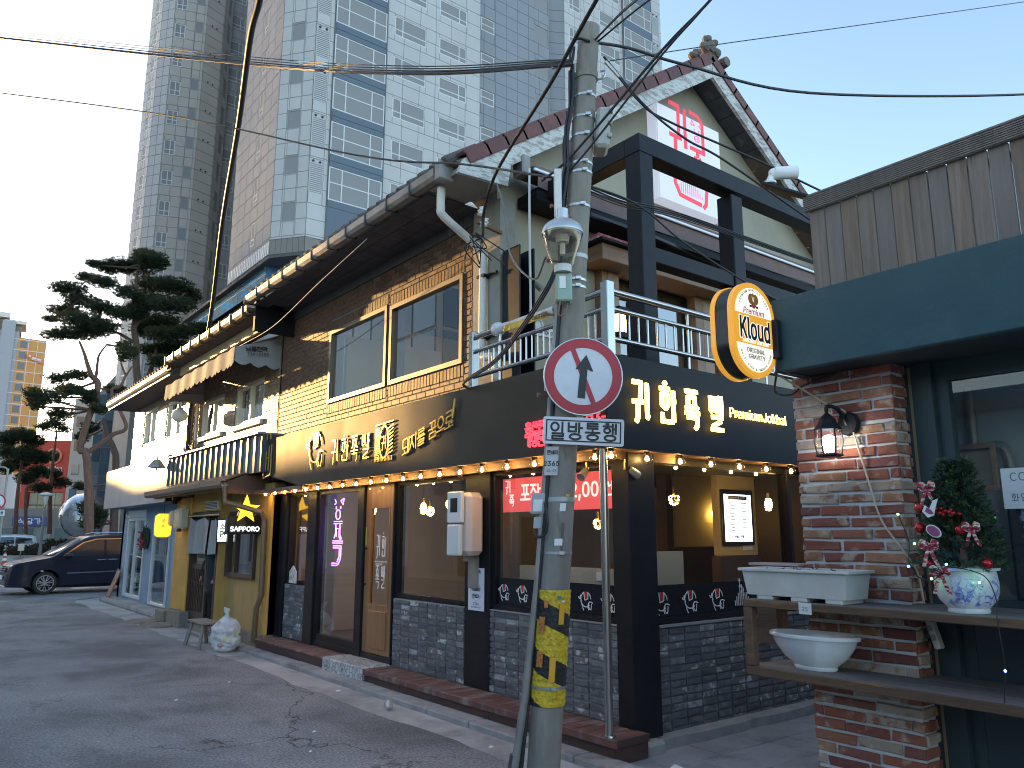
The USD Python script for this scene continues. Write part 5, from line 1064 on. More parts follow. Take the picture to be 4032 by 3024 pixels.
obj('shade', MB().lathe([(.2, -.1), (.06, .08), (0, .085)], (4.3, 17.95, 3.28), n=4), m_gutter, gl_); obj('stem', MB().tube([(4.3, 17.95, 3.12), (4.3, 17.95, 3.45)], .012, 6), m_holder, gl_)
wr = thing('christmas_wreath', 'dark green wreath with red berries on the blue shop door', 'wreath', (4.93, 21.1, 1.68))
rng = random.Random(6); lv_, be = MB(), MB()
for k in range(420):
    a = rng.uniform(0, 6.28); rr = rng.uniform(.14, .27); c = np.array([4.93 + rng.uniform(-.06, .05), 21.1 + rr * math.cos(a), 1.68 + rr * 1.05 * math.sin(a)]); d = np.array([rng.uniform(-.6, .3), rng.uniform(-1, 1), rng.uniform(-1, 1)]) * .07; e = np.array([rng.uniform(-1, 1), rng.uniform(-1, 1), rng.uniform(-1, 1)]) * .014
    lv_.add([c - e, c + e, c + d], [[0, 1, 2]])
    if k % 9 == 0 and (a < 1.2 or a > 3.4): be.tm(trimesh.creation.icosphere(1, .026).apply_translation(c + [-.05, 0, 0]))
obj('foliage', lv_, M('dark_conifer', (.018, .04, .022), .7), wr, kind='stuff'); obj('berries', be, M('berry_red', (.35, .02, .03), .3), wr, kind='stuff'); obj('core', MB().tube(np.array(_arc(0, 0, .2, .21, 0, 360, 24))[:-1] @ np.array([[0, 1, 0], [0, 0, 1]]) + [4.95, 21.1, 1.68], .05, 8, True), M('dark_conifer', (.018, .04, .022), .7), wr)
pl = thing('leaning_plank', 'brown plank leaning against the corner of the blue shop', 'plank', (4.9, 23.85, 0)); obj('board', MB().beam((4.72, 23.85, .0), (4.94, 23.6, .82), .3, .03, up=(1, 0, 0)), m_timber, pl)
k2 = thing('stone_step', 'low worn concrete step along the foot of the blue shop', 'step', (4.8, 21.2, 0)); obj('step', MB().box((4.62, 18.2, 0), (5.05, 24.2, .11), .02), m_kerb, k2); obj('step', MB().box((4.5, 17.3, 0), (4.85, 17.9, .24), .02), m_base, k2)
mt = thing('folded_mat', 'flat brown mats lying on the ground by the ochre pillar', 'mat', (4.35, 17.3, 0))
for q in [(4.25, 17.8), (4.3, 16.9)]: obj('mat', MB().lathe([(0, .03), (.3, .03), (.32, .0)], (q[0], q[1], .0), n=16, sy=1.4), m_base, mt)
# ---------------------------------------------------------------- apartment tower behind
m_pan = {'w': M('tower_white_panel', (.52, .5, .475), .75, col2=(.47, .45, .43), scale=.35, stretch=(1, 1, .4)), 'g': M('tower_grey_panel', (.27, .28, .295), .75, col2=(.24, .25, .262), scale=.35, stretch=(1, 1, .4)),
         'b': M('tower_beige_panel', (.48, .43, .375), .75, col2=(.43, .385, .335), scale=.3), 'lg': M('tower_pale_grey_panel', (.36, .35, .34), .75), 's': M('tower_spandrel', (.105, .135, .165), .6)}
m_tjoint = M('tower_joint', (.26, .255, .25), .9)
m_twf = M('tower_window_frame', (.62, .62, .6), .5)
m_tw = M('tower_glass', (.1, .2, .26), .05, rnd=[(0, (.05, .12, .19)), (.35, (.10, .26, .44)), (.6, (.17, .37, .48)), (.8, (.10, .27, .47)), (1, (.24, .44, .52))], spec=.6, metal=.6)
m_twd = M('tower_dark_glass', (.02, .035, .035), .06, rnd=[(0, (.012, .02, .02)), (.6, (.03, .055, .055)), (1, (.07, .1, .08))], spec=.9)
m_louv = M('tower_louver', (.47, .46, .45), .6)
AT = thing('apartment_tower', 'tall pale panelled apartment tower with blue glass bays behind the restaurant', 'building', (25, 45, 0))
_cells = []
def tface(x0, y0, x1, y1, z0, z1, col, wins, dz=2.93 / 3, du=1.1, top=48.5, off=0.0):
    """one straight facade from (x0,y0) to (x1,y1), seen with its outside on the right-hand side's left; wins: dicts per storey"""
    L = math.hypot(x1 - x0, y1 - y0); fr = frame((x0, y0, 0), (x1 - x0, y1 - y0, 0), (0, 0, 1))
    holes, out = [], []
    for w in wins:
        z = w['z']
        while z - w['h'] > z0: z -= 2.93
        while z < min(z1, top):
            if z - w['h'] > z0: holes.append((w['u'], w['u'] + w['w'], z - w['h'], z)); out.append((w, z))
            z += 2.93
    obj('wall', MB().fbox(fr, 0, L, z0, z1, -.4, -.005), m_tjoint, AT)
    nu = max(1, int(round(L / du))); zz = z0
    k0 = z0
    rows = []
    zr = 35.2 + .15
    while zr > z0: zr -= dz
    zr += dz; rows.append((z0, zr)) if zr - z0 > .08 else None
    while zr < min(z1, top): rows.append((zr, min(zr + dz, top))); zr += dz
    for a, b in rows:
        for i in range(nu):
            for c in rects_minus((L * i / nu, L * (i + 1) / nu, a, b), holes): _cells.append((fr, c, col))
    obj('upper_wall', MB().fbox(fr, 0, L, top, z1, -.005, .03), m_pan[col], AT) if z1 > top + .1 else None
    for w, z in out:
        h = w['h']; f = MB(); t = w.get('t', .07); u0, u1 = w['u'], w['u'] + w['w']; k = w['k']; dp = -.06
        if k == 'louver':
            p = obj('louver', MB().fbox(fr, u0, u1, z - h, z, -.1, -.06).fbox(fr, u0, u0 + .05, z - h, z, -.06, .02).fbox(fr, u1 - .05, u1, z - h, z, -.06, .02).fbox(fr, u0 + .05, u1 - .05, z - .3, z, -.06, .0), m_louv, AT)
            s = MB()
            for i in range(14): s.fbox(fr, u0 + .05, u1 - .05, z - h + .02 + i * (h - .34) / 14, z - h + .02 + (i + .55) * (h - .34) / 14, -.06, .015)
            obj('slats', s, m_louv, p, kind='stuff'); obj('vent', MB().lathe([(0, .05), (.07, .05), (.08, 0)], fr[0] + fr[1] * (u0 + .22) + fr[2] * (z - .14) + fr[3] * 0, fr[3], 8), m_holder, p); obj('vent', MB().lathe([(0, .05), (.07, .05), (.08, 0)], fr[0] + fr[1] * (u1 - .22) + fr[2] * (z - .14) + fr[3] * 0, fr[3], 8), m_holder, p)
            continue
        if k == 'balcony':
            p = obj('balcony', MB().fbox(fr, u0, u1, z - h, z, -1.3, -1.2).fbox(fr, u0 - .05, u0, z - h, z, -1.2, 0).fbox(fr, u0, u1, z, z + .05, -1.2, 0).fbox(fr, u0, u1, z - h - .05, z - h, -1.2, 0), M('balcony_inside', (.16, .13, .1), .8), AT)
            rb = MB()
            for i in range(3): rb.fbox(fr, u0, u1, z - h + .1 + i * .12, z - h + .12 + i * .12, -.06, -.03)
            obj('balcony_rail', rb.fbox(fr, u0 + .9, u0 + .96, z - h, z, -.1, -.03), m_twf, p); continue
        f.fbox(fr, u0, u1, z - t, z, dp - .05, .015).fbox(fr, u0, u1, z - h, z - h + t, dp - .05, .015).fbox(fr, u0, u0 + t, z - h + t, z - t, dp - .05, .015).fbox(fr, u1 - t, u1, z - h + t, z - t, dp - .05, .015)
        for m_ in w.get('m', []): f.fbox(fr, u0 + m_ - t / 2, u0 + m_ + t / 2, z - h + t, z - t, dp - .05, .01)
        for q in w.get('r', []): f.fbox(fr, u0 + t, u1 - t, z - q - t / 2, z - q + t / 2, dp - .05, .008)
        p = obj('window', f, m_twf if k != 'd' else M('tower_window_dark_frame', (.3, .32, .3), .5), AT)
        us = [0] + w.get('m', []) + [w['w']]; gm_ = m_twd if k == 'd' else m_tw
        for a, b in zip(us[:-1], us[1:]): obj('pane', MB().fbox(fr, u0 + a + .03, u0 + b - .03, z - h + .03, z - .03, dp - .03, dp), gm_, p)
ZT = 62
# grey flank towards the street, chamfer, louvred bay, blue bays, white and grey runs, far wing
tface(15.25, 49.6, 15.25, 42.35, 18.6, ZT, 'g', [dict(u=3.9, w=.62, z=35.3, h=1.5, k='w', t=.06, r=[1.1])], du=1.2)
tface(15.25, 42.35, 16.6, 40.55, 18.6, ZT, 'w', [dict(u=.62, w=.95, z=32.58, h=1.25, k='d')], du=.75)
tface(16.6, 40.55, 17.75, 40.5, 18.6, ZT, 'w', [dict(u=.03, w=.86, z=32.3, h=2.1, k='louver')], du=1.15)
tface(17.75, 40.4, 21.4, 40.4, 18.6, ZT, 's', [dict(u=.05, w=3.5, z=32.05, h=2.1, k='w', m=[.85, 2.62], r=[.98])], du=3.65, dz=2.93)
tface(21.4, 40.5, 28.75, 40.5, 18.6, ZT, 'w', [dict(u=.52, w=2.4, z=35.2, h=1.38, k='w', m=[.6], r=[.92]), dict(u=3.96, w=2.24, z=35.1, h=1.2, k='w', m=[1.62], r=[.82])], du=1.22)
tface(28.75, 41.5, 36.1, 41.5, 18.6, ZT, 'g', [dict(u=.8, w=1.2, z=36.27, h=1.08, k='w', r=[.55]), dict(u=5.9, w=1.35, z=37.87, h=1.35, k='balcony')], du=1.05)
tface(36.1, 42.2, 37.55, 41.3, 18.6, ZT, 'g', [], du=1.4)
tface(37.55, 41.3, 44.25, 41.3, 18.6, ZT, 'w', [dict(u=.55, w=1.25, z=42.05, h=1.3, k='w', m=[.45], r=[.85]), dict(u=4.0, w=2.4, z=42.2, h=1.4, k='w', m=[1.7], r=[.95])], du=1.1, top=50)
tface(44.25, 41.1, 47.9, 41.1, 18.6, ZT, 's', [dict(u=.05, w=3.5, z=41.75, h=2.1, k='w', m=[.85, 2.62], r=[.98])], du=3.65, dz=2.93, top=50)
tface(47.9, 41.2, 49.2, 41.2, 18.6, ZT, 'w', [dict(u=.1, w=.9, z=41.9, h=2.1, k='louver')], du=1.3, top=50)
# left wing
tface(13.6, 73.2, 14.15, 71.4, 14, ZT + 4, 'lg', [dict(u=.7, w=.62, z=48.4, h=1.45, k='w', t=.06, r=[.95])], du=.95, top=57)
tface(14.15, 71.4, 14.95, 70.15, 14, ZT + 4, 'lg', [], du=.9, top=57)
tface(14.95, 70.15, 17.6, 69.3, 14, ZT + 4, 'b', [dict(u=.1, w=.92, z=48.5, h=1.4, k='w', m=[.5], r=[.92]), dict(u=1.82, w=.72, z=49.1, h=1.15, k='d')], du=.93, top=57)
tface(17.6, 69.3, 19.3, 69.9, 14, ZT + 4, 'b', [], du=1.6, top=57)
tface(19.3, 69.9, 20.6, 71.6, 14, ZT + 4, 'b', [dict(u=.95, w=.8, z=48.0, h=1.9, k='d')], du=1.0, top=57)
tface(20.6, 72.6, 24.5, 72.6, 14, ZT + 4, 'lg', [dict(u=.25, w=1.3, z=50.6, h=1.42, k='w', m=[.85], r=[1.0])], du=1.3, top=57)
# vents with black mouths on the beige facet
vb = MB()
e = np.array([0, 0, EYE])
_cells.sort(key=lambda q: np.linalg.norm(q[0][0] + q[0][1] * (q[1][0] + q[1][1]) / 2 + q[0][2] * (q[1][2] + q[1][3]) / 2 - e))
rest = {}
for i, (fr, c, col) in enumerate(_cells):
    g = .016 if fr[0][1] < 60 else .022
    if i < 300: obj('cladding_panel', MB().fbox(fr, c[0] + g, c[1] - g, c[2] + g, c[3] - g, -.004, .03), m_pan[col], AT)
    else: rest.setdefault(col, MB()).fbox(fr, c[0] + g, c[1] - g, c[2] + g, c[3] - g, -.004, .03)
for col, mb in rest.items(): obj('cladding_panels_beyond', mb, m_pan[col], AT, kind='stuff')
for z in np.arange(19.9, 56, 2.93):
    for u in (.5, 1.0):
        c = np.array([17.6, 69.3, 0]) + np.array([.943, .333, 0]) * (u + .1); c[2] = z
        obj('vent', MB().lathe([(0, .08), (.07, .08), (.09, 0)], c, (.333, -.943, 0), 8), m_holder, AT)
# solid cores, soffits, ribbed band and the glass railed terrace below the near wing
obj('core', MB().box((21, 49.6, 17.7), (50, 60, ZT)).box((17.7, 42.6, 17.7), (50, 49.55, ZT)).box((15, 73.3, 0), (26, 80, ZT + 4)).box((24.5, 60.0, 0), (26, 73.3, ZT + 4)), m_tjoint, AT)
bp = Polygon([(15.3, 49.6), (15.3, 42.38), (16.62, 40.6), (50, 40.6), (50, 60), (15.3, 60)])
obj('soffit', MB().prism(bp.buffer(.06), frame((0, 0, 17.5), (1, 0, 0), (0, 1, 0)), .2), M('tower_soffit', (.09, .09, .09), .8), AT)
m_band = M('band_taupe', (.2, .185, .16), .6)
fr = frame((15.25, 49.6, 0), (0, -1, 0), (0, 0, 1))
obj('band', MB().fbox(fr, 0, 7.22, 17.7, 18.6, -.1, .0), M('band_dark', (.08, .08, .08), .6), AT)
for i in range(24): obj('band_rib', MB().fbox(fr, .1 + i * .3, .26 + i * .3, 17.75, 18.55, .0, .06), M('band_white', (.6, .6, .6), .5), AT)
fr2 = frame((15.25, 42.35, 0), (1.35, -1.8, 0), (0, 0, 1))
for i in range(6): obj('band_panel', MB().fbox(fr2, i * .375 + .01, i * .375 + .365, 17.7, 18.58, -.05, .03), m_band, AT)
obj('band_panel', MB().box((16.6, 40.5, 17.7), (50, 40.6, 18.58)), m_band, AT)
obj('podium', MB().box((15.9, 44.2, 0), (50, 60, 16.2)).box((16.2, 44.6, 16.2), (50, 60, 17.5)), M('podium_grey', (.2, .2, .2), .7), AT)
tg = M('terrace_glass', (.13, .22, .27), .04, spec=1., metal=.3)
for i in range(14): obj('terrace_pane', MB().box((15.58, 43.75 + i * 1.2, 16.25), (15.62, 44.92 + i * 1.2, 17.85)), tg, AT)
for i in range(5): obj('terrace_pane', MB().box((15.63 + i * 1.2, 43.68, 16.25), (16.8 + i * 1.2, 43.72, 17.85)), M('terrace_glass_blue', (.08, .2, .4), .04, spec=1., metal=.3), AT)
obj('terrace_rail', MB().box((15.56, 43.66, 17.86), (15.64, 60.6, 17.92)).box((15.64, 43.66, 17.86), (21.7, 43.74, 17.92)).box((15.57, 43.7, 16.95), (15.63, 60.6, 17.0)), m_twf, AT)
# ---------------------------------------------------------------- utility pole with its fittings
m_pole = M('pole_concrete', (.26, .235, .2), .9, col2=(.18, .16, .135), scale=3, stretch=(2, 2, .5), pos=(.38, .66), dirt=(.12, .11, .095), dscale=4, dpos=(.6, .75), bump=.3, bscale=60)
m_clamp = M('clamp_steel', (.5, .5, .5), .3, .9)
m_rust = M('rusty_bolt', (.2, .1, .06), .7)
PB, PT = np.array([3.915, 4.65, 0.0]), np.array([4.265, 4.365, 6.1])
def pc(z): return PB + (PT - PB) * (z / 6.1)
def prad(z): return .122 - .032 * z / 6.1
PV = (PT - PB) / np.linalg.norm(PT - PB)
CAMR = np.array([.788, -.616, 0.]); CAMT = np.array([-.616, -.788, 0.])      # pole's right and front, as the street sees it
up_ = thing('utility_pole', 'leaning grey concrete utility pole with striped guard before the shop corner', 'utility pole', tuple(PB))
obj('pole', MB().tube([pc(z) for z in np.linspace(-.1, 6.1, 30)], [prad(z) for z in np.linspace(-.1, 6.1, 30)], 28), m_pole, up_, smooth=50)
m_guard = usdkit.material(stage, '/World/Looks/guard_stripes', {'p': ('principled_bsdf', {'roughness': .5}), 'g': ('texture_coordinate', {}), 'uv': ('attribute', {'attribute': 'band'}), 'r': ('rgb_ramp', {'interpolate': False, 'ramp': [(0, (.62, .42, .02)), (.56, (.014, .014, .014))]}),
   'n': ('noise_texture', {'scale': 30., 'detail': 5.}), 'nr': ('rgb_ramp', {'ramp': [(.3, (.55, .5, .45)), (.5, (1, 1, 1)), (.7, (1.1, 1.1, 1.1))]}), 'm': ('mix', {'mix_type': 'multiply', 'fac': 1.}), 'ge': ('geometry', {})},
   [('uv.fac', 'r.fac'), ('ge.position', 'n.vector'), ('n.fac', 'nr.fac'), ('r.color', 'm.color1'), ('nr.color', 'm.color2'), ('m.color', 'p.base_color')], surface='p.BSDF')
na, nz = 72, 100
gv, gb = [], []
for i in range(nz):
    z = .53 + (1.35 - .53) * i / (nz - 1)
    for j in range(na):
        a = j * 2 * math.pi / na
        stud = .0035 if (i % 5 in (2, 3) and ((j + (2 if (i // 5) % 2 else 0)) % 4) in (0, 1)) else 0
        r = prad(z) + .009 + stud
        d = CAMR * math.cos(a) + CAMT * math.sin(a)
        gv.append(pc(z) + d * r); gb.append(((z - .53) / .36 - a / (2 * math.pi) * 1.0 + .30) % 1.0)
gf = []
for i in range(nz - 1):
    for j in range(na):
        a, b = i * na + j, i * na + (j + 1) % na
        gf += [[a, b, b + na], [a, b + na, a + na]]
gp0 = obj('striped_guard', trimesh.Trimesh(np.array(gv), np.array(gf), process=False), m_guard, up_)
UsdGeom.PrimvarsAPI(stage.GetPrimAtPath(gp0)).CreatePrimvar('band', Sdf.ValueTypeNames.FloatArray, 'vertex').Set([float(x) for x in gb])
def ring(z, w=.02, extra=.004, m=m_clamp, name='clamp_band', buckle=True):
    mb = MB().lathe([(prad(z) + extra, -w / 2), (prad(z) + extra + .003, -w / 2), (prad(z) + extra + .003, w / 2), (prad(z) + extra, w / 2)], pc(z), PV, 28)
    if buckle:
        c = pc(z) + CAMT * (prad(z) + extra + .01) + CAMR * .03; mb.fbox((c, CAMR, PV, CAMT), -.022, .022, -w * .7, w * .7, -.006, .012, .003)
    obj(name, mb, m, up_)
for z in (.66, 1.62, 3.72, 3.78, 4.42, 4.72, 4.80, 5.05, 5.22, 5.42): ring(z, extra=.015 if z < .7 else .002)
for z in (2.02, 3.98): ring(z, .035, .002, M('galvanised', (.38, .4, .41), .45, .7), 'wide_band', False)
ring(5.62, .06, .006, m_pole, 'pole_collar', False)
for z in (2.83, 3.49, 3.94, 4.41):
    c = pc(z); d = -CAMR * .95 + CAMT * .3
    obj('step_bolt', MB().tube([c + d * .09, c + d * .23], .009, 8).tube([c + d * .225, c + d * .245], .018, 8), m_rust, up_)
lf = lambda z, o, f=0.0: pc(z) - CAMR * (prad(z) + o) + CAMT * f
obj('conduit', MB().tube([lf(-.02, .1, .02), lf(.6, .05, .02), lf(1.4, .022, .03), lf(2.0, .02, .04), lf(3.6, .02, .04)], [.03, .03, .024, .022, .02], 10), m_gutter, up_, smooth=40)
obj('cable_cover', MB().tube([lf(-.02, .045, .0), lf(.7, .02, .02), lf(2.3, -.005, .06), lf(3.6, .0, .05)], .016, 8), m_holder, up_, smooth=40)
obj('foot_sleeve', MB().tube([lf(-.05, .11, .0), lf(.18, .09, .0)], .042, 10), M('dark_sleeve', (.06, .065, .07), .5), up_)
pfr = (lf(2.25, -.015, .1), CAMR, PV, CAMT)
plate = MB().fbox((pc(2.22) + CAMT * (prad(2.2) + .012) - CAMR * .1, CAMR, PV, CAMT), -.04, .06, -.02, .2, -.004, .0, .0)
pp = obj('address_plate', plate, M('plate_grey', (.52, .52, .53), .5), up_)
o = (pc(2.22) + CAMT * (prad(2.2) + .013) - CAMR * .1, CAMR, PV, CAMT)
obj('plate_text', MB().prism(place(latin('2365', .036, True), .01, .07), o, .002).prism(place(hangul('문배리', .026, .03, .005), .012, .155), o, .002).prism(place(latin('42-19', .018), .012, .015), o, .002), m_holder, pp)
obj('meter_box', MB().fbox((lf(1.93, .03, .02), CAMR, PV, CAMT), -.08, .03, -.02, .14, -.05, .05, .012).fbox((lf(1.8, .02, .02), CAMR, PV, CAMT), -.06, .0, .0, .09, -.04, .04, .006), M('box_grey', (.4, .41, .42), .5), up_)
obj('box_label', MB().fbox((lf(1.93, .03, .072), CAMR, PV, CAMT), -.065, .005, .0, .09, 0, .002), m_white, up_)
obj('cable', MB().tube(spline([lf(2.0, .01, .1), lf(1.85, -.02, .12), lf(1.76, -.01, .1), lf(1.74, .05, .06), lf(1.79, .07, .04)]), .011, 7), m_holder, up_, smooth=40)
stk = MB(); rng = random.Random(9)
for z, u, w, h in [(1.86, .02, .03, .15), (1.74, -.02, .055, .045), (1.66, -.06, .025, .014), (1.2, .06, .04, .12), (.83, .02, .045, .14), (2.0, -.06, .05, .09), (1.98, -.02, .02, .06)]:
    pass
def sticker(z, u, w, h, m, name='sticker', rot=0):
    a = u / (prad(z) + .01); d = CAMR * math.sin(a) + CAMT * math.cos(a); t = CAMR * math.cos(a) - CAMT * math.sin(a)
    off = .0 if z > 1.37 else .017
    obj(name, MB().fbox((pc(z) + d * (prad(z) + .003 + off), t, PV, d), -w / 2, w / 2, -h / 2, h / 2, -.006, .001), m, up_)
m_orange = M('orange_sticker', (.75, .36, .02), .5); m_dark = M('old_tape', (.12, .11, .1), .7); m_teal = M('green_tape', (.02, .25, .19), .5); m_gsr = M('red_notice', (.55, .3, .04), .5, col2=(.4, .04, .03), scale=60)
sticker(1.18, .055, .042, .15, m_orange); sticker(.79, .01, .045, .17, m_orange); sticker(1.10, -.085, .05, .12, m_gsr); sticker(.86, -.085, .05, .11, m_gsr); sticker(1.78, .03, .022, .13, m_dark); sticker(1.67, .03, .022, .06, m_dark); sticker(1.7, .0, .06, .05, m_white); sticker(1.69, -.06, .03, .016, m_teal); sticker(1.30, .03, .03, .02, m_teal); sticker(1.25, -.06, .03, .05, m_gsr); sticker(1.96, .02, .045, .06, m_white); sticker(1.27, .06, .025, .015, m_white); sticker(2.05, .055, .03, .02, m_orange)
# no straight ahead sign and plate
SC = pc(2.96) + CAMT * .17 + CAMR * .11
sfr = (SC, CAMR, np.array([0, 0, 1.0]), CAMT)
tilt = np.array([-.02, .02, .99]); tilt /= np.linalg.norm(tilt)
ns_ = thing('no_straight_sign', 'round white and red no straight ahead sign with black arrow on the pole', 'traffic sign', tuple(SC))
disc = Point(0, 0).buffer(.305, quad_segs=24)
m_sw = M('sign_white', (.68, .68, .70), .35, col2=(.62, .62, .64), scale=6); m_sr = M('sign_red', (.42, .015, .03), .35); m_sk = M('sign_black', (.012, .012, .014), .4)
obj('disc', MB().prism(disc, sfr, .006, -.006), m_sw, ns_)
ringp = Point(0, 0).buffer(.296, quad_segs=24).difference(Point(0, 0).buffer(.226, quad_segs=24))
slash = LineString([(-.082, .24), (.082, -.24)]).buffer(.02, cap_style=2).intersection(Point(0, 0).buffer(.23)).rotate if False else LineString([(-.085, .24), (.085, -.24)]).buffer(.02, cap_style=2).intersection(Point(0, 0).buffer(.24))
obj('red_ring', MB().prism(ringp.union(slash), sfr, .0015, .0005), m_sr, ns_)
arrow = Polygon([(-.048, -.168), (.010, -.176), (.035, .055), (.07, .035), (.078, .04), (.028, .17), (-.058, .062), (-.05, .055), (-.022, .055)])
obj('black_arrow', MB().prism(arrow, sfr, .0015, .0022), m_sk, ns_)
obj('rim', MB().tube([SC + CAMR * .303 * math.cos(a) + np.array([0, 0, .303]) * math.sin(a) for a in np.linspace(0, 2 * math.pi, 49)[:-1]], .006, 6, True), m_clamp, ns_)
obj('bracket', MB().fbox(sfr, -.3, -.16, -.1, .08, -.09, -.06, .004).fbox(sfr, -.2, .2, .03, .06, -.03, -.007).fbox(sfr, -.05, .0, -.45, .2, -.05, -.03), M('galvanised', (.38, .4, .41), .45, .7), ns_)
PCn = SC + np.array([0, 0, -.43]) - CAMR * .005
pfr = frame(PCn, CAMR + np.array([0, 0, -.045]), np.array([0, 0, 1.0]) + CAMR * .045)
op = thing('one_way_plate', 'white plate with black frame and Korean one way lettering below the round sign', 'traffic sign', tuple(PCn))
obj('plate', MB().prism(sbox(-.29, -.085, .29, .085).buffer(.02), pfr, .006, -.006), m_sw, op)
obj('frame_line', MB().prism(sbox(-.288, -.083, .288, .083).difference(sbox(-.278, -.073, .278, .073)), pfr, .001, .0005), m_sk, op)
obj('lettering', MB().prism(place(hangul('일방통행', .105, .125, .0165, .27), 0, 0), pfr, .0015, .0005), m_sk, op)
# street lamp on the pole
LC = np.array([3.915, 4.36, 4.05])
sl_ = thing('street_lamp', 'clear cone street lamp with grey dish lid on the pole', 'street lamp', tuple(LC))
obj('lid', MB().lathe([(.165, .05), (.168, .07), (.15, .115), (.1, .155), (.05, .18), (.05, .26), (.03, .27), (0, .27)], LC, n=28), M('lamp_lid', (.45, .46, .46), .3, .7), sl_, smooth=45)
m_lampg = glass('lamp_plastic', (.9, .89, .84), .1, .08)
obj('diffuser', MB().lathe([(.16, .05), (.155, .02), (.14, -.04), (.085, -.2), (.08, -.21)], LC, n=28), m_lampg, sl_, smooth=45)
mb = MB()
for i in range(9): mb.lathe([(.158 - i * .0042, .035 - i * .011), (.161 - i * .0042, .031 - i * .011), (.156 - i * .0042, .027 - i * .011)], LC, n=28)
obj('prism_rings', mb, m_lampg, sl_, kind='stuff')
obj('reflector', MB().lathe([(.06, .05), (.05, -.02), (.03, -.02), (0, -.01)], LC, n=16).tube([LC + [0, 0, -.02], LC + [0, 0, -.12]], .022, 12), M('lamp_inner', (.5, .46, .36), .4), sl_, smooth=40)
obj('neck', MB().tube([LC + [0, 0, -.21], LC + [0, 0, -.27]], .07, 16), M('lamp_neck', (.5, .5, .46), .3), sl_, smooth=40)
obj('control_box', MB().fbox((LC + [.02, -.0, -.5], CAMR, np.array([0, 0, 1.0]), CAMT), -.07, .055, 0, .23, -.09, .03, .012), M('pale_green_metal', (.27, .36, .30), .45), sl_)
obj('box_label', MB().fbox((LC + [.02, -.0, -.5], CAMR, np.array([0, 0, 1.0]), CAMT), -.045, .005, .1, .2, .031, .033), m_wp, sl_)
obj('arm', MB().tube([LC + [0, 0, .22], LC + [.1, .05, .24], lf(4.35, -.05)], .016, 8), m_rust, sl_); obj('strip', MB().fbox((LC + [-.02, .04, .2], CAMR, np.array([0, 0, 1.0]), CAMT), -.02, .04, 0, .42, -.05, .02, .008), m_pvc, sl_)
obj('wires', MB().tube(spline([LC + [-.03, 0, -.5], LC + [-.05, 0, -.62], LC + [.0, -.02, -.6], LC + [.05, 0, -.5]]), .007, 6), m_rust, sl_)
tb_ = thing('terminal_box', 'grey plastic cable terminal box on the right side of the pole', 'junction box', tuple(pc(5.1) + CAMR * .2))
obj('body', MB().fbox((pc(4.93) + CAMR * .105, CAMR, PV, CAMT), 0, .12, 0, .37, -.12, .1, .025), M('terminal_grey', (.36, .36, .33), .5), tb_)
for z in (.08, .2, .31): obj('latch', MB().fbox((pc(4.93) + CAMR * .105, CAMR, PV, CAMT), .1, .135, z, z + .04, .06, .11, .006), M('terminal_grey', (.36, .36, .33), .5), tb_)
# ---------------------------------------------------------------- overhead cables
def cable(lab, pts, r, m=m_holder, n=8, sides=7): 
    t = thing('overhead_cable', lab, 'cable', tuple(pts[0])); obj('wire', MB().tube(spline(pts, n), r, sides), m, t, smooth=True); return t
m_wire = M('black_cable', (.012, .012, .015), .45)
m_holder2 = m_wire
def bundle(lab, pts, r, offs, m=m_wire):
    t = thing('overhead_cable', lab, 'cable', tuple(pts[0]))
    P = spline(pts, 8)
    for (o, rr) in offs: obj('wire', MB().tube(P + np.array([0, 0, 1.0]) * o * np.linspace(1, .15, len(P))[:, None], rr, 6), m, t, smooth=True)
    return t
bundle('loose bundle of cables crossing from the upper left edge to the pole top', [(-.55, 19.46, 12.44), (3.06, 10.55, 8.5), (3.78, 6.69, 6.65), (4.01, 4.6, 5.75), (4.1, 4.42, 5.72)], .012, [(0, .014), (.05, .008), (.1, .006), (.15, .006), (-.02, .009)])
cable('thick black strapped cable dropping steeply from overhead to the tan brick annex', [(2.47, 7.46, 8.17), (2.68, 8.31, 8.0), (2.81, 8.97, 7.93), (3.29, 10.75, 7.68), (3.95, 13.41, 7.21), (4.62, 16.04, 6.03), (4.82, 17.6, 4.6), (4.86, 17.8, 3.6)], .042, m_wire)
cable('single thin cable from the left edge below the bundle to the pole', [(-.38, 18.06, 10.52), (2.51, 12.0, 8.14), (3.73, 7.74, 6.11), (4.04, 5.98, 5.39), (4.0, 4.62, 4.72)], .011)
bundle('thick cable from the top edge to the downpipe at the eave corner', [(3.42, 2.91, 5.72), (3.56, 3.56, 5.56), (3.82, 4.37, 5.4), (4.17, 5.37, 5.35), (4.34, 5.87, 5.26), (4.51, 6.25, 5.11), (4.57, 6.36, 4.87)], .02, [(0, .018), (.02, .009)])
cable('upper of two cables from the top right edge down to the pole', [(4.2, 2.3, 5.86), (4.21, 3.05, 5.56), (4.16, 3.48, 5.36), (4.07, 4.37, 4.86), (4.02, 4.73, 4.73)], .011)
cable('lower of two cables from the top right edge down to the pole', [(4.18, 2.32, 5.89), (4.19, 3.07, 5.53), (4.15, 3.48, 5.31), (4.08, 4.3, 4.79), (4.07, 4.62, 4.71)], .009)
for lab, P in [('left of three thin wires rising from the pole top', [(4.27, 4.34, 5.94), (4.14, 3.87, 5.89), (4.02, 3.45, 5.8), (3.9, 2.79, 5.72)]), ('middle of three thin wires rising from the pole top', [(4.27, 4.34, 5.94), (4.18, 3.84, 5.95), (4.09, 3.41, 5.84), (4.03, 2.69, 5.72)]), ('right of three thin wires rising from the pole top', [(4.29, 4.33, 5.93), (4.28, 3.76, 5.97), (4.24, 3.29, 5.91), (4.17, 2.58, 5.76)])]: cable(lab, P, .008)
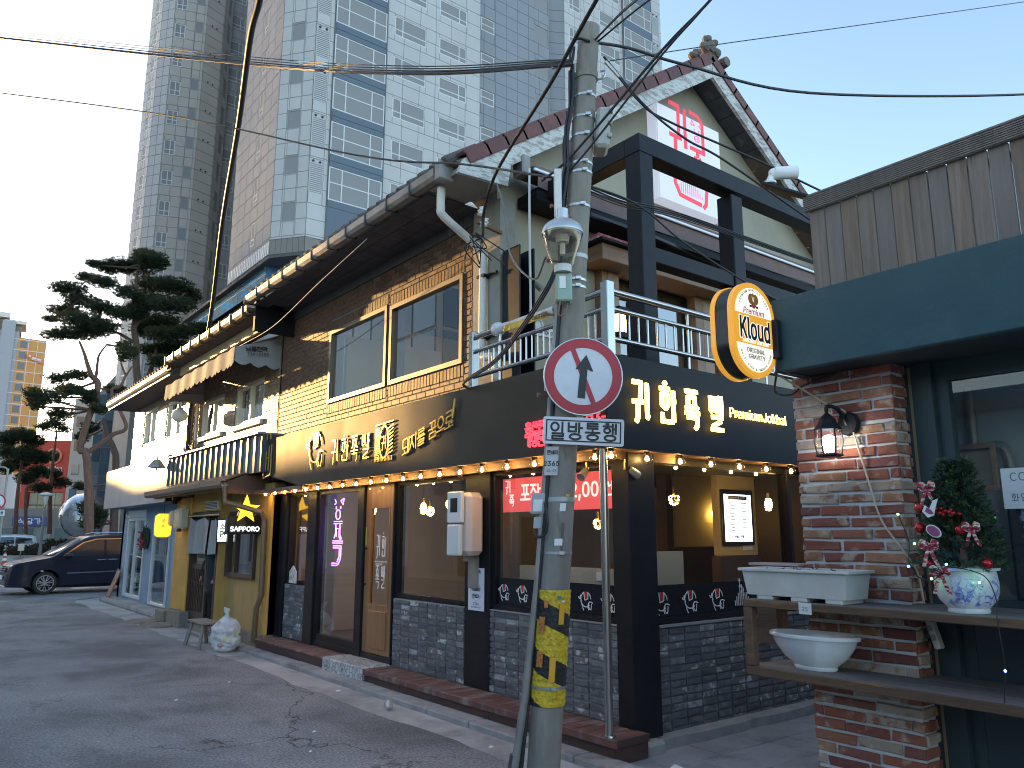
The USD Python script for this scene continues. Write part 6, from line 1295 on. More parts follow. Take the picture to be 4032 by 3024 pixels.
cable('long sagging cable from the pole top across the blue sky to the right', [(4.27, 4.34, 5.95), (4.64, 4.24, 5.99), (5.18, 4.07, 5.96), (6.83, 3.8, 6.17), (10.08, 2.91, 6.95), (12.15, 2.18, 7.57)], .014)
cable('very thin straight wire rising across the sky above the gable', [(4.39, 4.25, 5.77), (6.02, 4.18, 6.6), (8.12, 3.81, 7.53), (12.8, 2.69, 9.5)], .005)
cable('cable slanting down in front of the light box to the fence', [(4.35, 4.28, 5.81), (4.66, 4.1, 5.37), (5.0, 3.96, 5.12), (5.34, 3.82, 4.97), (6.42, 3.62, 4.59), (7.07, 3.48, 4.38)], .01)
cable('cable passing above the light box towards the white camera', [(4.35, 4.28, 5.81), (4.62, 4.13, 5.41), (4.9, 4.04, 5.28), (5.78, 3.73, 5.05), (6.59, 3.6, 4.94), (7.36, 3.39, 4.81)], .01)
bundle('bundle of wires running right along the mauve awning', [(4.12, 4.52, 4.71), (4.63, 4.38, 4.59), (5.28, 4.25, 4.58), (6.83, 3.92, 4.4), (7.92, 3.71, 4.33)], .008, [(0, .008), (.03, .006), (-.03, .006), (-.06, .005)])
cable('wire sloping from the pole to the teal fascia beside the beer sign', [(4.12, 4.52, 4.7), (4.72, 4.31, 4.57), (5.21, 4.18, 4.28), (6.07, 4.01, 3.96), (6.41, 4.0, 3.93)], .009)
bundle('black cables from the lamp box down to the fascia top', [(3.98, 4.51, 3.87), (3.94, 4.6, 3.69), (4.06, 5.08, 3.49), (4.19, 5.61, 3.33), (4.36, 6.36, 3.27), (4.62, 6.67, 3.28)], .012, [(0, .012), (.04, .008), (-.03, .008)])
cable('slack grey wire from the eave corner to the lamp box', [(4.38, 5.86, 5.24), (4.36, 5.73, 4.97), (4.24, 5.45, 4.33), (4.02, 4.85, 3.88), (3.86, 4.5, 3.94)], .009, M('grey_wire', (.14, .14, .14), .5))
cable('thin pale wire from the long eave to the scalloped awning', [(4.3, 8.5, 5.45), (4.3, 9.96, 5.23), (4.31, 11.61, 4.97), (4.25, 13.05, 4.9)], .006, m_pvc)
t = thing('cable_loops', 'dark cables looping down the left side of the pole', 'cable', tuple(pc(5)))
for k, (o, f, z0, z1) in enumerate([(.03, .02, 5.9, 3.9), (.045, .05, 5.65, 4.3), (.02, .07, 5.7, 3.9), (.05, .0, 5.3, 4.2)]):
    zz = np.linspace(z0, z1, 9); obj('cable', MB().tube(spline([lf(z, o + .012 * math.sin(i * 2.1 + k), f) for i, z in enumerate(zz)], 4), .012, 7), m_wire, t, smooth=True)
obj('cable', MB().tube(spline([lf(5.9, -.1, .1), lf(5.92, .02, .1), lf(5.8, .06, .05), lf(5.66, .03, .03)]), .012, 7), m_wire, t, smooth=True)
t = thing('insulator', 'white porcelain insulators with a knot of wires at the eave corner', 'insulator', (4.6, 6.5, 5.05))
for q in [(4.62, 6.45, 5.2), (4.62, 6.4, 5.05)]: obj('insulator', MB().lathe([(0, .06), (.04, .05), (.025, .03), (.05, .01), (.028, -.01), (.045, -.03), (0, -.05)], q, (.2, -.2, 1), 12), m_white, t, smooth=40)
rng = random.Random(31); mb = MB()
for k in range(9):
    a = np.array([4.57, 6.38, 4.86]); mb.tube(spline([a, a + [rng.uniform(-.2, .1), rng.uniform(-.1, .2), rng.uniform(-.12, .05)], a + [rng.uniform(-.3, .2), rng.uniform(-.2, .3), rng.uniform(-.3, -.12)]], 5), .007, 5)
obj('loose_wires', mb, m_wire, t, kind='stuff')
obj('bracket', MB().beam((4.6, 6.5, 5.1), (5.0, 6.6, 5.1), .04, .04), m_rust, t)
t = thing('strain_clamp', 'steel strain clamps and hooks on the pole top', 'clamp', tuple(pc(5.6)))
obj('clamp', MB().tube([(4.02, 4.58, 5.73), (4.11, 4.44, 5.72)], .02, 8), m_clamp, t); obj('clamp', MB().tube([(4.36, 4.27, 5.76), (4.52, 4.19, 5.57)], .016, 8), m_clamp, t); obj('hook', MB().tube(_z3 := spline([pc(5.6) + CAMR * .09, pc(5.62) + CAMR * .15, pc(5.68) + CAMR * .16, pc(5.68) + CAMR * .12]), .009, 6), m_clamp, t)
# ---------------------------------------------------------------- brick bar on the right
m_rbrick = [M('red_brick_%d' % i, a, .85, rnd=r, col2=b, scale=s, pos=p, bump=.5, bscale=26, bdist=.01, dirt=dd, dscale=12, dpos=dp) for i, (a, r, b, s, p, dd, dp) in enumerate([
    ((.25, .08, .05), [(0, (.2, .06, .045)), (.5, (.27, .085, .05)), (1, (.3, .12, .07))], (.42, .33, .25), 9, (.55, .66), (.12, .06, .05), (.6, .75)),
    ((.38, .29, .22), [(0, (.33, .25, .19)), (1, (.42, .33, .26))], (.26, .10, .065), 10, (.52, .62), (.5, .46, .4), (.58, .7)),
    ((.21, .07, .055), [(0, (.16, .05, .045)), (1, (.24, .085, .06))], (.3, .16, .11), 12, (.55, .7), (.4, .35, .3), (.66, .76)),
    ((.33, .15, .075), [(0, (.3, .13, .07)), (1, (.36, .19, .1))], (.45, .34, .25), 11, (.52, .66), (.2, .08, .06), (.6, .75))])]
m_wmort = M('white_mortar', (.6, .6, .6), .95, col2=(.5, .5, .5), scale=9, bump=.4, bscale=50)
m_tealw = M('teal_render', (.03, .082, .098), .7, col2=(.024, .066, .08), scale=1.6, pos=(.35, .7), dirt=(.05, .105, .118), dscale=2.4, dpos=(.55, .8), bump=.2, bscale=30)
m_dkteal = M('dark_teal_frame', (.02, .04, .045), .5)
BR = thing('brick_bar', 'single storey bar with brick pillar and teal fascia on the right', 'building', (4.35, 2.4, 0))
XP = 4.35
pil = obj('pillar', MB().box((XP + .004, 2.085, 0), (4.8, 2.695, 2.72)), m_wmort, BR)
rng = random.Random(17); pick = [0, 1, 0, 3, 2, 1, 0, 2, 1, 0, 3, 0]
H0 = 2.72 / 41
def lay(fr, w, seq):
    for i in range(41):
        u = -.005; k = 0
        offs = [.125, 0.0, .19, .06][i % 4]
        cuts = [0]; x = offs if offs > .05 else .25
        while x < w - .03: cuts.append(x); x += .252
        cuts.append(w)
        for a, b in zip(cuts[:-1], cuts[1:]):
            v, f = brick_mesh(fr, a + (.006 if a > 0 else 0), b - (.006 if b < w else -.004), i * H0 + .008, (i + 1) * H0 - .007, .009 + rng.uniform(-.004, .004), rng, .005, .006)
            obj('brick', trimesh.Trimesh(v, f, process=False), m_rbrick[pick[rng.randrange(len(pick))]], pil)
lay(FA(XP, 2.70), .62, 0); lay(FB(XP + .005, 2.08), .16, 0)
XT = 4.05
obj('fascia', MB().box((XT, -3.5, 2.705), (XT + .06, 2.62, 3.155), .006), m_tealw, BR); obj('fascia_end', MB().box((XT + .06, 2.56, 2.705), (4.8, 2.62, 3.155)), m_tealw, BR)
obj('soffit', MB().box((XT + .06, -3.5, 2.71), (4.9, 2.56, 2.74)), M('dark_teal_soffit', (.018, .03, .036), .7), BR); obj('flat_roof', MB().box((XT + .06, -3.5, 3.13), (18, 2.56, 3.15)), m_blackmat, BR)
obj('side_wall', MB().box((4.8, 2.3, 0), (18, 2.6, 3.12)), M('side_wall_grey', (.2, .2, .2), .85), BR)
# boarded parapet
fn = thing('board_fence', 'weathered timber board parapet on the roof of the brick bar', 'fence', (4.2, 1.0, 3.15))
m_fw = [M('fence_board_%d' % i, a, .85, col2=b, scale=2.6, stretch=(14, 14, .8), pos=(.35, .65), dirt=(.075, .055, .045), dscale=3.2, dpos=(.66, .76), bump=.15, bscale=40, rnd=[(0, tuple(x * .85 for x in a)), (1, tuple(x * 1.12 for x in a))]) for i, (a, b) in enumerate([((.235, .195, .165), (.165, .13, .105)), ((.23, .2, .18), (.17, .145, .125)), ((.245, .19, .15), (.17, .125, .095))])]
rng = random.Random(12)
for i in range(32):
    y1 = 2.41 - i * .1005; gap = .003 if i < 6 else .0065
    obj('board', MB().box((4.2, y1 - .1005 + gap, 3.15), (4.222 + rng.uniform(0, .004), y1, 3.70), .003), m_fw[i % 3], fn)
cap = MB().box((4.175, -.85, 3.695), (4.198, 2.43, 3.785), .003)
for k in range(7): cap.box((4.168, -.85, 3.70 + k * .012), (4.176, 2.43, 3.707 + k * .012))
obj('cap_rail', cap, m_fw[1], fn); obj('cap_top', MB().box((4.17, -.85, 3.786), (4.3, 2.43, 3.80), .003), m_fw[1], fn); obj('rear_rail', MB().box((4.23, -.85, 3.62), (4.27, 2.41, 3.66)), m_fw[1], fn)
obj('side_board', MB().box((4.222, 2.385, 3.15), (4.9, 2.408, 3.78)), m_fw[0], fn)
# window, its dark frame, and what stands behind it
obj('window_frame', MB().box((4.5, 1.93, 0), (4.58, 2.085, 2.72)).box((4.54, 1.86, 0), (4.6, 1.93, 2.72)).box((4.54, -3.5, 2.6), (4.6, 1.86, 2.72)).box((4.54, -3.5, 1.36), (4.6, 1.86, 1.42)), m_dkteal, BR)
obj('trim_strip', MB().box((4.497, 2.04, 0), (4.503, 2.055, 2.7)), M('brass_trim', (.22, .16, .08), .4), BR)
obj('window_pane', MB().quad((4.568, 1.86, 1.42), (4.568, -3.5, 1.42), (4.568, -3.5, 2.6), (4.568, 1.86, 2.6)), m_glass, BR)
obj('lower_panel', MB().box((4.545, -3.5, 0), (4.56, 1.86, 1.36)), M('dark_teal_panel', (.016, .032, .038), .35, spec=.6), BR)
obj('inner_wall', MB().box((5.2, -3.5, .0), (5.3, 2.3, 2.7)).box((4.62, 2.28, 0), (5.5, 2.3, 2.7)), M('pale_inner_wall', (.5, .53, .53), .8, col2=(.44, .47, .48), scale=2), BR)
obj('inner_opening', MB().box((5.16, -.2, 1.5), (5.2, 1.52, 2.3)), M('dark_opening', (.05, .06, .07), .6), BR)
obj('machine', MB().box((4.75, .2, 1.4), (5.1, 1.72, 1.98), .02).box((4.74, .2, 1.7), (4.76, 1.7, 1.74)), M('dark_machine', (.035, .045, .055), .5), BR)
obj('machine_dial', MB().lathe([(0, 0), (.07, 0), (.075, .02), (0, .03)], (4.75, 1.45, 1.88), (-1, 0, 0), 18), m_white, BR)
cr = thing('wooden_crate', 'small wooden frame standing on the machine behind the bar window', 'frame', (4.85, 2.0, 2.0))
for a, b in [((4.85, 1.78, 2.0), (4.88, 2.03, 2.03)), ((4.85, 1.78, 2.24), (4.88, 2.03, 2.27)), ((4.85, 1.78, 2.03), (4.88, 1.8, 2.24)), ((4.85, 2.01, 2.03), (4.88, 2.03, 2.24))]: obj('rail', MB().box(a, b), m_timber, cr)
obj('back', MB().box((4.88, 1.79, 2.01), (4.89, 2.02, 2.26)), m_old, cr)
pi = thing('duct_pipe', 'grey bent duct pipe on the pale wall inside the bar', 'pipe', (5.4, 1.75, 2.2)); obj('pipe', MB().tube(spline([(5.16, 2.0, 2.7), (5.16, 2.0, 2.1), (5.16, 1.99, 1.9)], 4), .03, 10).tube(spline([(5.1, 1.98, 2.12), (5.1, 1.95, 2.24), (5.1, 1.84, 2.27), (5.1, 1.80, 2.2), (5.1, 1.79, 1.98)], 5), .032, 10), m_gutter, pi, smooth=40)
um = thing('patterned_umbrella', 'folded umbrella patterned in blue and red behind the bar window', 'umbrella', (4.62, 1.3, 1.5))
obj('canopy', MB().lathe([(.015, .55), (.05, .5), (.06, .3), (.05, .05), (.02, 0)], (4.64, 1.42, 1.42), (0, .35, 1), 12), M('umbrella_cloth', (.3, .36, .42), .7, col2=(.06, .08, .16), scale=22, pos=(.48, .52), dirt=(.4, .06, .08), dscale=5, dpos=(.6, .62)), um, smooth=True); obj('frayed_tip', MB().lathe([(.015, .0), (.05, .05), (.02, .1)], (4.64, 1.6, 1.93), (0, .35, 1), 8), m_wp, um)
pp_ = thing('handwritten_notice', 'white handwritten CCTV paper taped inside the bar window', 'notice', (4.56, 1.5, 1.98))
fr = FA(4.562, 1.655, 1.885); obj('paper', MB().fbox(fr, 0, .42, 0, .21, -.002, 0), M('paper_cool', (.62, .66, .68), .6), pp_)
obj('writing', MB().prism(strokes([_arc(.06, .165, .016, .02, 50, 310, 10), _arc(.1, .165, .016, .02, 50, 310, 10), [(.13, .185), (.165, .185)], [(.147, .185), (.147, .145)], [(.18, .185), (.197, .145), (.214, .185)]], .004), fr, .001).prism(affinity.translate(hangul('녹화중', .03, .034, .0035, .35), .16, .095), fr, .001).prism(affinity.translate(hangul('화단정리', .033, .036, .0035, .4), .04, .04), fr, .001), M('pencil_grey', (.1, .1, .11), .7), pp_)
# shelves
sh = thing('wooden_shelves', 'two tier rough timber street shelf wrapped round the brick pillar', 'shelf', (4.1, 2.0, 1.0))
m_shelf = M('shelf_wood', (.13, .07, .035), .6, col2=(.075, .04, .022), scale=3, stretch=(3, .5, 3), pos=(.38, .62), dirt=(.30, .13, .03), dscale=5, dpos=(.62, .72), bump=.3, bscale=20)
m_shelft = M('shelf_top', (.17, .15, .14), .75, col2=(.12, .105, .095), scale=4, stretch=(3, .4, 3), bump=.15, bscale=30)
for z0, z1, y1 in [(1.343, 1.385, 2.88), (.968, 1.015, 2.88)]:
    obj('edge_board', MB().box((3.965, -.5, z0), (3.99, y1, z1 - .001), .004), m_shelf, sh)
    obj('top_board', MB().box((3.992, -.5, z0 + .01), (4.165, y1 - .005, z1), .003), m_shelft, sh); obj('top_board', MB().box((4.17, 2.72, z0 + .01), (4.34, y1 - .005, z1), .003).box((4.17, -.5, z0 + .01), (4.33, 2.719, z1 - .0005)), m_shelft, sh); obj('top_board', MB().box((4.335, -.5, z0 + .01), (4.535, 2.075, z1), .003), m_shelft, sh)
    obj('end_board', MB().box((3.992, y1 - .004, z0), (4.34, y1 + .016, z1 - .002), .003), m_shelf, sh)
obj('post', MB().box((3.967, 2.825, 1.016), (4.02, 2.882, 1.342), .004), m_shelf, sh)
tg = thing('number_tag', 'white paper tag with 25 pinned to the upper shelf edge', 'tag', (3.96, 2.48, 1.36)); fr = FA(3.962, 2.515, 1.328); obj('paper', MB().fbox(fr, 0, .075, 0, .06, -.003, .001), M('paper_white2', (.6, .6, .58), .6), tg); obj('digits', MB().prism(place(latin('25', .022), .037, .028), fr, .001, .0012), M('faint_ink', (.25, .25, .25), .6), tg)
pl = thing('white_planter', 'long white plastic planter box with dry soil on the upper shelf', 'planter', (4.1, 2.57, 1.385))
m_planter = M('planter_plastic', (.56, .55, .50), .5, col2=(.45, .44, .40), scale=3, pos=(.4, .7), dirt=(.3, .28, .24), dscale=6, dpos=(.66, .78))
def tub(lo, hi, t, taper, z0, z1, rim):
    (x0, y0), (x1, y1) = lo, hi; mb = MB(); v = []
    for z, s in [(z0, taper), (z1, 0)]:
        v += [(x0 + s, y0 + s, z), (x1 - s, y0 + s, z), (x1 - s, y1 - s, z), (x0 + s, y1 - s, z)]
    v += [(x0 + t, y0 + t, z1), (x1 - t, y0 + t, z1), (x1 - t, y1 - t, z1), (x0 + t, y1 - t, z1), (x0 + t + taper, y0 + t + taper, z1 - .05), (x1 - t - taper, y0 + t + taper, z1 - .05), (x1 - t - taper, y1 - t - taper, z1 - .05), (x0 + t + taper, y1 - t - taper, z1 - .05)]
    f = []
    for i in range(4):
        j = (i + 1) % 4; f += [[i, j, 4 + j], [i, 4 + j, 4 + i], [4 + i, 4 + j, 8 + j], [4 + i, 8 + j, 8 + i], [8 + i, 8 + j, 12 + j], [8 + i, 12 + j, 12 + i]]
    f += [[0, 2, 1], [0, 3, 2]]
    mb.add(v, f)
    return mb
obj('tub', tub((4.0, 2.25), (4.26, 2.9), .008, .018, 1.41, 1.555, 0), m_planter, pl)
rim = MB()
for a, b in [((3.985, 2.23, 1.545), (4.01, 2.92, 1.562)), ((4.25, 2.23, 1.545), (4.275, 2.92, 1.562)), ((4.01, 2.23, 1.545), (4.25, 2.255, 1.562)), ((4.01, 2.895, 1.545), (4.25, 2.92, 1.562))]: rim.box(a, b, .003)
obj('rim', rim, m_planter, pl)
for y in (2.29, 2.5, 2.72): obj('foot', MB().box((4.02, y, 1.385), (4.24, y + .1, 1.412), .004), m_planter, pl)
m_soil = M('dry_soil', (.06, .042, .03), .95, col2=(.16, .13, .1), scale=40, pos=(.5, .65), bump=.8, bscale=60)
def soil(c, rx, ry, z, par, seed):
    n = 18; v, f = [], []
    for i in range(n):
        for j in range(n):
            a, b = -1 + 2 * i / (n - 1), -1 + 2 * j / (n - 1); v.append((c[0] + a * rx, c[1] + b * ry, z + .02 * meshkit.fbm(np.array([a * 4, b * 6, seed]), 3)))
    for i in range(n - 1):
        for j in range(n - 1): q = i * n + j; f += [[q, q + n, q + n + 1], [q, q + n + 1, q + 1]]
    obj('soil', trimesh.Trimesh(np.array(v), np.array(f), process=False), m_soil, par)
soil((4.13, 2.575), .115, .31, 1.53, pl, 1)
rng = random.Random(3); dl = MB()
for k in range(26):
    c = np.array([4.08 + rng.uniform(-.05, .1), 2.55 + rng.gauss(0, .1), 1.556 + rng.uniform(0, .012)]); d = np.array([rng.uniform(-1, 1), rng.uniform(-1, 1), rng.uniform(-.2, .6)]) * .022; e = np.array([rng.uniform(-1, 1), rng.uniform(-1, 1), rng.uniform(-.4, .4)]) * .012
    dl.add([c - e, c + e, c + d], [[0, 1, 2]])
obj('dry_leaves', dl, M('dead_leaf', (.12, .09, .06), .9), pl, kind='stuff')
bw = thing('white_bowl_pot', 'oval white ceramic bonsai bowl with dark soil on the lower shelf', 'pot', (4.15, 2.56, 1.015))
obj('bowl', MB().lathe([(0, .0), (.12, .0), (.13, .012), (.125, .02), (.19, .07), (.235, .13), (.25, .165), (.268, .172), (.27, .185), (.262, .192), (.245, .188), (.235, .17), (.22, .14), (0, .14)], (4.16, 2.56, 1.015), n=40, sx=.56, sy=1.0), M('white_ceramic', (.66, .655, .65), .18, col2=(.6, .595, .58), scale=3, coat=.4), bw, smooth=50)
obj('soil', MB().lathe([(.235, 0), (.15, .008), (.08, .002), (0, .01)], (4.16, 2.56, 1.165), n=40, sx=.56), m_soil, bw)
rp_ = thing('red_planter', 'dull red plastic planter tucked behind the white planter', 'planter', (4.33, 2.85, 1.385))
obj('tub', tub((4.29, 2.71), (4.42, 3.04), .008, .012, 1.39, 1.575, 0), M('dull_red_plastic', (.16, .055, .05), .6), rp_); obj('rim', MB().box((4.28, 2.70, 1.568), (4.30, 3.05, 1.582)).box((4.41, 2.70, 1.568), (4.43, 3.05, 1.582)).box((4.3, 2.70, 1.568), (4.41, 2.72, 1.582)).box((4.3, 3.03, 1.568), (4.41, 3.05, 1.582)), M('faded_pink_rim', (.42, .3, .29), .6), rp_); obj('stand', MB().box((4.3, 2.885, 1.1), (4.42, 3.02, 1.385)), m_shelf, rp_); soil((4.355, 2.87), .045, .14, 1.55, rp_, 2)
# porcelain pot with small Christmas tree
PC_ = np.array([4.14, 1.71, 1.385])
cp_ = thing('porcelain_pot', 'blue and white porcelain pot holding the small Christmas tree on the shelf', 'pot', tuple(PC_))
m_porc = usdkit.material(stage, '/World/Looks/porcelain', {'p': ('principled_bsdf', {'roughness': .12, 'coat_weight': .4}), 'g': ('geometry', {}), 'n': ('noise_texture', {'scale': 26., 'detail': 7., 'roughness': .7, 'distortion': 1.2}), 'r': ('rgb_ramp', {'ramp': [(.46, (.62, .64, .66)), (.53, (.3, .36, .6)), (.6, (.05, .08, .32)), (.66, (.45, .5, .62))]}),
   'n2': ('noise_texture', {'scale': 11., 'detail': 3.}), 'r2': ('rgb_ramp', {'ramp': [(.47, (0, 0, 0)), (.54, (1, 1, 1))]}), 's': ('separate_xyz', {}), 'z': ('rgb_ramp', {'ramp': [(0, (0, 0, 0)), (.1, (0, 0, 0)), (.2, (1, 1, 1)), (.75, (1, 1, 1)), (.82, (0, 0, 0))]}), 'mr': ('map_range', {'from_min': 1.385, 'from_max': 1.605}), 'mm': ('mix', {'mix_type': 'multiply', 'fac': 1.}), 'm': ('mix', {'color1': (.62, .64, .66)})},
   [('g.position', 'n.vector'), ('g.position', 'n2.vector'), ('n.fac', 'r.fac'), ('n2.fac', 'r2.fac'), ('g.position', 's.vector'), ('s.z', 'mr.value'), ('mr.result', 'z.fac'), ('r2.color', 'mm.color1'), ('z.color', 'mm.color2'), ('mm.color', 'm.fac'), ('r.color', 'm.color2'), ('m.color', 'p.base_color')], surface='p.BSDF')
obj('pot', MB().lathe([(0, 0), (.088, 0), (.092, .006), (.09, .022), (.098, .03), (.125, .06), (.138, .1), (.14, .14), (.133, .195), (.15, .2), (.152, .212), (.13, .212), (.12, .19), (0, .19)], PC_, n=40), m_porc, cp_, smooth=45)
tr = thing('christmas_tree', 'small bushy Christmas tree hung with red baubles and tartan bows', 'christmas tree', tuple(PC_ + [0, 0, .19]))
m_fir = [M('fir_needles_%d' % i, c, .7, col2=tuple(x * .6 for x in c), scale=30) for i, c in enumerate([(.028, .06, .038), (.05, .09, .04), (.1, .14, .05)])]
obj('stem', MB().tube([PC_ + [0, 0, .15], PC_ + [0, 0, .72]], [.015, .006], 8), m_rust, tr)
rng = random.Random(14); tips = [MB(), MB(), MB()]
def sprig(mb, c, d, L, n=20, w=.0034, sp=.022):
    d = d / np.linalg.norm(d); x = np.cross(d, [0.3, .2, 1.0]); x /= np.linalg.norm(x); y = np.cross(d, x)
    V, F = [], []
    for i in range(n):
        t = (i + .5) / n; a = rng.uniform(0, 6.28); o = x * math.cos(a) + y * math.sin(a); p = c + d * L * t; q = p + o * sp * (1.1 - .5 * t) + d * sp * .9; s = np.cross(q - p, [rng.uniform(-1, 1), rng.uniform(-1, 1), rng.uniform(-1, 1)]); s /= np.linalg.norm(s) + 1e-9
        k = len(V); V += [p - s * w, p + s * w, q]; F.append([k, k + 1, k + 2])
    mb.add(V, F)
for k in range(950):
    t = rng.random() ** .8; z = .2 + t * .53; rr = .2 * (1 - t * .78) * rng.uniform(.45, 1.02); a = rng.uniform(0, 6.28)
    c = PC_ + [rr * math.cos(a), rr * math.sin(a), z]; d = np.array([math.cos(a), math.sin(a), rng.uniform(-.2, .7)])
    kk = 0 if rng.random() < .5 else (1 if rng.random() < .7 else 2)
    sprig(tips[kk], c - d * .03, d, .07, 22)
for i in range(3): obj('foliage', tips[i], m_fir[i], tr, kind='stuff')
m_baub = M('red_bauble', (.4, .01, .015), .12, .5, coat=.5); m_tart = M('tartan_ribbon', (.35, .02, .05), .7, col2=(.62, .55, .42), scale=90, stretch=(1, .3, 1), pos=(.5, .55)); m_velvet = M('dark_red_velvet', (.16, .008, .025), .8)
for y, z in [(1.865, 1.787), (1.66, 1.775), (1.83, 1.61), (1.855, 1.885), (1.57, 1.62)]:
    b = obj('bauble', MB().lathe([(.026 * math.sin(a), -.026 * math.cos(a)) for a in np.linspace(0, math.pi, 12)], (4.0 + abs(1.71 - y) * .35, y, z), n=16), m_baub, tr, smooth=True)
for k in range(14): obj('berry', MB().tm(trimesh.creation.icosphere(1, .009).apply_translation((3.985 + rng.uniform(-.01, .02), 1.70 + rng.uniform(-.055, .05), 1.86 + rng.uniform(-.02, .02)))), m_baub, tr)
def bow(y, z, x=3.975, s=1.0):
    P = []
    b = MB()
    for sg in (-1, 1):
        L = spline([(x, y, z), (x - .02, y + sg * .02 * s, z + .018 * s), (x - .015, y + sg * .042 * s, z + .006), (x, y + sg * .02 * s, z - .008), (x, y, z)], 5); v = []
        for q in L: v += [q + [0, 0, .011 * s], q - [0, 0, .011 * s]]
        b.add(v, [f for i in range(len(L) - 1) for f in ([2 * i, 2 * i + 2, 2 * i + 1], [2 * i + 1, 2 * i + 2, 2 * i + 3])])
        T = spline([(x, y, z), (x - .012, y + sg * .014 * s, z - .04 * s), (x - .005, y + sg * .03 * s, z - .085 * s)], 5); v = []
        for q in T: v += [q + [0, .008 * s, 0], q - [0, .008 * s, 0]]
        b.add(v, [f for i in range(len(T) - 1) for f in ([2 * i, 2 * i + 2, 2 * i + 1], [2 * i + 1, 2 * i + 2, 2 * i + 3])])
    obj('bow', b, m_tart, tr)
bow(1.80, 1.985, 4.03, 1.1); bow(1.60, 1.785, 4.0); bow(1.785, 1.70, 3.965, 1.15); bow(1.752, 1.575, 3.98, 1.2)
obj('tag', MB().prism(Polygon([(-.035, .0), (-.02, .03), (0, .012), (.02, .05), (.045, .06), (.03, .02), (.02, -.02), (-.01, -.03)]), FA(3.955, 1.765, 1.865), .003), m_white, tr); obj('tag_print', MB().prism(Polygon([(-.02, .0), (-.01, .02), (.01, .005), (.02, -.012), (0, -.015)]), FA(3.951, 1.765, 1.865), .002), M('plum_print', (.25, .06, .15), .6), tr)
obj('tag', MB().prism(affinity.rotate(affinity.scale(Point(0, 0).buffer(.035), 1.1, .75), -35), FA(3.955, 1.755, 1.77), .003), m_white, tr); obj('tag_print', MB().prism(affinity.rotate(affinity.scale(Point(0, 0).buffer(.029), 1.1, .75), -35), FA(3.951, 1.755, 1.77), .002), M('plum_print', (.25, .06, .15), .6), tr)
fl = thing('fairy_lights', 'dark fairy light wire with blue and green points draped over the tree and pot', 'fairy lights', tuple(PC_))
obj('wire', MB().tube(spline([(3.98, 1.93, 1.85), (4.0, 1.90, 1.72), (3.98, 1.9, 1.63), (3.97, 1.87, 1.56), (3.975, 1.8, 1.535), (3.975, 1.75, 1.57), (3.98, 1.7, 1.6), (4.0, 1.6, 1.58), (4.02, 1.56, 1.54), (4.0, 1.53, 1.45), (3.955, 1.52, 1.38), (3.955, 1.51, 1.2), (3.96, 1.53, 1.02)], 6), .0028, 5), m_wire, fl, smooth=True)
eb, eg = emission('blue_led', (.05, .2, 1), 30.), emission('green_led', (.1, 1, .08), 12.)
for q, e_ in [((3.97, 1.90, 1.60), eb), ((3.97, 1.72, 1.615), eb), ((3.955, 1.51, 1.16), eb), ((4.56, 1.49, 1.7), eb), ((3.975, 1.93, 1.855), eg), ((3.97, 1.86, 1.71), eg), ((3.98, 1.80, 1.545), eg), ((3.99, 1.59, 1.535), eg)]: obj('led', MB().tm(trimesh.creation.icosphere(1, .0055).apply_translation(q)), e_, fl)
ps = thing('power_strip', 'pale power strip hanging on the pillar edge below the shelf', 'power strip', (4.42, 2.03, 1.2)); obj('body', MB().beam((4.44, 2.045, 1.33), (4.43, 1.995, 1.16), .035, .06, up=(1, 0, 0), ch=.012), m_pvc, ps); obj('sockets', MB().fbox((np.array([4.405, 2.03, 1.28]), np.array([0, -.28, -.96]), np.array([0, -.96, .28]), np.array([-1.0, 0, 0])), 0, .03, -.012, .012, 0, .004).fbox((np.array([4.405, 2.03, 1.28]), np.array([0, -.28, -.96]), np.array([0, -.96, .28]), np.array([-1.0, 0, 0])), .05, .08, -.012, .012, 0, .004), m_gutter, ps)
cable('pale cord curving over the dark panel below the bar shelves', [(4.53, 1.85, .2), (4.53, 1.75, .45), (4.53, 1.6, .62), (4.53, 1.35, .7)], .007, m_pvc)
cable('pale cable running from the teal fascia down the brick pillar past the lantern', [(4.1, 2.66, 2.72), (4.3, 2.56, 2.6), (4.32, 2.42, 2.49), (4.32, 2.345, 2.45), (4.32, 2.28, 2.2), (4.32, 2.24, 2.02), (4.32, 2.19, 1.83), (4.32, 2.08, 1.66), (4.4, 2.06, 1.55), (4.42, 2.05, 1.39)], .006, M('cream_cable', (.5, .43, .3), .5))
cable('black cable loop hanging under the corner of the teal fascia', [(4.02, 2.58, 2.85), (4.03, 2.6, 2.7), (4.1, 2.66, 2.6), (4.25, 2.65, 2.6), (4.32, 2.6, 2.66), (4.33, 2.4, 2.7)], .007)
# wall lantern
wl2 = thing('pillar_lantern', 'black wall lantern with bright white bulb on the brick pillar', 'wall lamp', (4.2, 2.4, 2.3))
LQ = np.array([4.2, 2.4, 2.3])
obj('roof', MB().lathe([(.078, .05), (.074, .06), (.055, .085), (.045, .11), (.03, .13), (.02, .14), (.008, .15), (.012, .165), (.006, .185), (0, .19)], LQ, n=6), m_black, wl2)
cg = MB()
for k in range(6):
    a = k * math.pi / 3; d = np.array([math.cos(a), math.sin(a), 0]); cg.tube([LQ + d * .07 + [0, 0, .05], LQ + d * .077 + [0, 0, -.01], LQ + d * .066 + [0, 0, -.09]], .0045, 5)
obj('cage', cg.lathe([(0, -.09), (.072, -.09), (.078, -.1), (.06, -.108), (0, -.108)], LQ, n=6), m_black, wl2)
obj('glass', MB().lathe([(.066, .05), (.073, -.01), (.062, -.088)], LQ, n=24), glass('clear_lantern', (.95, .95, .95), .05), wl2, smooth=True)
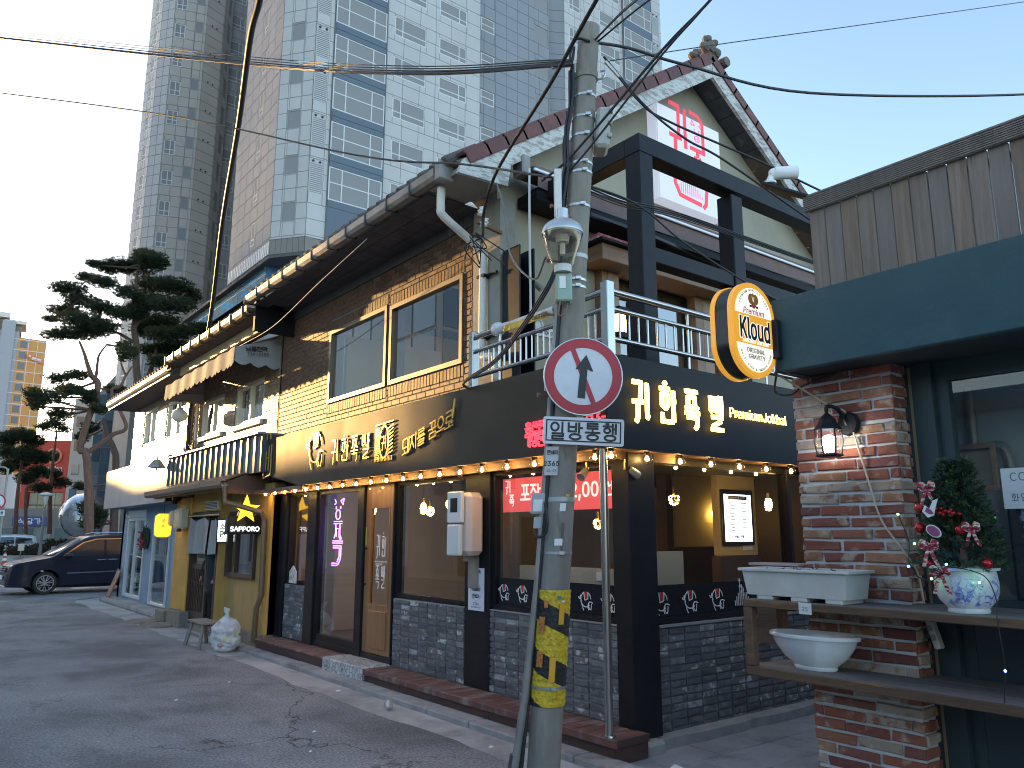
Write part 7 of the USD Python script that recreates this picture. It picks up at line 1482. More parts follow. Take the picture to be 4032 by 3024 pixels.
obj('bulb', MB().lathe([(.042 * math.sin(a), -.042 * math.cos(a)) for a in np.linspace(0, math.pi, 12)], LQ + [0, 0, -.02], n=16), emission('lantern_bulb', (1, .95, .88), 18.), wl2, smooth=True)
obj('back_plate', MB().lathe([(0, 0), (.07, 0), (.075, .012), (.06, .03), (0, .03)], (4.338, 2.34, 2.39), (-1, 0, 0), 8, sy=1), m_black, wl2); obj('arm', MB().tube(spline([(4.32, 2.345, 2.38), (4.26, 2.36, 2.47), (4.21, 2.395, 2.49), (4.2, 2.4, 2.47)]), .012, 8), m_black, wl2, smooth=40)
# beer blade sign
bs_ = thing('beer_blade_sign', 'oval orange and cream Kloud beer blade sign on the teal fascia', 'sign', (3.83, 2.6, 2.93))
kf = FB(3.83, 2.6, 2.93)
def pill(w, h): return sbox(-w / 2 + .12 * w / .4, -h / 2 + .19 * w / .4, w / 2 - .12 * w / .4, h / 2 - .19 * w / .4).buffer(.12 * w / .4, quad_segs=16) if False else affinity.scale(sbox(-.5, -.16, .5, .16).union(affinity.scale(Point(0, .16).buffer(.5, quad_segs=24), 1, .68, origin=(0, .16))).union(affinity.scale(Point(0, -.16).buffer(.5, quad_segs=24), 1, .68, origin=(0, -.16))), w, h, origin=(0, 0))
m_ko = M('kloud_orange', (.55, .25, .025), .35, emit=(1, .45, .05), es=.22); m_kc = M('kloud_cream', (.68, .64, .52), .4, emit=(1, .95, .78), es=.32)
obj('rim', MB().prism(pill(.42, .57), kf, .03, -.028), m_ko, bs_); obj('rear_rim', MB().prism(pill(.42, .57), kf, .03, -.15), m_ko, bs_); obj('body', MB().prism(pill(.405, .555), kf, .1, -.125), M('kloud_black', (.012, .012, .012), .3), bs_)
inner = pill(.355, .505)
obj('cream_face', MB().prism(inner, kf, .003, .0022), m_kc, bs_)
obj('orange_band', MB().prism(sbox(-.2, -.095, .2, .085), kf, .004, .0025), m_ko, bs_)
obj('name', MB().prism(affinity.scale(place(latin('Kloud', .098, True), -.0, .0), .82, 1.25, origin=(0, 0)), kf, .003, .0068), m_sk, bs_)
obj('name_halo', MB().prism(affinity.scale(place(latin('Kloud', .098, True), -.0, .0), .82, 1.25, origin=(0, 0)).buffer(.006), kf, .001, .0067), m_kc, bs_)
obj('small_text', MB().prism(place(latin('100% MALT REAL BEER', .016, True), 0, -.078), kf, .002, .0068), m_kc, bs_)
obj('dark_text', MB().prism(place(latin('ORIGINAL', .026), 0, -.128), kf, .002, .0055).prism(place(latin('GRAVITY', .026), .006, -.165), kf, .002, .0055), m_sk, bs_)
pm = affinity.skew(place(latin('Premium', .036), 0, .108, rot=0), xs=14); obj('red_text', MB().prism(pm, kf, .002, .0055), M('kloud_red', (.5, .03, .08), .5), bs_)
eag = unary_union([affinity.scale(Point(-.022, .185).buffer(.026), 1, 1.25), affinity.scale(Point(.022, .185).buffer(.026), 1, 1.25), Polygon([(-.02, .15), (.02, .15), (.012, .21), (0, .225), (-.012, .21)]), sbox(-.012, .13, .012, .17)]).difference(LineString([(-.01, .2), (0, .17), (.01, .2)]).buffer(.003))
obj('crest', MB().prism(eag, kf, .002, .0055), M('crest_orange', (.45, .17, .02), .5), bs_); obj('crest_ribbon', MB().prism(sbox(-.022, .138, .022, .149), kf, .002, .0077), M('kloud_red', (.5, .03, .08), .5), bs_); obj('crest_ribbon', MB().prism(sbox(-.04, .133, -.022, .145).union(sbox(.022, .133, .04, .145)), kf, .002, .0076), m_sk, bs_)
arc = MB()
for txt, a0, a1, flip in [('PREMIUM QUALITY LAGER', 157, 23, 1), ('ENJOY RICH & SMOOTH FOAM', 200, 340, -1)]:
    for k, ch_ in enumerate(txt):
        if ch_ == ' ': continue
        a = math.radians(a0 + (a1 - a0) * (k + .5) / len(txt)); cy = .08 if flip > 0 else -.08
        arc.prism(place(latin(ch_, .014), .152 * math.cos(a), cy + .16 * math.sin(a), rot=math.degrees(a) - 90 * flip + (0 if flip > 0 else 0)), kf, .002, .0055)
obj('ring_text', arc, M('faded_gold_text', (.42, .36, .22), .5), bs_)
obj('mount_plate', MB().box((4.0, 2.56, 2.78), (4.048, 2.66, 3.02), .006), m_black, bs_); obj('mount_arm', MB().box((4.02, 2.62, 2.84), (4.05, 2.72, 2.96)), m_black, bs_)
# cctv camera
cc_ = thing('bullet_camera', 'white bullet security camera on a perforated black bracket at the parapet corner', 'camera', (4.12, 2.49, 3.95))
obj('bracket', MB().beam((3.98, 2.585, 3.885), (4.21, 2.40, 3.79), .05, .022, ch=.004), m_black, cc_); obj('base', MB().lathe([(0, 0), (.04, 0), (.042, .012), (.03, .02), (0, .02)], (4.02, 2.555, 3.885), (.05, .05, 1), 18), m_white, cc_, smooth=40)
obj('neck', MB().tube([(4.02, 2.555, 3.9), (4.03, 2.545, 3.935), (4.05, 2.53, 3.95)], [.022, .02, .024], 12), m_white, cc_, smooth=40)
obj('barrel', MB().lathe([(0, -.05), (.025, -.048), (.034, -.03), (.036, .1), (.033, .112), (.03, .104), (0, .104)], (4.06, 2.52, 3.955), (.79, -.61, .06), 18), m_white, cc_, smooth=40); obj('lens', MB().lathe([(0, .108), (.028, .106), (.028, .1)], (4.06, 2.52, 3.955), (.79, -.61, .06), 16), m_film, cc_)
obj('hood', MB().lathe([(.038, -.02), (.041, .12), (.039, .12), (.037, -.02)], (4.06, 2.52, 3.957), (.79, -.61, .06), 18), m_white, cc_, smooth=40)
PAD1 = [(10.72,51.05,18.9,1.11,0.38),(10.37,54.22,19.26,1.89,0.29),(9.31,54.71,19.08,1.37,0.29),(11.41,51.01,18.74,0.49,0.31),(10.66,52.56,19.68,0.71,0.25),(8.16,54.33,18.96,0.49,0.18),(7.12,55.97,17.47,1.22,0.36),(8.07,55.78,18.4,0.8,0.27),(8.52,52.61,17.34,0.9,0.34),(9.67,51.45,16.6,0.82,0.31),(11.36,53.4,17.97,1.02,0.44),(12.22,51.09,17.47,1.34,0.42),(13.43,51.49,17.11,0.79,0.51),(11.95,49.55,15.75,1.44,0.41),(11.15,51.98,16.41,1.06,0.49),(7.81,55.71,16.76,1.22,0.36),(8.73,52.99,15.82,1.11,0.35),(7.15,57.14,16.27,1.1,0.33),(6.46,57.5,15.68,0.51,0.16),(7.56,53.1,14.82,1.44,0.41),(8.7,52.19,14.48,1.03,0.34),(6.75,55.81,14.29,1.0,0.27),(7.98,56.46,14.78,1.39,0.38),(8.66,53.67,14.46,0.98,0.35),(9.61,52.25,15.36,0.83,0.35),(10.54,52.36,15.78,0.78,0.49)]
PAD4 = [(12.72,55.36,15.97,1.44,0.53),(11.88,55.99,15.56,0.99,0.42),(12.36,52.0,14.41,1.36,0.43),(13.24,51.42,14.66,0.79,0.32),(14.8,53.25,15.46,1.21,0.38),(12.37,54.74,13.94,1.12,0.34),(13.21,53.82,14.05,1.12,0.41),(12.38,53.0,12.84,0.88,0.36)]
PAD2 = [(8.82,45.35,11.44,0.61,0.36),(8.89,46.53,12.14,0.44,0.25),(6.82,47.44,10.32,0.68,0.22),(6.11,48.95,10.28,0.63,0.25),(6.72,48.56,9.71,0.75,0.25),(5.02,47.61,9.06,0.54,0.36),(5.64,46.92,8.91,0.78,0.33),(5.53,50.35,8.98,0.57,0.32),(6.64,47.13,9.36,0.67,0.24),(7.32,46.5,9.22,0.49,0.18),(6.62,50.14,8.47,0.71,0.32),(7.59,47.25,8.98,0.5,0.25),(8.87,47.74,9.83,0.64,0.19),(8.03,46.93,8.47,0.43,0.25)]
PAD3 = [(5.98,70.4,8.93,0.79,0.52),(6.73,69.28,9.23,1.13,0.43),(7.71,69.69,8.9,0.79,0.4),(6.05,70.02,7.94,0.7,0.44),(7.19,68.77,7.82,1.04,0.48),(8.12,69.4,7.58,0.79,0.44),(6.96,72.4,7.29,1.0,0.45),(8.32,70.86,6.62,0.81,0.45),(7.65,71.24,6.08,0.9,0.4),(6.19,70.18,6.74,0.52,0.44)]
PAD5 = [(9.77,76.62,11.2,0.88,0.39),(10.57,76.48,10.75,0.59,0.3),(9.17,77.79,10.98,0.69,0.3),(9.79,77.91,8.43,0.9,0.4),(10.13,76.81,6.89,0.79,0.39),(10.76,77.06,6.15,0.9,0.4),(9.07,74.76,5.59,0.86,0.38)]
PAD6 = [(8.53,54.17,7.71,0.42,0.28),(8.84,54.04,8.3,0.57,0.35),(8.5,52.94,4.61,0.42,0.21),(8.79,51.81,3.29,0.55,0.41),(9.13,50.48,2.94,0.54,0.4),(9.32,53.02,2.52,0.7,0.42)]
TR1 = [(11.12,52.23,10.61),(10.98,52.33,11.27),(10.83,52.45,12.24),(10.72,52.54,13.73),(10.57,52.66,14.63),(10.52,52.69,16.0),(10.45,52.75,17.39),(10.44,52.75,18.32),(10.63,52.61,19.41)]
TR1b = [(10.69,52.56,13.73),(9.9,53.18,14.33),(9.17,53.75,14.79),(8.32,54.41,16.0),(7.3,55.21,17.08)]
TR1c = [(10.61,52.63,14.86),(11.37,52.03,16.39),(12.2,51.38,17.0),(13.13,50.66,17.08)]
TR2 = [(8.38,46.75,7.09),(8.27,46.84,8.1),(8.34,46.78,9.06),(7.9,47.13,9.7),(7.6,47.36,10.34),(7.34,47.57,11.05),(7.16,47.7,11.64),(6.88,47.93,12.36)]
TR2b = [(7.75,47.25,10.02),(7.79,47.21,10.73),(7.8,47.2,11.51),(8.1,46.97,12.17)]
TR2c = [(8.34,46.78,9.06),(8.51,46.65,9.44),(8.88,46.36,9.83),(9.04,46.23,10.34),(9.3,46.03,10.92)]
TR2d = [(9.03,46.24,10.47),(8.84,46.39,10.99),(8.77,46.45,11.32)]
TR2low = [(8.17,46.91,1.77),(7.97,47.07,4.25),(7.7,47.29,6.1),(7.41,47.51,6.54),(6.96,47.86,7.29),(6.76,48.02,7.86)]
TR2e = [(7.7,47.29,6.1),(8.38,46.75,6.72),(8.79,46.43,7.16),(9.3,46.04,7.6)]
TR4 = [(9.89,50.65,5.63),(9.69,50.8,6.79),(9.3,51.11,7.68),(9.07,51.29,8.58)]
TR4b = [(12.01,54.07,12.06),(12.08,54.01,12.67),(12.21,53.91,13.45),(12.31,53.84,14.62)]
TR3 = [(7.25,70.48,1.86),(7.13,70.57,4.45),(7.13,70.57,6.64),(7.13,70.57,8.14),(6.88,70.77,9.3)]
TR3b = [(7.9,69.97,1.78),(7.62,70.19,5.14),(8.06,69.84,5.67),(8.48,69.52,6.37)]
TR5 = [(10.23,75.76,1.87),(9.97,75.97,5.68),(9.94,75.99,8.58),(9.97,75.97,10.45)]
TR6 = [(9.39,48.5,3.09),(9.01,48.8,2.21)]
# ---------------------------------------------------------------- pines
m_bark = M('pine_bark', (.11, .07, .05), .9, col2=(.06, .042, .034), scale=4, stretch=(3, 3, .6), bump=.5, bscale=14)
m_barkr = M('red_pine_bark', (.17, .085, .055), .9, col2=(.09, .05, .038), scale=4, stretch=(3, 3, .6), bump=.5, bscale=14)
def leafmat(name, c, tr):
    return usdkit.material(stage, '/World/Looks/' + name, {'d': ('principled_bsdf', {'base_color': c, 'roughness': .75, 'specular_ior_level': .25}), 't': ('translucent_bsdf', {'color': tr}), 'm': ('mix_closure', {'fac': .28})}, [('d.BSDF', 'm.closure1'), ('t.BSDF', 'm.closure2')], surface='m.closure')
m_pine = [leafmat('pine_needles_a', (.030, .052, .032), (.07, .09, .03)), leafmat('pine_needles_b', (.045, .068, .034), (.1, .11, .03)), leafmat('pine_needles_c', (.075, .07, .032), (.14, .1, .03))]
def pine(lab, trunks, pads_, seed, dens=1.0, bark=None, brown=.12):
    base = trunks[0][0][0]
    t = thing('pine_tree', lab, 'pine tree', base)
    rg = np.random.default_rng(seed); tm_ = MB(); ends = []
    for P, r0, r1 in trunks:
        Q = spline(P, 5); tm_.tube(Q, np.linspace(r0, r1, len(Q)), 9); ends.append(Q)
    allp = np.vstack(ends)
    for (x, y, z, hw, hh) in pads_:                                   # a branch from the trunk to every pad of needles
        c = np.array([x, y, z]); q = allp[np.argmin(np.linalg.norm((allp - c) * [1, 1, 1.7], axis=1))]
        mid = (q + c) / 2 + [0, 0, -.25 * hh]; tm_.tube(spline([q, mid, c - [0, 0, hh * .4]], 4), np.linspace(.075, .025, 9), 6)
        for k in range(3):
            a = rg.uniform(-1, 1); b = c + CAMR * a * hw * .8 + np.array([.616, .788, 0]) * rg.uniform(-.5, .5) * hw + [0, 0, -hh * .2]; tm_.tube([c * .5 + q * .5, (c + b) / 2 - [0, 0, .1], b], [.03, .022, .012], 5)
    obj('trunk', tm_, bark or m_bark, t, smooth=True)
    mbs = [[], [], []]
    for (x, y, z, hw, hh) in pads_:
        n = int(430 * dens * hw * max(hh, .25) * 4)
        u = rg.normal(0, .5, (n, 3)); u = u / np.maximum(1, np.linalg.norm(u, axis=1, keepdims=True))
        lump = .75 + .5 * meshkit.noise(u * 2.6 + seed + x)
        c = np.array([x, y, z]) + (u[:, :1] * hw * lump[:, None]) * CAMR + (u[:, 1:2] * hw * .8) * np.array([.616, .788, 0]) + np.c_[np.zeros((n, 2)), u[:, 2] * hh * lump * 1.15 + .1 * hh * np.cos(u[:, 0] * 9)]
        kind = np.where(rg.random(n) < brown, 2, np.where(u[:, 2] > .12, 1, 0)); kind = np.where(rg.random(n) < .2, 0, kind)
        for k in range(3):
            d = rg.normal(0, 1, (n, 3)); d[:, 2] = np.abs(d[:, 2]) * .55 + .2; d /= np.linalg.norm(d, axis=1, keepdims=True)
            L = rg.uniform(.16, .34, (n, 1)); s = np.cross(d, rg.normal(0, 1, (n, 3))); s /= np.linalg.norm(s, axis=1, keepdims=True)
            V = np.stack([c - s * .03, c + s * .03, c + d * L], 1)
            for q in range(3): mbs[q].append(V[kind == q])
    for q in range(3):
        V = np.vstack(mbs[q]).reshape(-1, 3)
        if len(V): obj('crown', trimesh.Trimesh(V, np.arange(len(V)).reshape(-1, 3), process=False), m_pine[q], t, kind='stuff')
    return t
pine('largest pine with tall straight trunk and wide layered crown before the tower', [(TR1, .28, .06), (TR1b, .12, .03), (TR1c, .11, .03)], PAD1, 1)
pine('dark pine rising behind the annex roof, right of the largest pine', [(TR4b, .2, .05), ([(TR4b[0][0] + .2, TR4b[0][1], 0), TR4b[0]], .25, .2)], PAD4, 2)
pine('sparse red barked pine with forked trunk and ringed foot at the corner', [(TR2low[:4] + TR2[3:], .26, .06), (TR2b, .1, .04), (TR2e + TR2c[1:], .14, .05), (TR2d, .06, .03)], PAD2, 3, .8, m_barkr, .25)
pine('low spreading pine at the left edge beside the street sign', [(TR3, .17, .05), (TR3b, .14, .04)], PAD3, 4, 1., m_barkr)
pine('slender pine in front of the red tyre shop', [(TR5, .2, .07)], PAD5, 5, .8, m_barkr, .2)
pine('leaning dark pine trunk with low boughs behind the grey fascia', [([(TR4[0][0] + .3, TR4[0][1], 0)] + TR4, .24, .12)], PAD6, 6, .9)
# ---------------------------------------------------------------- plaza and what stands on it
struct('plaza', MB().prism(Polygon([(-14, 34), (60, 34.5), (60, 140), (-14, 140)]), frame((0, 0, -.06), (1, 0, 0), (0, 1, 0)), .075), M('plaza_paving', (.3, .3, .3), .85, col2=(.25, .25, .25), scale=.6))
mk = MB().quad((-12, 30.9, .004), (40, 31.4, .004), (40, 31.55, .004), (-12, 31.05, .004)).quad((1.2, 25.3, .004), (2.6, 25.3, .004), (2.6, 25.45, .004), (1.2, 25.45, .004))
struct('road_marking', mk, M('road_paint', (.5, .5, .48), .7, col2=(.3, .3, .29), scale=6))
mh = thing('manhole_cover', 'round metal manhole cover in the road behind the van', 'manhole cover', (5.2, 30.3, .004)); obj('cover', MB().lathe([(0, .012), (.4, .012), (.42, 0)], (5.3, 30.2, .002), n=24), M('worn_iron', (.3, .28, .25), .4, .5), mh)
lp = thing('street_lamp_post', 'grey park lamp post with flat disc lamp before the hedge', 'lamp post', (7.7, 60, 0))
obj('pole', MB().tube([(7.68, 60, 0), (7.68, 60, .9), (7.68, 60, 4.0)], [.1, .09, .055], 12).lathe([(.12, 0), (.12, .9), (.09, 1.0)], (7.68, 60, 0), n=12), M('lamp_pole_grey', (.16, .165, .17), .4), lp, smooth=40)
obj('lamp', MB().lathe([(.06, -.55), (.16, -.1), (.14, 0), (.42, .05), (.45, .1), (.3, .2), (.06, .26), (0, .27)], (7.68, 60, 4.3), n=20), M('lamp_disc', (.55, .56, .55), .4), lp, smooth=40)
cn = thing('traffic_cone', 'orange traffic cone with white bands at the left edge', 'traffic cone', (5.42, 56.3, 0))
obj('cone', MB().lathe([(.17, .04), (.03, .78), (0, .78)], (5.42, 56.3, .0), n=16), M('cone_orange', (.62, .09, .03), .5), cn, smooth=40); obj('band', MB().lathe([(.139, .26), (.108, .42)], (5.42, 56.3, .004), n=16), m_white, cn); obj('band', MB().lathe([(.085, .54), (.062, .66)], (5.42, 56.3, .004), n=16), m_white, cn); obj('base', MB().box((5.2, 56.1, 0), (5.64, 56.5, .04), .01), M('cone_orange', (.62, .09, .03), .5), cn)
ows = thing('no_turn_sign', 'small round red and white traffic sign on a pole at the left edge', 'traffic sign', (3.6, 41.6, 0))
fr = frame((3.5, 41.5, 3.22), (.8, -.6, 0), (0, 0, 1))
obj('disc', MB().prism(Point(0, 0).buffer(.34), fr, .01), m_sw, ows); obj('ring', MB().prism(Point(0, 0).buffer(.335).difference(Point(0, 0).buffer(.26)).union(LineString([(-.12, .25), (.12, -.25)]).buffer(.03)), fr, .004, .011), m_sr, ows); obj('arrow', MB().prism(Polygon([(-.04, -.2), (.02, -.2), (.02, .05), (.08, .03), (.0, .2), (-.08, .04), (-.04, .05)]), fr, .004, .0155), m_sk, ows)
obj('plate', MB().prism(sbox(-.34, -.62, .34, -.38), fr, .01), m_sw, ows); obj('lettering', MB().prism(place(hangul('일방통행', .11, .13, .018, .25), 0, -.5), fr, .003, .011), m_sk, ows); obj('pole', MB().tube([(3.72, 41.62, 0), (3.72, 41.62, 4.7)], .045, 10).tube(spline([(3.72, 41.62, 4.6), (3.6, 41.72, 4.75), (3.2, 42.0, 4.78)]), .04, 8), m_gutter, ows)
m_hedge = leafmat('hedge_leaf', (.03, .036, .018), (.05, .045, .015))
def hedge(lab, x0, x1, y0, y1, h, seed, brown=False):
    t = thing('clipped_hedge', lab, 'hedge', ((x0 + x1) / 2, (y0 + y1) / 2, 0)); rg = np.random.default_rng(seed); n = int((x1 - x0) * 420)
    c = np.c_[rg.uniform(x0, x1, n), rg.uniform(y0, y1, n), rg.uniform(.1, h, n)]; c[:, 2] += .12 * (meshkit.noise(c * [1.4, 1, 0] + seed) - .5)
    d = rg.normal(0, 1, (n, 3)) * .12; e = rg.normal(0, 1, (n, 3)) * .06; V = np.stack([c - e, c + e, c + d], 1).reshape(-1, 3)
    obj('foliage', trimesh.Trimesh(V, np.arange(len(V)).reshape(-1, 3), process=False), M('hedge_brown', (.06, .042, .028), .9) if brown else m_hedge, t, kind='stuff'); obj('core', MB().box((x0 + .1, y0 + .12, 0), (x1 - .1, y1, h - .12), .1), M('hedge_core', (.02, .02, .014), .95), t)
hedge('brownish clipped hedge behind the park lamp post', 6.0, 11.2, 62, 63.2, 1.15, 1, True); hedge('dark green clipped hedge left of the silver ball', 2.0, 6.0, 63, 64, 1.25, 2); hedge('dark green hedge under the pines beside the silver ball', 8.6, 15, 64.5, 65.5, 1.5, 3)
pw = thing('planter_wall', 'pale concrete planter wall behind the van roof', 'wall', (9.5, 58, 0)); obj('wall', MB().box((8.0, 57.6, 0), (12.5, 57.9, 1.05), .03).box((4.0, 61.6, 0), (8, 61.8, .45)), m_conc, pw)
nb = thing('notice_box', 'small cream box standing before the brown hedge', 'box', (6.65, 60.8, .9)); obj('box', MB().box((6.5, 60.6, .75), (6.85, 60.8, 1.2), .02), m_cream_f, nb); obj('leg', MB().tube([(6.68, 60.7, 0), (6.68, 60.7, .75)], .04), m_gutter, nb)
sb = thing('mirror_ball_sculpture', 'huge silver mirrored ball sculpture behind the pine trunk', 'sculpture', (9.75, 58.5, 3.04))
mball = usdkit.material(stage, '/World/Looks/mirror_ball', {'p': ('principled_bsdf', {'base_color': (.62, .63, .64), 'metallic': 1., 'roughness': .12}), 'g': ('geometry', {}), 'w': ('wave_texture', {'bands_direction': 'z', 'scale': 4.5}), 'b': ('bump', {'strength': .35, 'distance': .03})}, [('g.position', 'w.vector'), ('w.fac', 'b.height'), ('b.normal', 'p.normal')], surface='p.BSDF')
obj('ball', MB().lathe([(1.45 * math.sin(a), -1.45 * math.cos(a)) for a in np.linspace(0, math.pi, 28)], (9.75, 58.5, 3.04), n=48), mball, sb, smooth=True); obj('base', MB().lathe([(0, 1.62), (.5, 1.62), (.7, 0)], (9.75, 58.5, 0), n=20), m_conc, sb)
# ---------------------------------------------------------------- buildings beyond the plaza
m_orangec = M('orange_cladding', (.50, .045, .02), .5, col2=(.44, .04, .018), scale=2); m_corr = M('corrugated_grey', (.42, .43, .44), .5); m_shopgl = M('far_shop_glass', (.12, .17, .18), .06, spec=1., rnd=[(0, (.07, .11, .12)), (1, (.22, .26, .25))])
ts = thing('tyre_shop', 'red and grey tyre shop with ring T logo and TIRE lettering beyond the pines', 'building', (14, 109, 0))
fr = frame((11.5, 111.6, 0), (.80, -.60, 0), (0, 0, 1))
obj('red_front', MB().fbox(fr, 0, 5.5, 6.9, 13.2, -8, 0), m_orangec, ts); obj('grey_front', MB().fbox(fr, 5.52, 9.5, 9.8, 13.1, -8, -.02), m_corr, ts)
for i in range(14): obj('corrugation', MB().fbox(fr, 5.54, 9.48, 9.9 + i * .23, 10.0 + i * .23, -.02, .05), m_corr, ts)
obj('red_post', MB().fbox(fr, 5.2, 5.5, 2.2, 6.9, -.5, .05).fbox(fr, 0, .9, 2.2, 6.9, -.5, .05), m_orangec, ts); obj('back', MB().fbox(fr, 0, 9.5, 0, 9.8, -8, -.6), m_tjoint, ts)
for i in range(4):
    for j in range(3): obj('shop_pane', MB().fbox(fr, 1.0 + i * 1.05, 2.0 + i * 1.05, 2.3 + j * 1.55, 3.75 + j * 1.55, -.3, -.25), m_shopgl, ts)
for i in range(4):
    for j in range(5): obj('shop_pane', MB().fbox(fr, 5.55 + i * 1.0, 6.5 + i * 1.0, 2.3 + j * 1.5, 3.7 + j * 1.5, -.3, -.25), m_shopgl, ts)
obj('frame_bar', MB().fbox(fr, 5.5, 9.5, 2.2, 9.8, -.35, -.31), m_twf, ts)
logo = Point(3.6, 11.3).buffer(1.0).difference(Point(3.6, 11.3).buffer(.72)); obj('logo_ring', MB().prism(logo, fr, .15, .0), M('logo_orange', (.6, .18, .1), .5), ts); obj('logo_disc', MB().prism(Point(3.6, 11.3).buffer(.6), fr, .12, .0), M('logo_slate', (.06, .07, .09), .5), ts); obj('logo_letter', MB().prism(place(latin('T', .75, True), 3.6, 11.3), fr, .05, .13).prism(affinity.skew(place(latin("T'Station", .5, True), 3.3, 9.75), xs=10), fr, .05, .0), m_white, ts)
obj('tire_letters', MB().prism(affinity.scale(place(latin('TIRE', .62, True), 7.35, 11.0), 1.25, 1), fr, .08, .05), M('letter_navy', (.02, .025, .05), .5), ts)
gb = thing('glass_office', 'dark glass office building with sloping top behind the pines', 'building', (18, 88, 0))
fr = frame((15.1, 89.8, 0), (.79, -.61, 0), (0, 0, 1)); m_og = M('office_glass', (.05, .075, .09), .06, rnd=[(0, (.03, .045, .055)), (.7, (.07, .1, .12)), (1, (.16, .22, .25))], spec=1., metal=.2)
tops = lambda u: 16.2 + min(u, 3.2) * 1.25 + max(0, u - 3.2) * .12
obj('body', MB().prism(Polygon([(0, 0), (14, 0), (14, 21.5), (8, tops(8)), (3.2, tops(3.2)), (0, tops(0))]), fr, 10, -10.02), m_tjoint, gb)
for i in range(14):
    for j in range(15):
        u0, z0 = i * .95, .5 + j * 1.45; z1 = min(z0 + 1.4, tops(u0 + .1) - .1)
        if z1 - z0 > .3: obj('glass_panel', MB().fbox(fr, u0 + .03, u0 + .9, z0, z1, 0, .04), m_og, gb)
be = thing('beige_block', 'beige block with few windows left of the dark glass office', 'building', (15.5, 102, 0)); fr = frame((15.0, 102.5, 0), (.8, -.6, 0), (0, 0, 1)); obj('wall', MB().fbox(fr, 0, 4, 0, 17.5, -8, 0), m_pan['b'], be)
for j in range(5): obj('window', MB().fbox(fr, .4, 1.2, 3 + j * 2.8, 4.2 + j * 2.8, 0, .05), m_og, be)
ap = thing('orange_apartment_block', 'far apartment block with grey front and orange gable wall at the left edge', 'building', (20, 238, 0))
fr = frame((4.6, 240.5, 0), (1, -.1, 0), (0, 0, 1)); m_apg = M('apartment_grey', (.34, .35, .37), .8); m_apo = M('apartment_orange', (.55, .28, .09), .8, col2=(.5, .25, .08), scale=.1); m_apw = M('apartment_white', (.6, .58, .55), .8); m_apd = M('apartment_pane', (.1, .11, .12), .2)
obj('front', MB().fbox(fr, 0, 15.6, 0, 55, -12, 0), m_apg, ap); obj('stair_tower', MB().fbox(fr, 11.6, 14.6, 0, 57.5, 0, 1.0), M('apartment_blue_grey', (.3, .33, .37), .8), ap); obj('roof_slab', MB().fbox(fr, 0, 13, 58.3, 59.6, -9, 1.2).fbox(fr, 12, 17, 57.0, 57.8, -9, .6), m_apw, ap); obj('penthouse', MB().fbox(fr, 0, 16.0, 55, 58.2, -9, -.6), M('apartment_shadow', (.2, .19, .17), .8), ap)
o2 = fr[0] + fr[1] * 15.6; fr2 = frame(o2, (1, .02, 0), (0, 0, 1)); obj('orange_gable', MB().fbox(fr2, 0, 6.5, 0, 53.5, -14, .05), m_apo, ap)
for k in range(20):
    z = 53.0 - k * 2.9
    if z < 8: break
    obj('floor_line', MB().fbox(fr, 0, 15.6, z - .12, z + .12, 0, .12).fbox(fr2, 0, 6.5, z - .1, z + .1, .05, .14), m_apw, ap)
    for u, w in [(.6, 1.8), (3.4, 1.8), (6.0, 1.8), (8.8, 1.8)]: obj('window', MB().fbox(fr, u, u + w, z - 2.2, z - .5, 0, .08), m_apd, ap); 
    for u, w in [(.5, 1.5)]: obj('window', MB().fbox(fr2, u, u + w, z - 2.2, z - .4, .05, .1), m_apd, ap)
    obj('window_rail', MB().fbox(fr, .5, 10.7, z - 2.3, z - 1.9, .1, .2), m_apw, ap)
obj('white_line', MB().fbox(fr2, 2.3, 2.45, 0, 53.5, .05, .13).fbox(fr2, 4.4, 4.55, 0, 53.5, .05, .13).fbox(fr2, 6.35, 6.5, 0, 53.5, .05, .13), m_apw, ap)
cl = unary_union([affinity.scale(Point(x, y).buffer(r), 1, .8) for x, y, r in [(2.9, 48.7, .8), (3.7, 48.3, .8), (4.5, 48.1, .75), (5.3, 47.7, .7), (5.9, 47.5, .6)]]); obj('name_sign', MB().prism(cl, fr2, .3, .15), M('apartment_sign', (.6, .2, .08), .6), ap); obj('name_letters', MB().prism(affinity.rotate(place(latin('e', .7, True), 2.9, 48.6).union(place(hangul('편한세상', .5, .6, .1, .1), 4.6, 48.1)), -6), fr2, .1, .46), m_white, ap)
lw = thing('low_shop_row', 'low row of small shops with a blue sign behind the hedges', 'building', (12, 99, 0)); fr = frame((5.5, 103.5, 0), (.80, -.60, 0), (0, 0, 1))
obj('wall', MB().fbox(fr, 0, 14, 0, 4.6, -5, 0), M('shop_row_wall', (.22, .21, .2), .8), lw); obj('blue_sign', MB().fbox(fr, 5.6, 9.4, 2.75, 3.75, 0, .2), M('sign_blue', (.04, .09, .28), .5), lw); obj('sign_letters', MB().prism(place(hangul('식당가', .7, .6, .09, .2), 7.5, 3.25), fr, .03, .2), m_white, lw)
for i in range(7): obj('shop_window', MB().fbox(fr, .4 + i * 1.95, 2.0 + i * 1.95, .5, 2.5, 0, .05), m_shopgl, lw)
wh = thing('white_house_block', 'white and grey low block at the far left behind the spreading pine', 'building', (3, 118, 0)); fr = frame((1, 122, 0), (.9, -.43, 0), (0, 0, 1)); obj('wall', MB().fbox(fr, 0, 9.5, 0, 9.6, -8, 0), M('white_block', (.5, .5, .5), .8), wh)
for i in range(4):
    for j in range(3): obj('window', MB().fbox(fr, .6 + i * 2.2, 2.2 + i * 2.2, 1.2 + j * 2.9, 2.8 + j * 2.9, 0, .05), m_shopgl, wh)
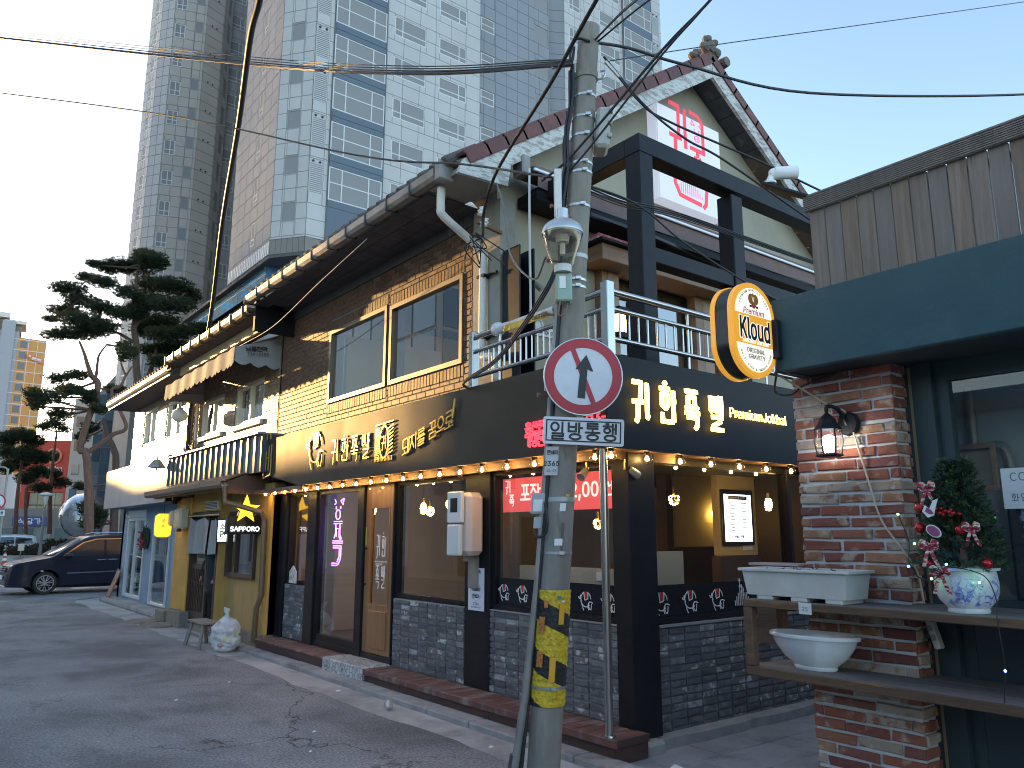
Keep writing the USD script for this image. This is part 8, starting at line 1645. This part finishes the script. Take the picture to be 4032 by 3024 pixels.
# ---------------------------------------------------------------- vehicles
def carframe(loc, ang):
    c, s = math.cos(ang), math.sin(ang); return lambda v: np.c_[loc[0] + v[:, 0] * c - v[:, 1] * s, loc[1] + v[:, 0] * s + v[:, 1] * c, loc[2] + v[:, 2]]
def van(lab, paint, loc, ang, group=None):
    """people carrier, nose at local -x; side facing the camera is local -y"""
    t = thing('parked_van' if group else 'black_van', lab, 'van', loc, group); W = carframe(loc, ang)
    PR = [(.0, .30), (.02, .55), (.07, .78), (.2, .92), (.65, 1.02), (1.12, 1.12), (1.45, 1.35), (1.95, 1.64), (2.3, 1.74), (3.2, 1.79), (4.4, 1.76), (4.85, 1.66), (5.0, 1.3), (5.08, .95), (5.1, .5), (5.06, .3), (4.6, .24), (.4, .22)]
    def hw(x, z):
        a = .96 - max(0, z - 1.0) ** 1.25 * .27
        return a * (1 - .32 * max(0, (.55 - x) / .55) ** 2.2 - .1 * max(0, (x - 4.7) / .4) ** 2)
    P = np.array(list(spline(PR + [PR[0]], 4)[:-1])); cx = np.array([2.5, .9])
    rings = []
    for fy, sc in [(-1, .0), (-1, .9), (-.985, .96), (-.9, 1), (-.5, 1), (0, 1), (.5, 1), (.9, 1), (.985, .96), (1, .9), (1, .0)]:
        q = P.copy()
        if sc == 0: q = np.repeat(cx[None], len(P), 0) * .0 + cx
        elif sc < 1: q = P + (cx - P) / np.linalg.norm(cx - P, axis=1, keepdims=True) * (1 - sc) * .8
        rings.append(np.array([[x, fy * hw(x, z), z] for x, z in q]))
    # side skins: fill each side with its own fan of quads towards a mid line so that it follows the tumblehome
    n = len(P); V = np.vstack(rings[1:-1]); F = []
    for i in range(len(rings) - 3):
        for j in range(n): a, b = i * n + j, i * n + (j + 1) % n; F += [[a, a + n, b + n], [a, b + n, b]]
    body = MB().add(W(V), np.array(F)[:, ::-1])
    wheels = [(1.0, .335), (4.0, .335)]
    for s_ in (-1, 1):
        q = rings[1][:, [0, 2]]; poly = Polygon(q).buffer(0)
        for wx, wz in wheels: poly = poly.difference(Point(wx, wz).buffer(.40))
        m_ = trimesh.creation.extrude_polygon(poly, .001, engine='earcut'); f0 = m_.faces[(m_.triangles[:, :, 2] < .0005).all(1)]
        tm2 = trimesh.Trimesh(m_.vertices, f0, process=False); tm2.remove_unreferenced_vertices()
        v2, f2 = trimesh.remesh.subdivide_to_size(tm2.vertices, tm2.faces, .18)
        body.add(W(np.array([[x, s_ * hw(x, z), z] for x, z, _ in v2])), f2)
    obj('body', body, paint, t, smooth=35)
    m_cg = M('car_glass', (.015, .018, .02), .03, spec=1.); m_tyre = M('tyre_rubber', (.02, .02, .02), .8); m_rim = M('alloy_rim', (.45, .45, .46), .3, .9); m_chrome = M('chrome_trim', (.7, .7, .7), .12, 1.)
    def side(name, poly, m, o=.006, both=True):
        for s_ in ((-1, 1) if both else (-1,)):
            m_ = trimesh.creation.extrude_polygon(poly, .001, engine='earcut'); f0 = m_.faces[(m_.triangles[:, :, 2] < .0005).all(1)]; tm2 = trimesh.Trimesh(m_.vertices, f0, process=False); tm2.remove_unreferenced_vertices()
            v2, f2 = trimesh.remesh.subdivide_to_size(tm2.vertices, tm2.faces, .12); obj(name, MB().add(W(np.array([[x, s_ * (hw(x, z) + o), z] for x, z, _ in v2])), f2), m, t, smooth=40)
    side('side_window', Polygon([(1.42, 1.12), (1.95, 1.5), (2.35, 1.6), (2.55, 1.61), (2.55, 1.13)]), m_cg); side('side_window', Polygon([(2.62, 1.13), (2.62, 1.62), (3.55, 1.63), (3.55, 1.15)]), m_cg); side('side_window', Polygon([(3.62, 1.15), (3.62, 1.63), (4.6, 1.58), (4.72, 1.2)]), m_cg)
    side('window_trim', Polygon([(1.38, 1.14), (1.94, 1.54), (2.34, 1.65), (3.6, 1.67), (4.6, 1.62), (4.6, 1.6), (3.6, 1.645), (2.36, 1.625), (1.97, 1.515), (1.44, 1.13)]), m_chrome, .008)
    side('side_strip', Polygon([(1.55, .60), (3.9, .64), (3.9, .67), (1.55, .63)]), m_chrome, .02); side('door_handle', Polygon([(2.36, .985), (2.62, .99), (2.62, 1.02), (2.36, 1.015)]), m_chrome, .03); side('door_handle', Polygon([(2.68, .99), (2.94, .995), (2.94, 1.025), (2.68, 1.02)]), m_chrome, .03)
    for xx in (1.5, 2.585, 3.6): side('door_seam', Polygon([(xx, .36), (xx + .012, .36), (xx + .012, 1.1), (xx, 1.1)]), M('seam', (.004, .004, .005), .8), .003)
    ws = []
    for k, y in enumerate(np.linspace(-.74, .74, 9)): ws += [(1.16 + .04 * (1 - (y / .74) ** 2) * -1 + .0, y, 1.155), (1.93 + .0, y * .93, 1.645)]
    obj('windscreen', MB().add(W(np.array(ws) + [-.012, 0, .012]), [f for i in range(8) for f in ([2 * i, 2 * i + 1, 2 * i + 3], [2 * i, 2 * i + 3, 2 * i + 2])]), M('windscreen', (.07, .075, .08), .05, spec=1.), t, smooth=True)
    for s_ in (-1, 1):
        hl_ = np.array([(.06, .42, .72), (.12, .68, .70), (.42, .865, .78), (.62, .90, .93), (.36, .84, .93), (.14, .62, .86), (.07, .42, .84)]); hl_[:, 1] *= s_; c = hl_.mean(0) + [-.05, .03 * s_, 0]; V = np.vstack([hl_, c])
        obj('headlight', MB().add(W(V), [[7, i, (i + 1) % 7] if s_ > 0 else [7, (i + 1) % 7, i] for i in range(7)]), M('headlight_glass', (.55, .55, .56), .1, spec=1.), t)
        obj('indicator', MB().add(W(np.array([(.45, .885 * s_, .84), (.6, .905 * s_, .90), (.6, .905 * s_, .93), (.42, .86 * s_, .92)]) + [-.005, .008 * s_, .004]), [[0, 1, 2], [0, 2, 3]]), M('amber', (.6, .2, .05), .3), t)
        obj('mirror', MB().tm(body_blob(W, [(1.55, s_ * .98, 1.12, .07), (1.52, s_ * 1.1, 1.14, .085), (1.58, s_ * 1.14, 1.14, .07)])), paint, t, smooth=True)
        obj('roof_rail', MB().tube(W(np.array([(2.3, s_ * .62, 1.78), (2.5, s_ * .62, 1.83), (4.2, s_ * .62, 1.82), (4.4, s_ * .62, 1.77)])), .02, 6), m_chrome, t)
        for wx, wz in wheels:
            c = W(np.array([[wx, s_ * .80, wz]]))[0]; ax = W(np.array([[wx, s_ * 1.8, wz]]))[0] - c
            w = obj('wheel', MB().lathe([(.20, -.1), (.30, -.1), (.332, -.06), (.335, .0), (.332, .1), (.305, .135), (.24, .135), (.22, .1)], c, ax, 32), m_tyre, t, smooth=40)
            sp = MB(); axn = ax / np.linalg.norm(ax); xx = np.array([0, 0, 1.0]); yy = np.cross(axn, xx)
            for k in range(7):
                a = k * 2 * math.pi / 7; d = xx * math.cos(a) + yy * math.sin(a); e = np.cross(axn, d)
                for sg in (-.5, .5): sp.beam(c + axn * .125 + e * sg * .02, c + axn * .115 + d * .225 + e * sg * .12, .022, .03, up=axn)
            sp.lathe([(.24, .1), (.24, .132), (.215, .132), (.21, .1)], c, ax, 32).lathe([(0, .14), (.05, .135), (.05, .1)], c, ax, 16)
            obj('rim', sp, m_rim, w); obj('disc', MB().lathe([(0, .05), (.21, .05)], c, ax, 24), m_tyre, w)
    obj('grille', MB().add(W(np.array([(-.005, -.4, .66), (-.005, .4, .66), (.055, .42, .84), (.055, -.42, .84)])), [[0, 2, 1], [0, 3, 2]]), m_tyre, t)
    for z, x in ((.68, -.015), (.74, .005), (.8, .025), (.845, .045)): obj('grille_bar', MB().tube(W(np.array([(x, -.42, z), (x - .01, 0, z), (x, .42, z)])), .012, 6), m_chrome, t)
    obj('number_plate', MB().add(W(np.array([(-.02, -.26, .45), (-.02, .26, .45), (-.01, .26, .57), (-.01, -.26, .57)])), [[0, 2, 1], [0, 3, 2]]), m_white, t)
    obj('underside', MB().tm(trimesh.Trimesh(W(cbox_arrays(np.array([.5, -.8, .18]), np.array([4.7, .8, .5]), .05)[0]), _cb, process=False)), m_tyre, t)
    return t
def body_blob(W, pts):
    tot = m3.Manifold.batch_hull([m3.Manifold.sphere(q[3], 12).translate(tuple(W(np.array([q[:3]]))[0])) for q in pts]); mm = tot.to_mesh(); return trimesh.Trimesh(mm.vert_properties[:, :3], mm.tri_verts, process=False)
m_navy = M('van_paint', (.006, .007, .014), .3, coat=.35, spec=.3); m_silver = M('silver_paint', (.4, .41, .42), .3, .5, coat=1.)
van('black people carrier turning out of the side road at the left', m_navy, (2.72, 28.55, 0), math.radians(3))
rc = thing('red_car_tail', 'red round object showing behind the bonnet of the black van', 'barrier', (8, 50, 0)); obj('drum', MB().lathe([(0, 0), (.42, 0), (.42, .8), (.2, .95), (0, .95)], (7.2, 48.6, .25), n=18), M('barrier_red', (.5, .04, .04), .5), rc); obj('band', MB().lathe([(.425, .3), (.425, .5)], (7.2, 48.6, .25), n=18), m_white, rc); obj('base', MB().box((6.8, 48.2, 0), (7.6, 49, .25)), m_base, rc)
for x, y, c_, lb in [(3.2, 66.5, m_white, 'white car roof behind the dark green hedge at the left edge'), (9.2, 70.5, m_silver, 'pale car behind the brown hedge')]: van(lb, c_ if c_ is not m_white else M('white_paint_car', (.62, .62, .62), .3, coat=1.), (x, y, 0), 0, 'cars parked behind the hedges')
# ---------------------------------------------------------------- the other side of the street, out of the frame: it shades the road and shows in the shop glass
for i, (y0, y1, h, c) in enumerate([(-16, -7, 4.6, 'w'), (-7, 1, 3.9, 'b'), (1, 9, 4.4, 'lg'), (9, 18, 4.0, 'w'), (18, 30, 5.0, 'b'), (40, 53.4, 13.0, 'lg'), (53.5, 64, 8.95, 'w'), (64, 76, 8.95, 'b'), (76, 95, 10.5, 'g')]):
    t = thing('opposite_house', ['narrow white', 'low beige', 'pale grey', 'wide white', 'tall beige', 'corner grey', 'long white', 'long beige', 'dark grey'][i] + ' house across the street', 'building', (-8, (y0 + y1) / 2, 0))
    fr = frame((-7.6, y0, 0), (0, 1, 0), (0, 0, 1)); L = y1 - y0 - .1
    obj('wall', MB().fbox(fr, 0, L, 0, h, -8, 0), m_pan[c], t); n_ = int(L / 2)
    for k in range(n_):
        obj('window', MB().fbox(fr, .4 + k * 2, 1.8 + k * 2, 3.4, 4.6, 0, .05), m_tw, t); obj('shop_opening', MB().fbox(fr, .4 + k * 2, 2.0 + k * 2, .2, 2.4, 0, .04), m_twd if k % 2 else M('shutter', (.3, .3, .31), .6), t)
    obj('eave', MB().fbox(fr, -.02, L + .02, h - .25, h - .02, 0, .3), m_gtile, t)
van('silver people carrier parked across the street', m_silver, (-3.2, 6.5, 0), math.radians(-90), 'cars parked across the street'); van('dark people carrier parked across the street', m_navy, (-3.2, 13.5, 0), math.radians(-90), 'cars parked across the street')
t = thing('neighbour_tower', 'tall apartment slab down the street outside the view', 'building', (-10, 157, 0)); obj('wall', MB().box((-25, 150, 0), (3.5, 166, 88)), m_pan['lg'], t)
for k in range(28):
    for u in range(7): obj('window', MB().box((-24 + u * 3.8, 149.9, 3 + k * 3), (-21.5 + u * 3.8, 150, 4.6 + k * 3)), m_tw, t)
# litter on the apron
for q, s in [((4.2, 8.6), .03), ((4.15, 5.6), .02), ((3.2, 7.0), .018), ((2.6, 9.2), .02), ((3.4, 9.9), .016), ((2.9, 6.4), .014), ((4.9, 4.25), .05)]:
    t = thing('litter', 'scrap of pale litter on the ground', 'litter', (q[0], q[1], 0), 'scraps of litter on the street'); obj('scrap', MB().add([(q[0] - s, q[1] - s * .6, .008), (q[0] + s, q[1] - s, .012), (q[0] + s * .7, q[1] + s, .02), (q[0] - s * .8, q[1] + s * .5, .01), (q[0], q[1], .008 + s * .6)], [[0, 1, 4], [1, 2, 4], [2, 3, 4], [3, 0, 4]]), m_wp, t)
cp2 = thing('crushed_cup', 'crushed clear plastic cup lying on the concrete apron', 'cup', (4.2, 7.4, 0)); obj('cup', MB().lathe([(0, 0), (.03, 0), (.042, .05), (.03, .09), (.045, .11)], (4.2, 7.4, .03), (.3, .9, .1), 12), M('clear_cup', (.6, .6, .6), .15, trans=.7), cp2, smooth=True)

t = thing('opposite_office', 'tall curtain walled office across the street outside the view, mirrored in the upper windows', 'building', (-34, 60, 0)); obj('wall', MB().box((-50, 46, 0), (-19, 76, 46)), m_tjoint, t)
fr = frame((-19, 46, 0), (0, 1, 0), (0, 0, 1)); fr3 = frame((-50, 46, 0), (1, 0, 0), (0, 0, 1))
for i in range(9):
    for j in range(14): obj('glass_panel', MB().fbox(fr, i * 3.3 + .15, i * 3.3 + 3.15, j * 3.3 + .15, j * 3.3 + 3.15, 0, .05), m_og, t); obj('glass_panel', MB().fbox(fr3, i * 3.4 + .15, i * 3.4 + 3.25, j * 3.3 + .15, j * 3.3 + 3.15, 0, .05), m_og, t)
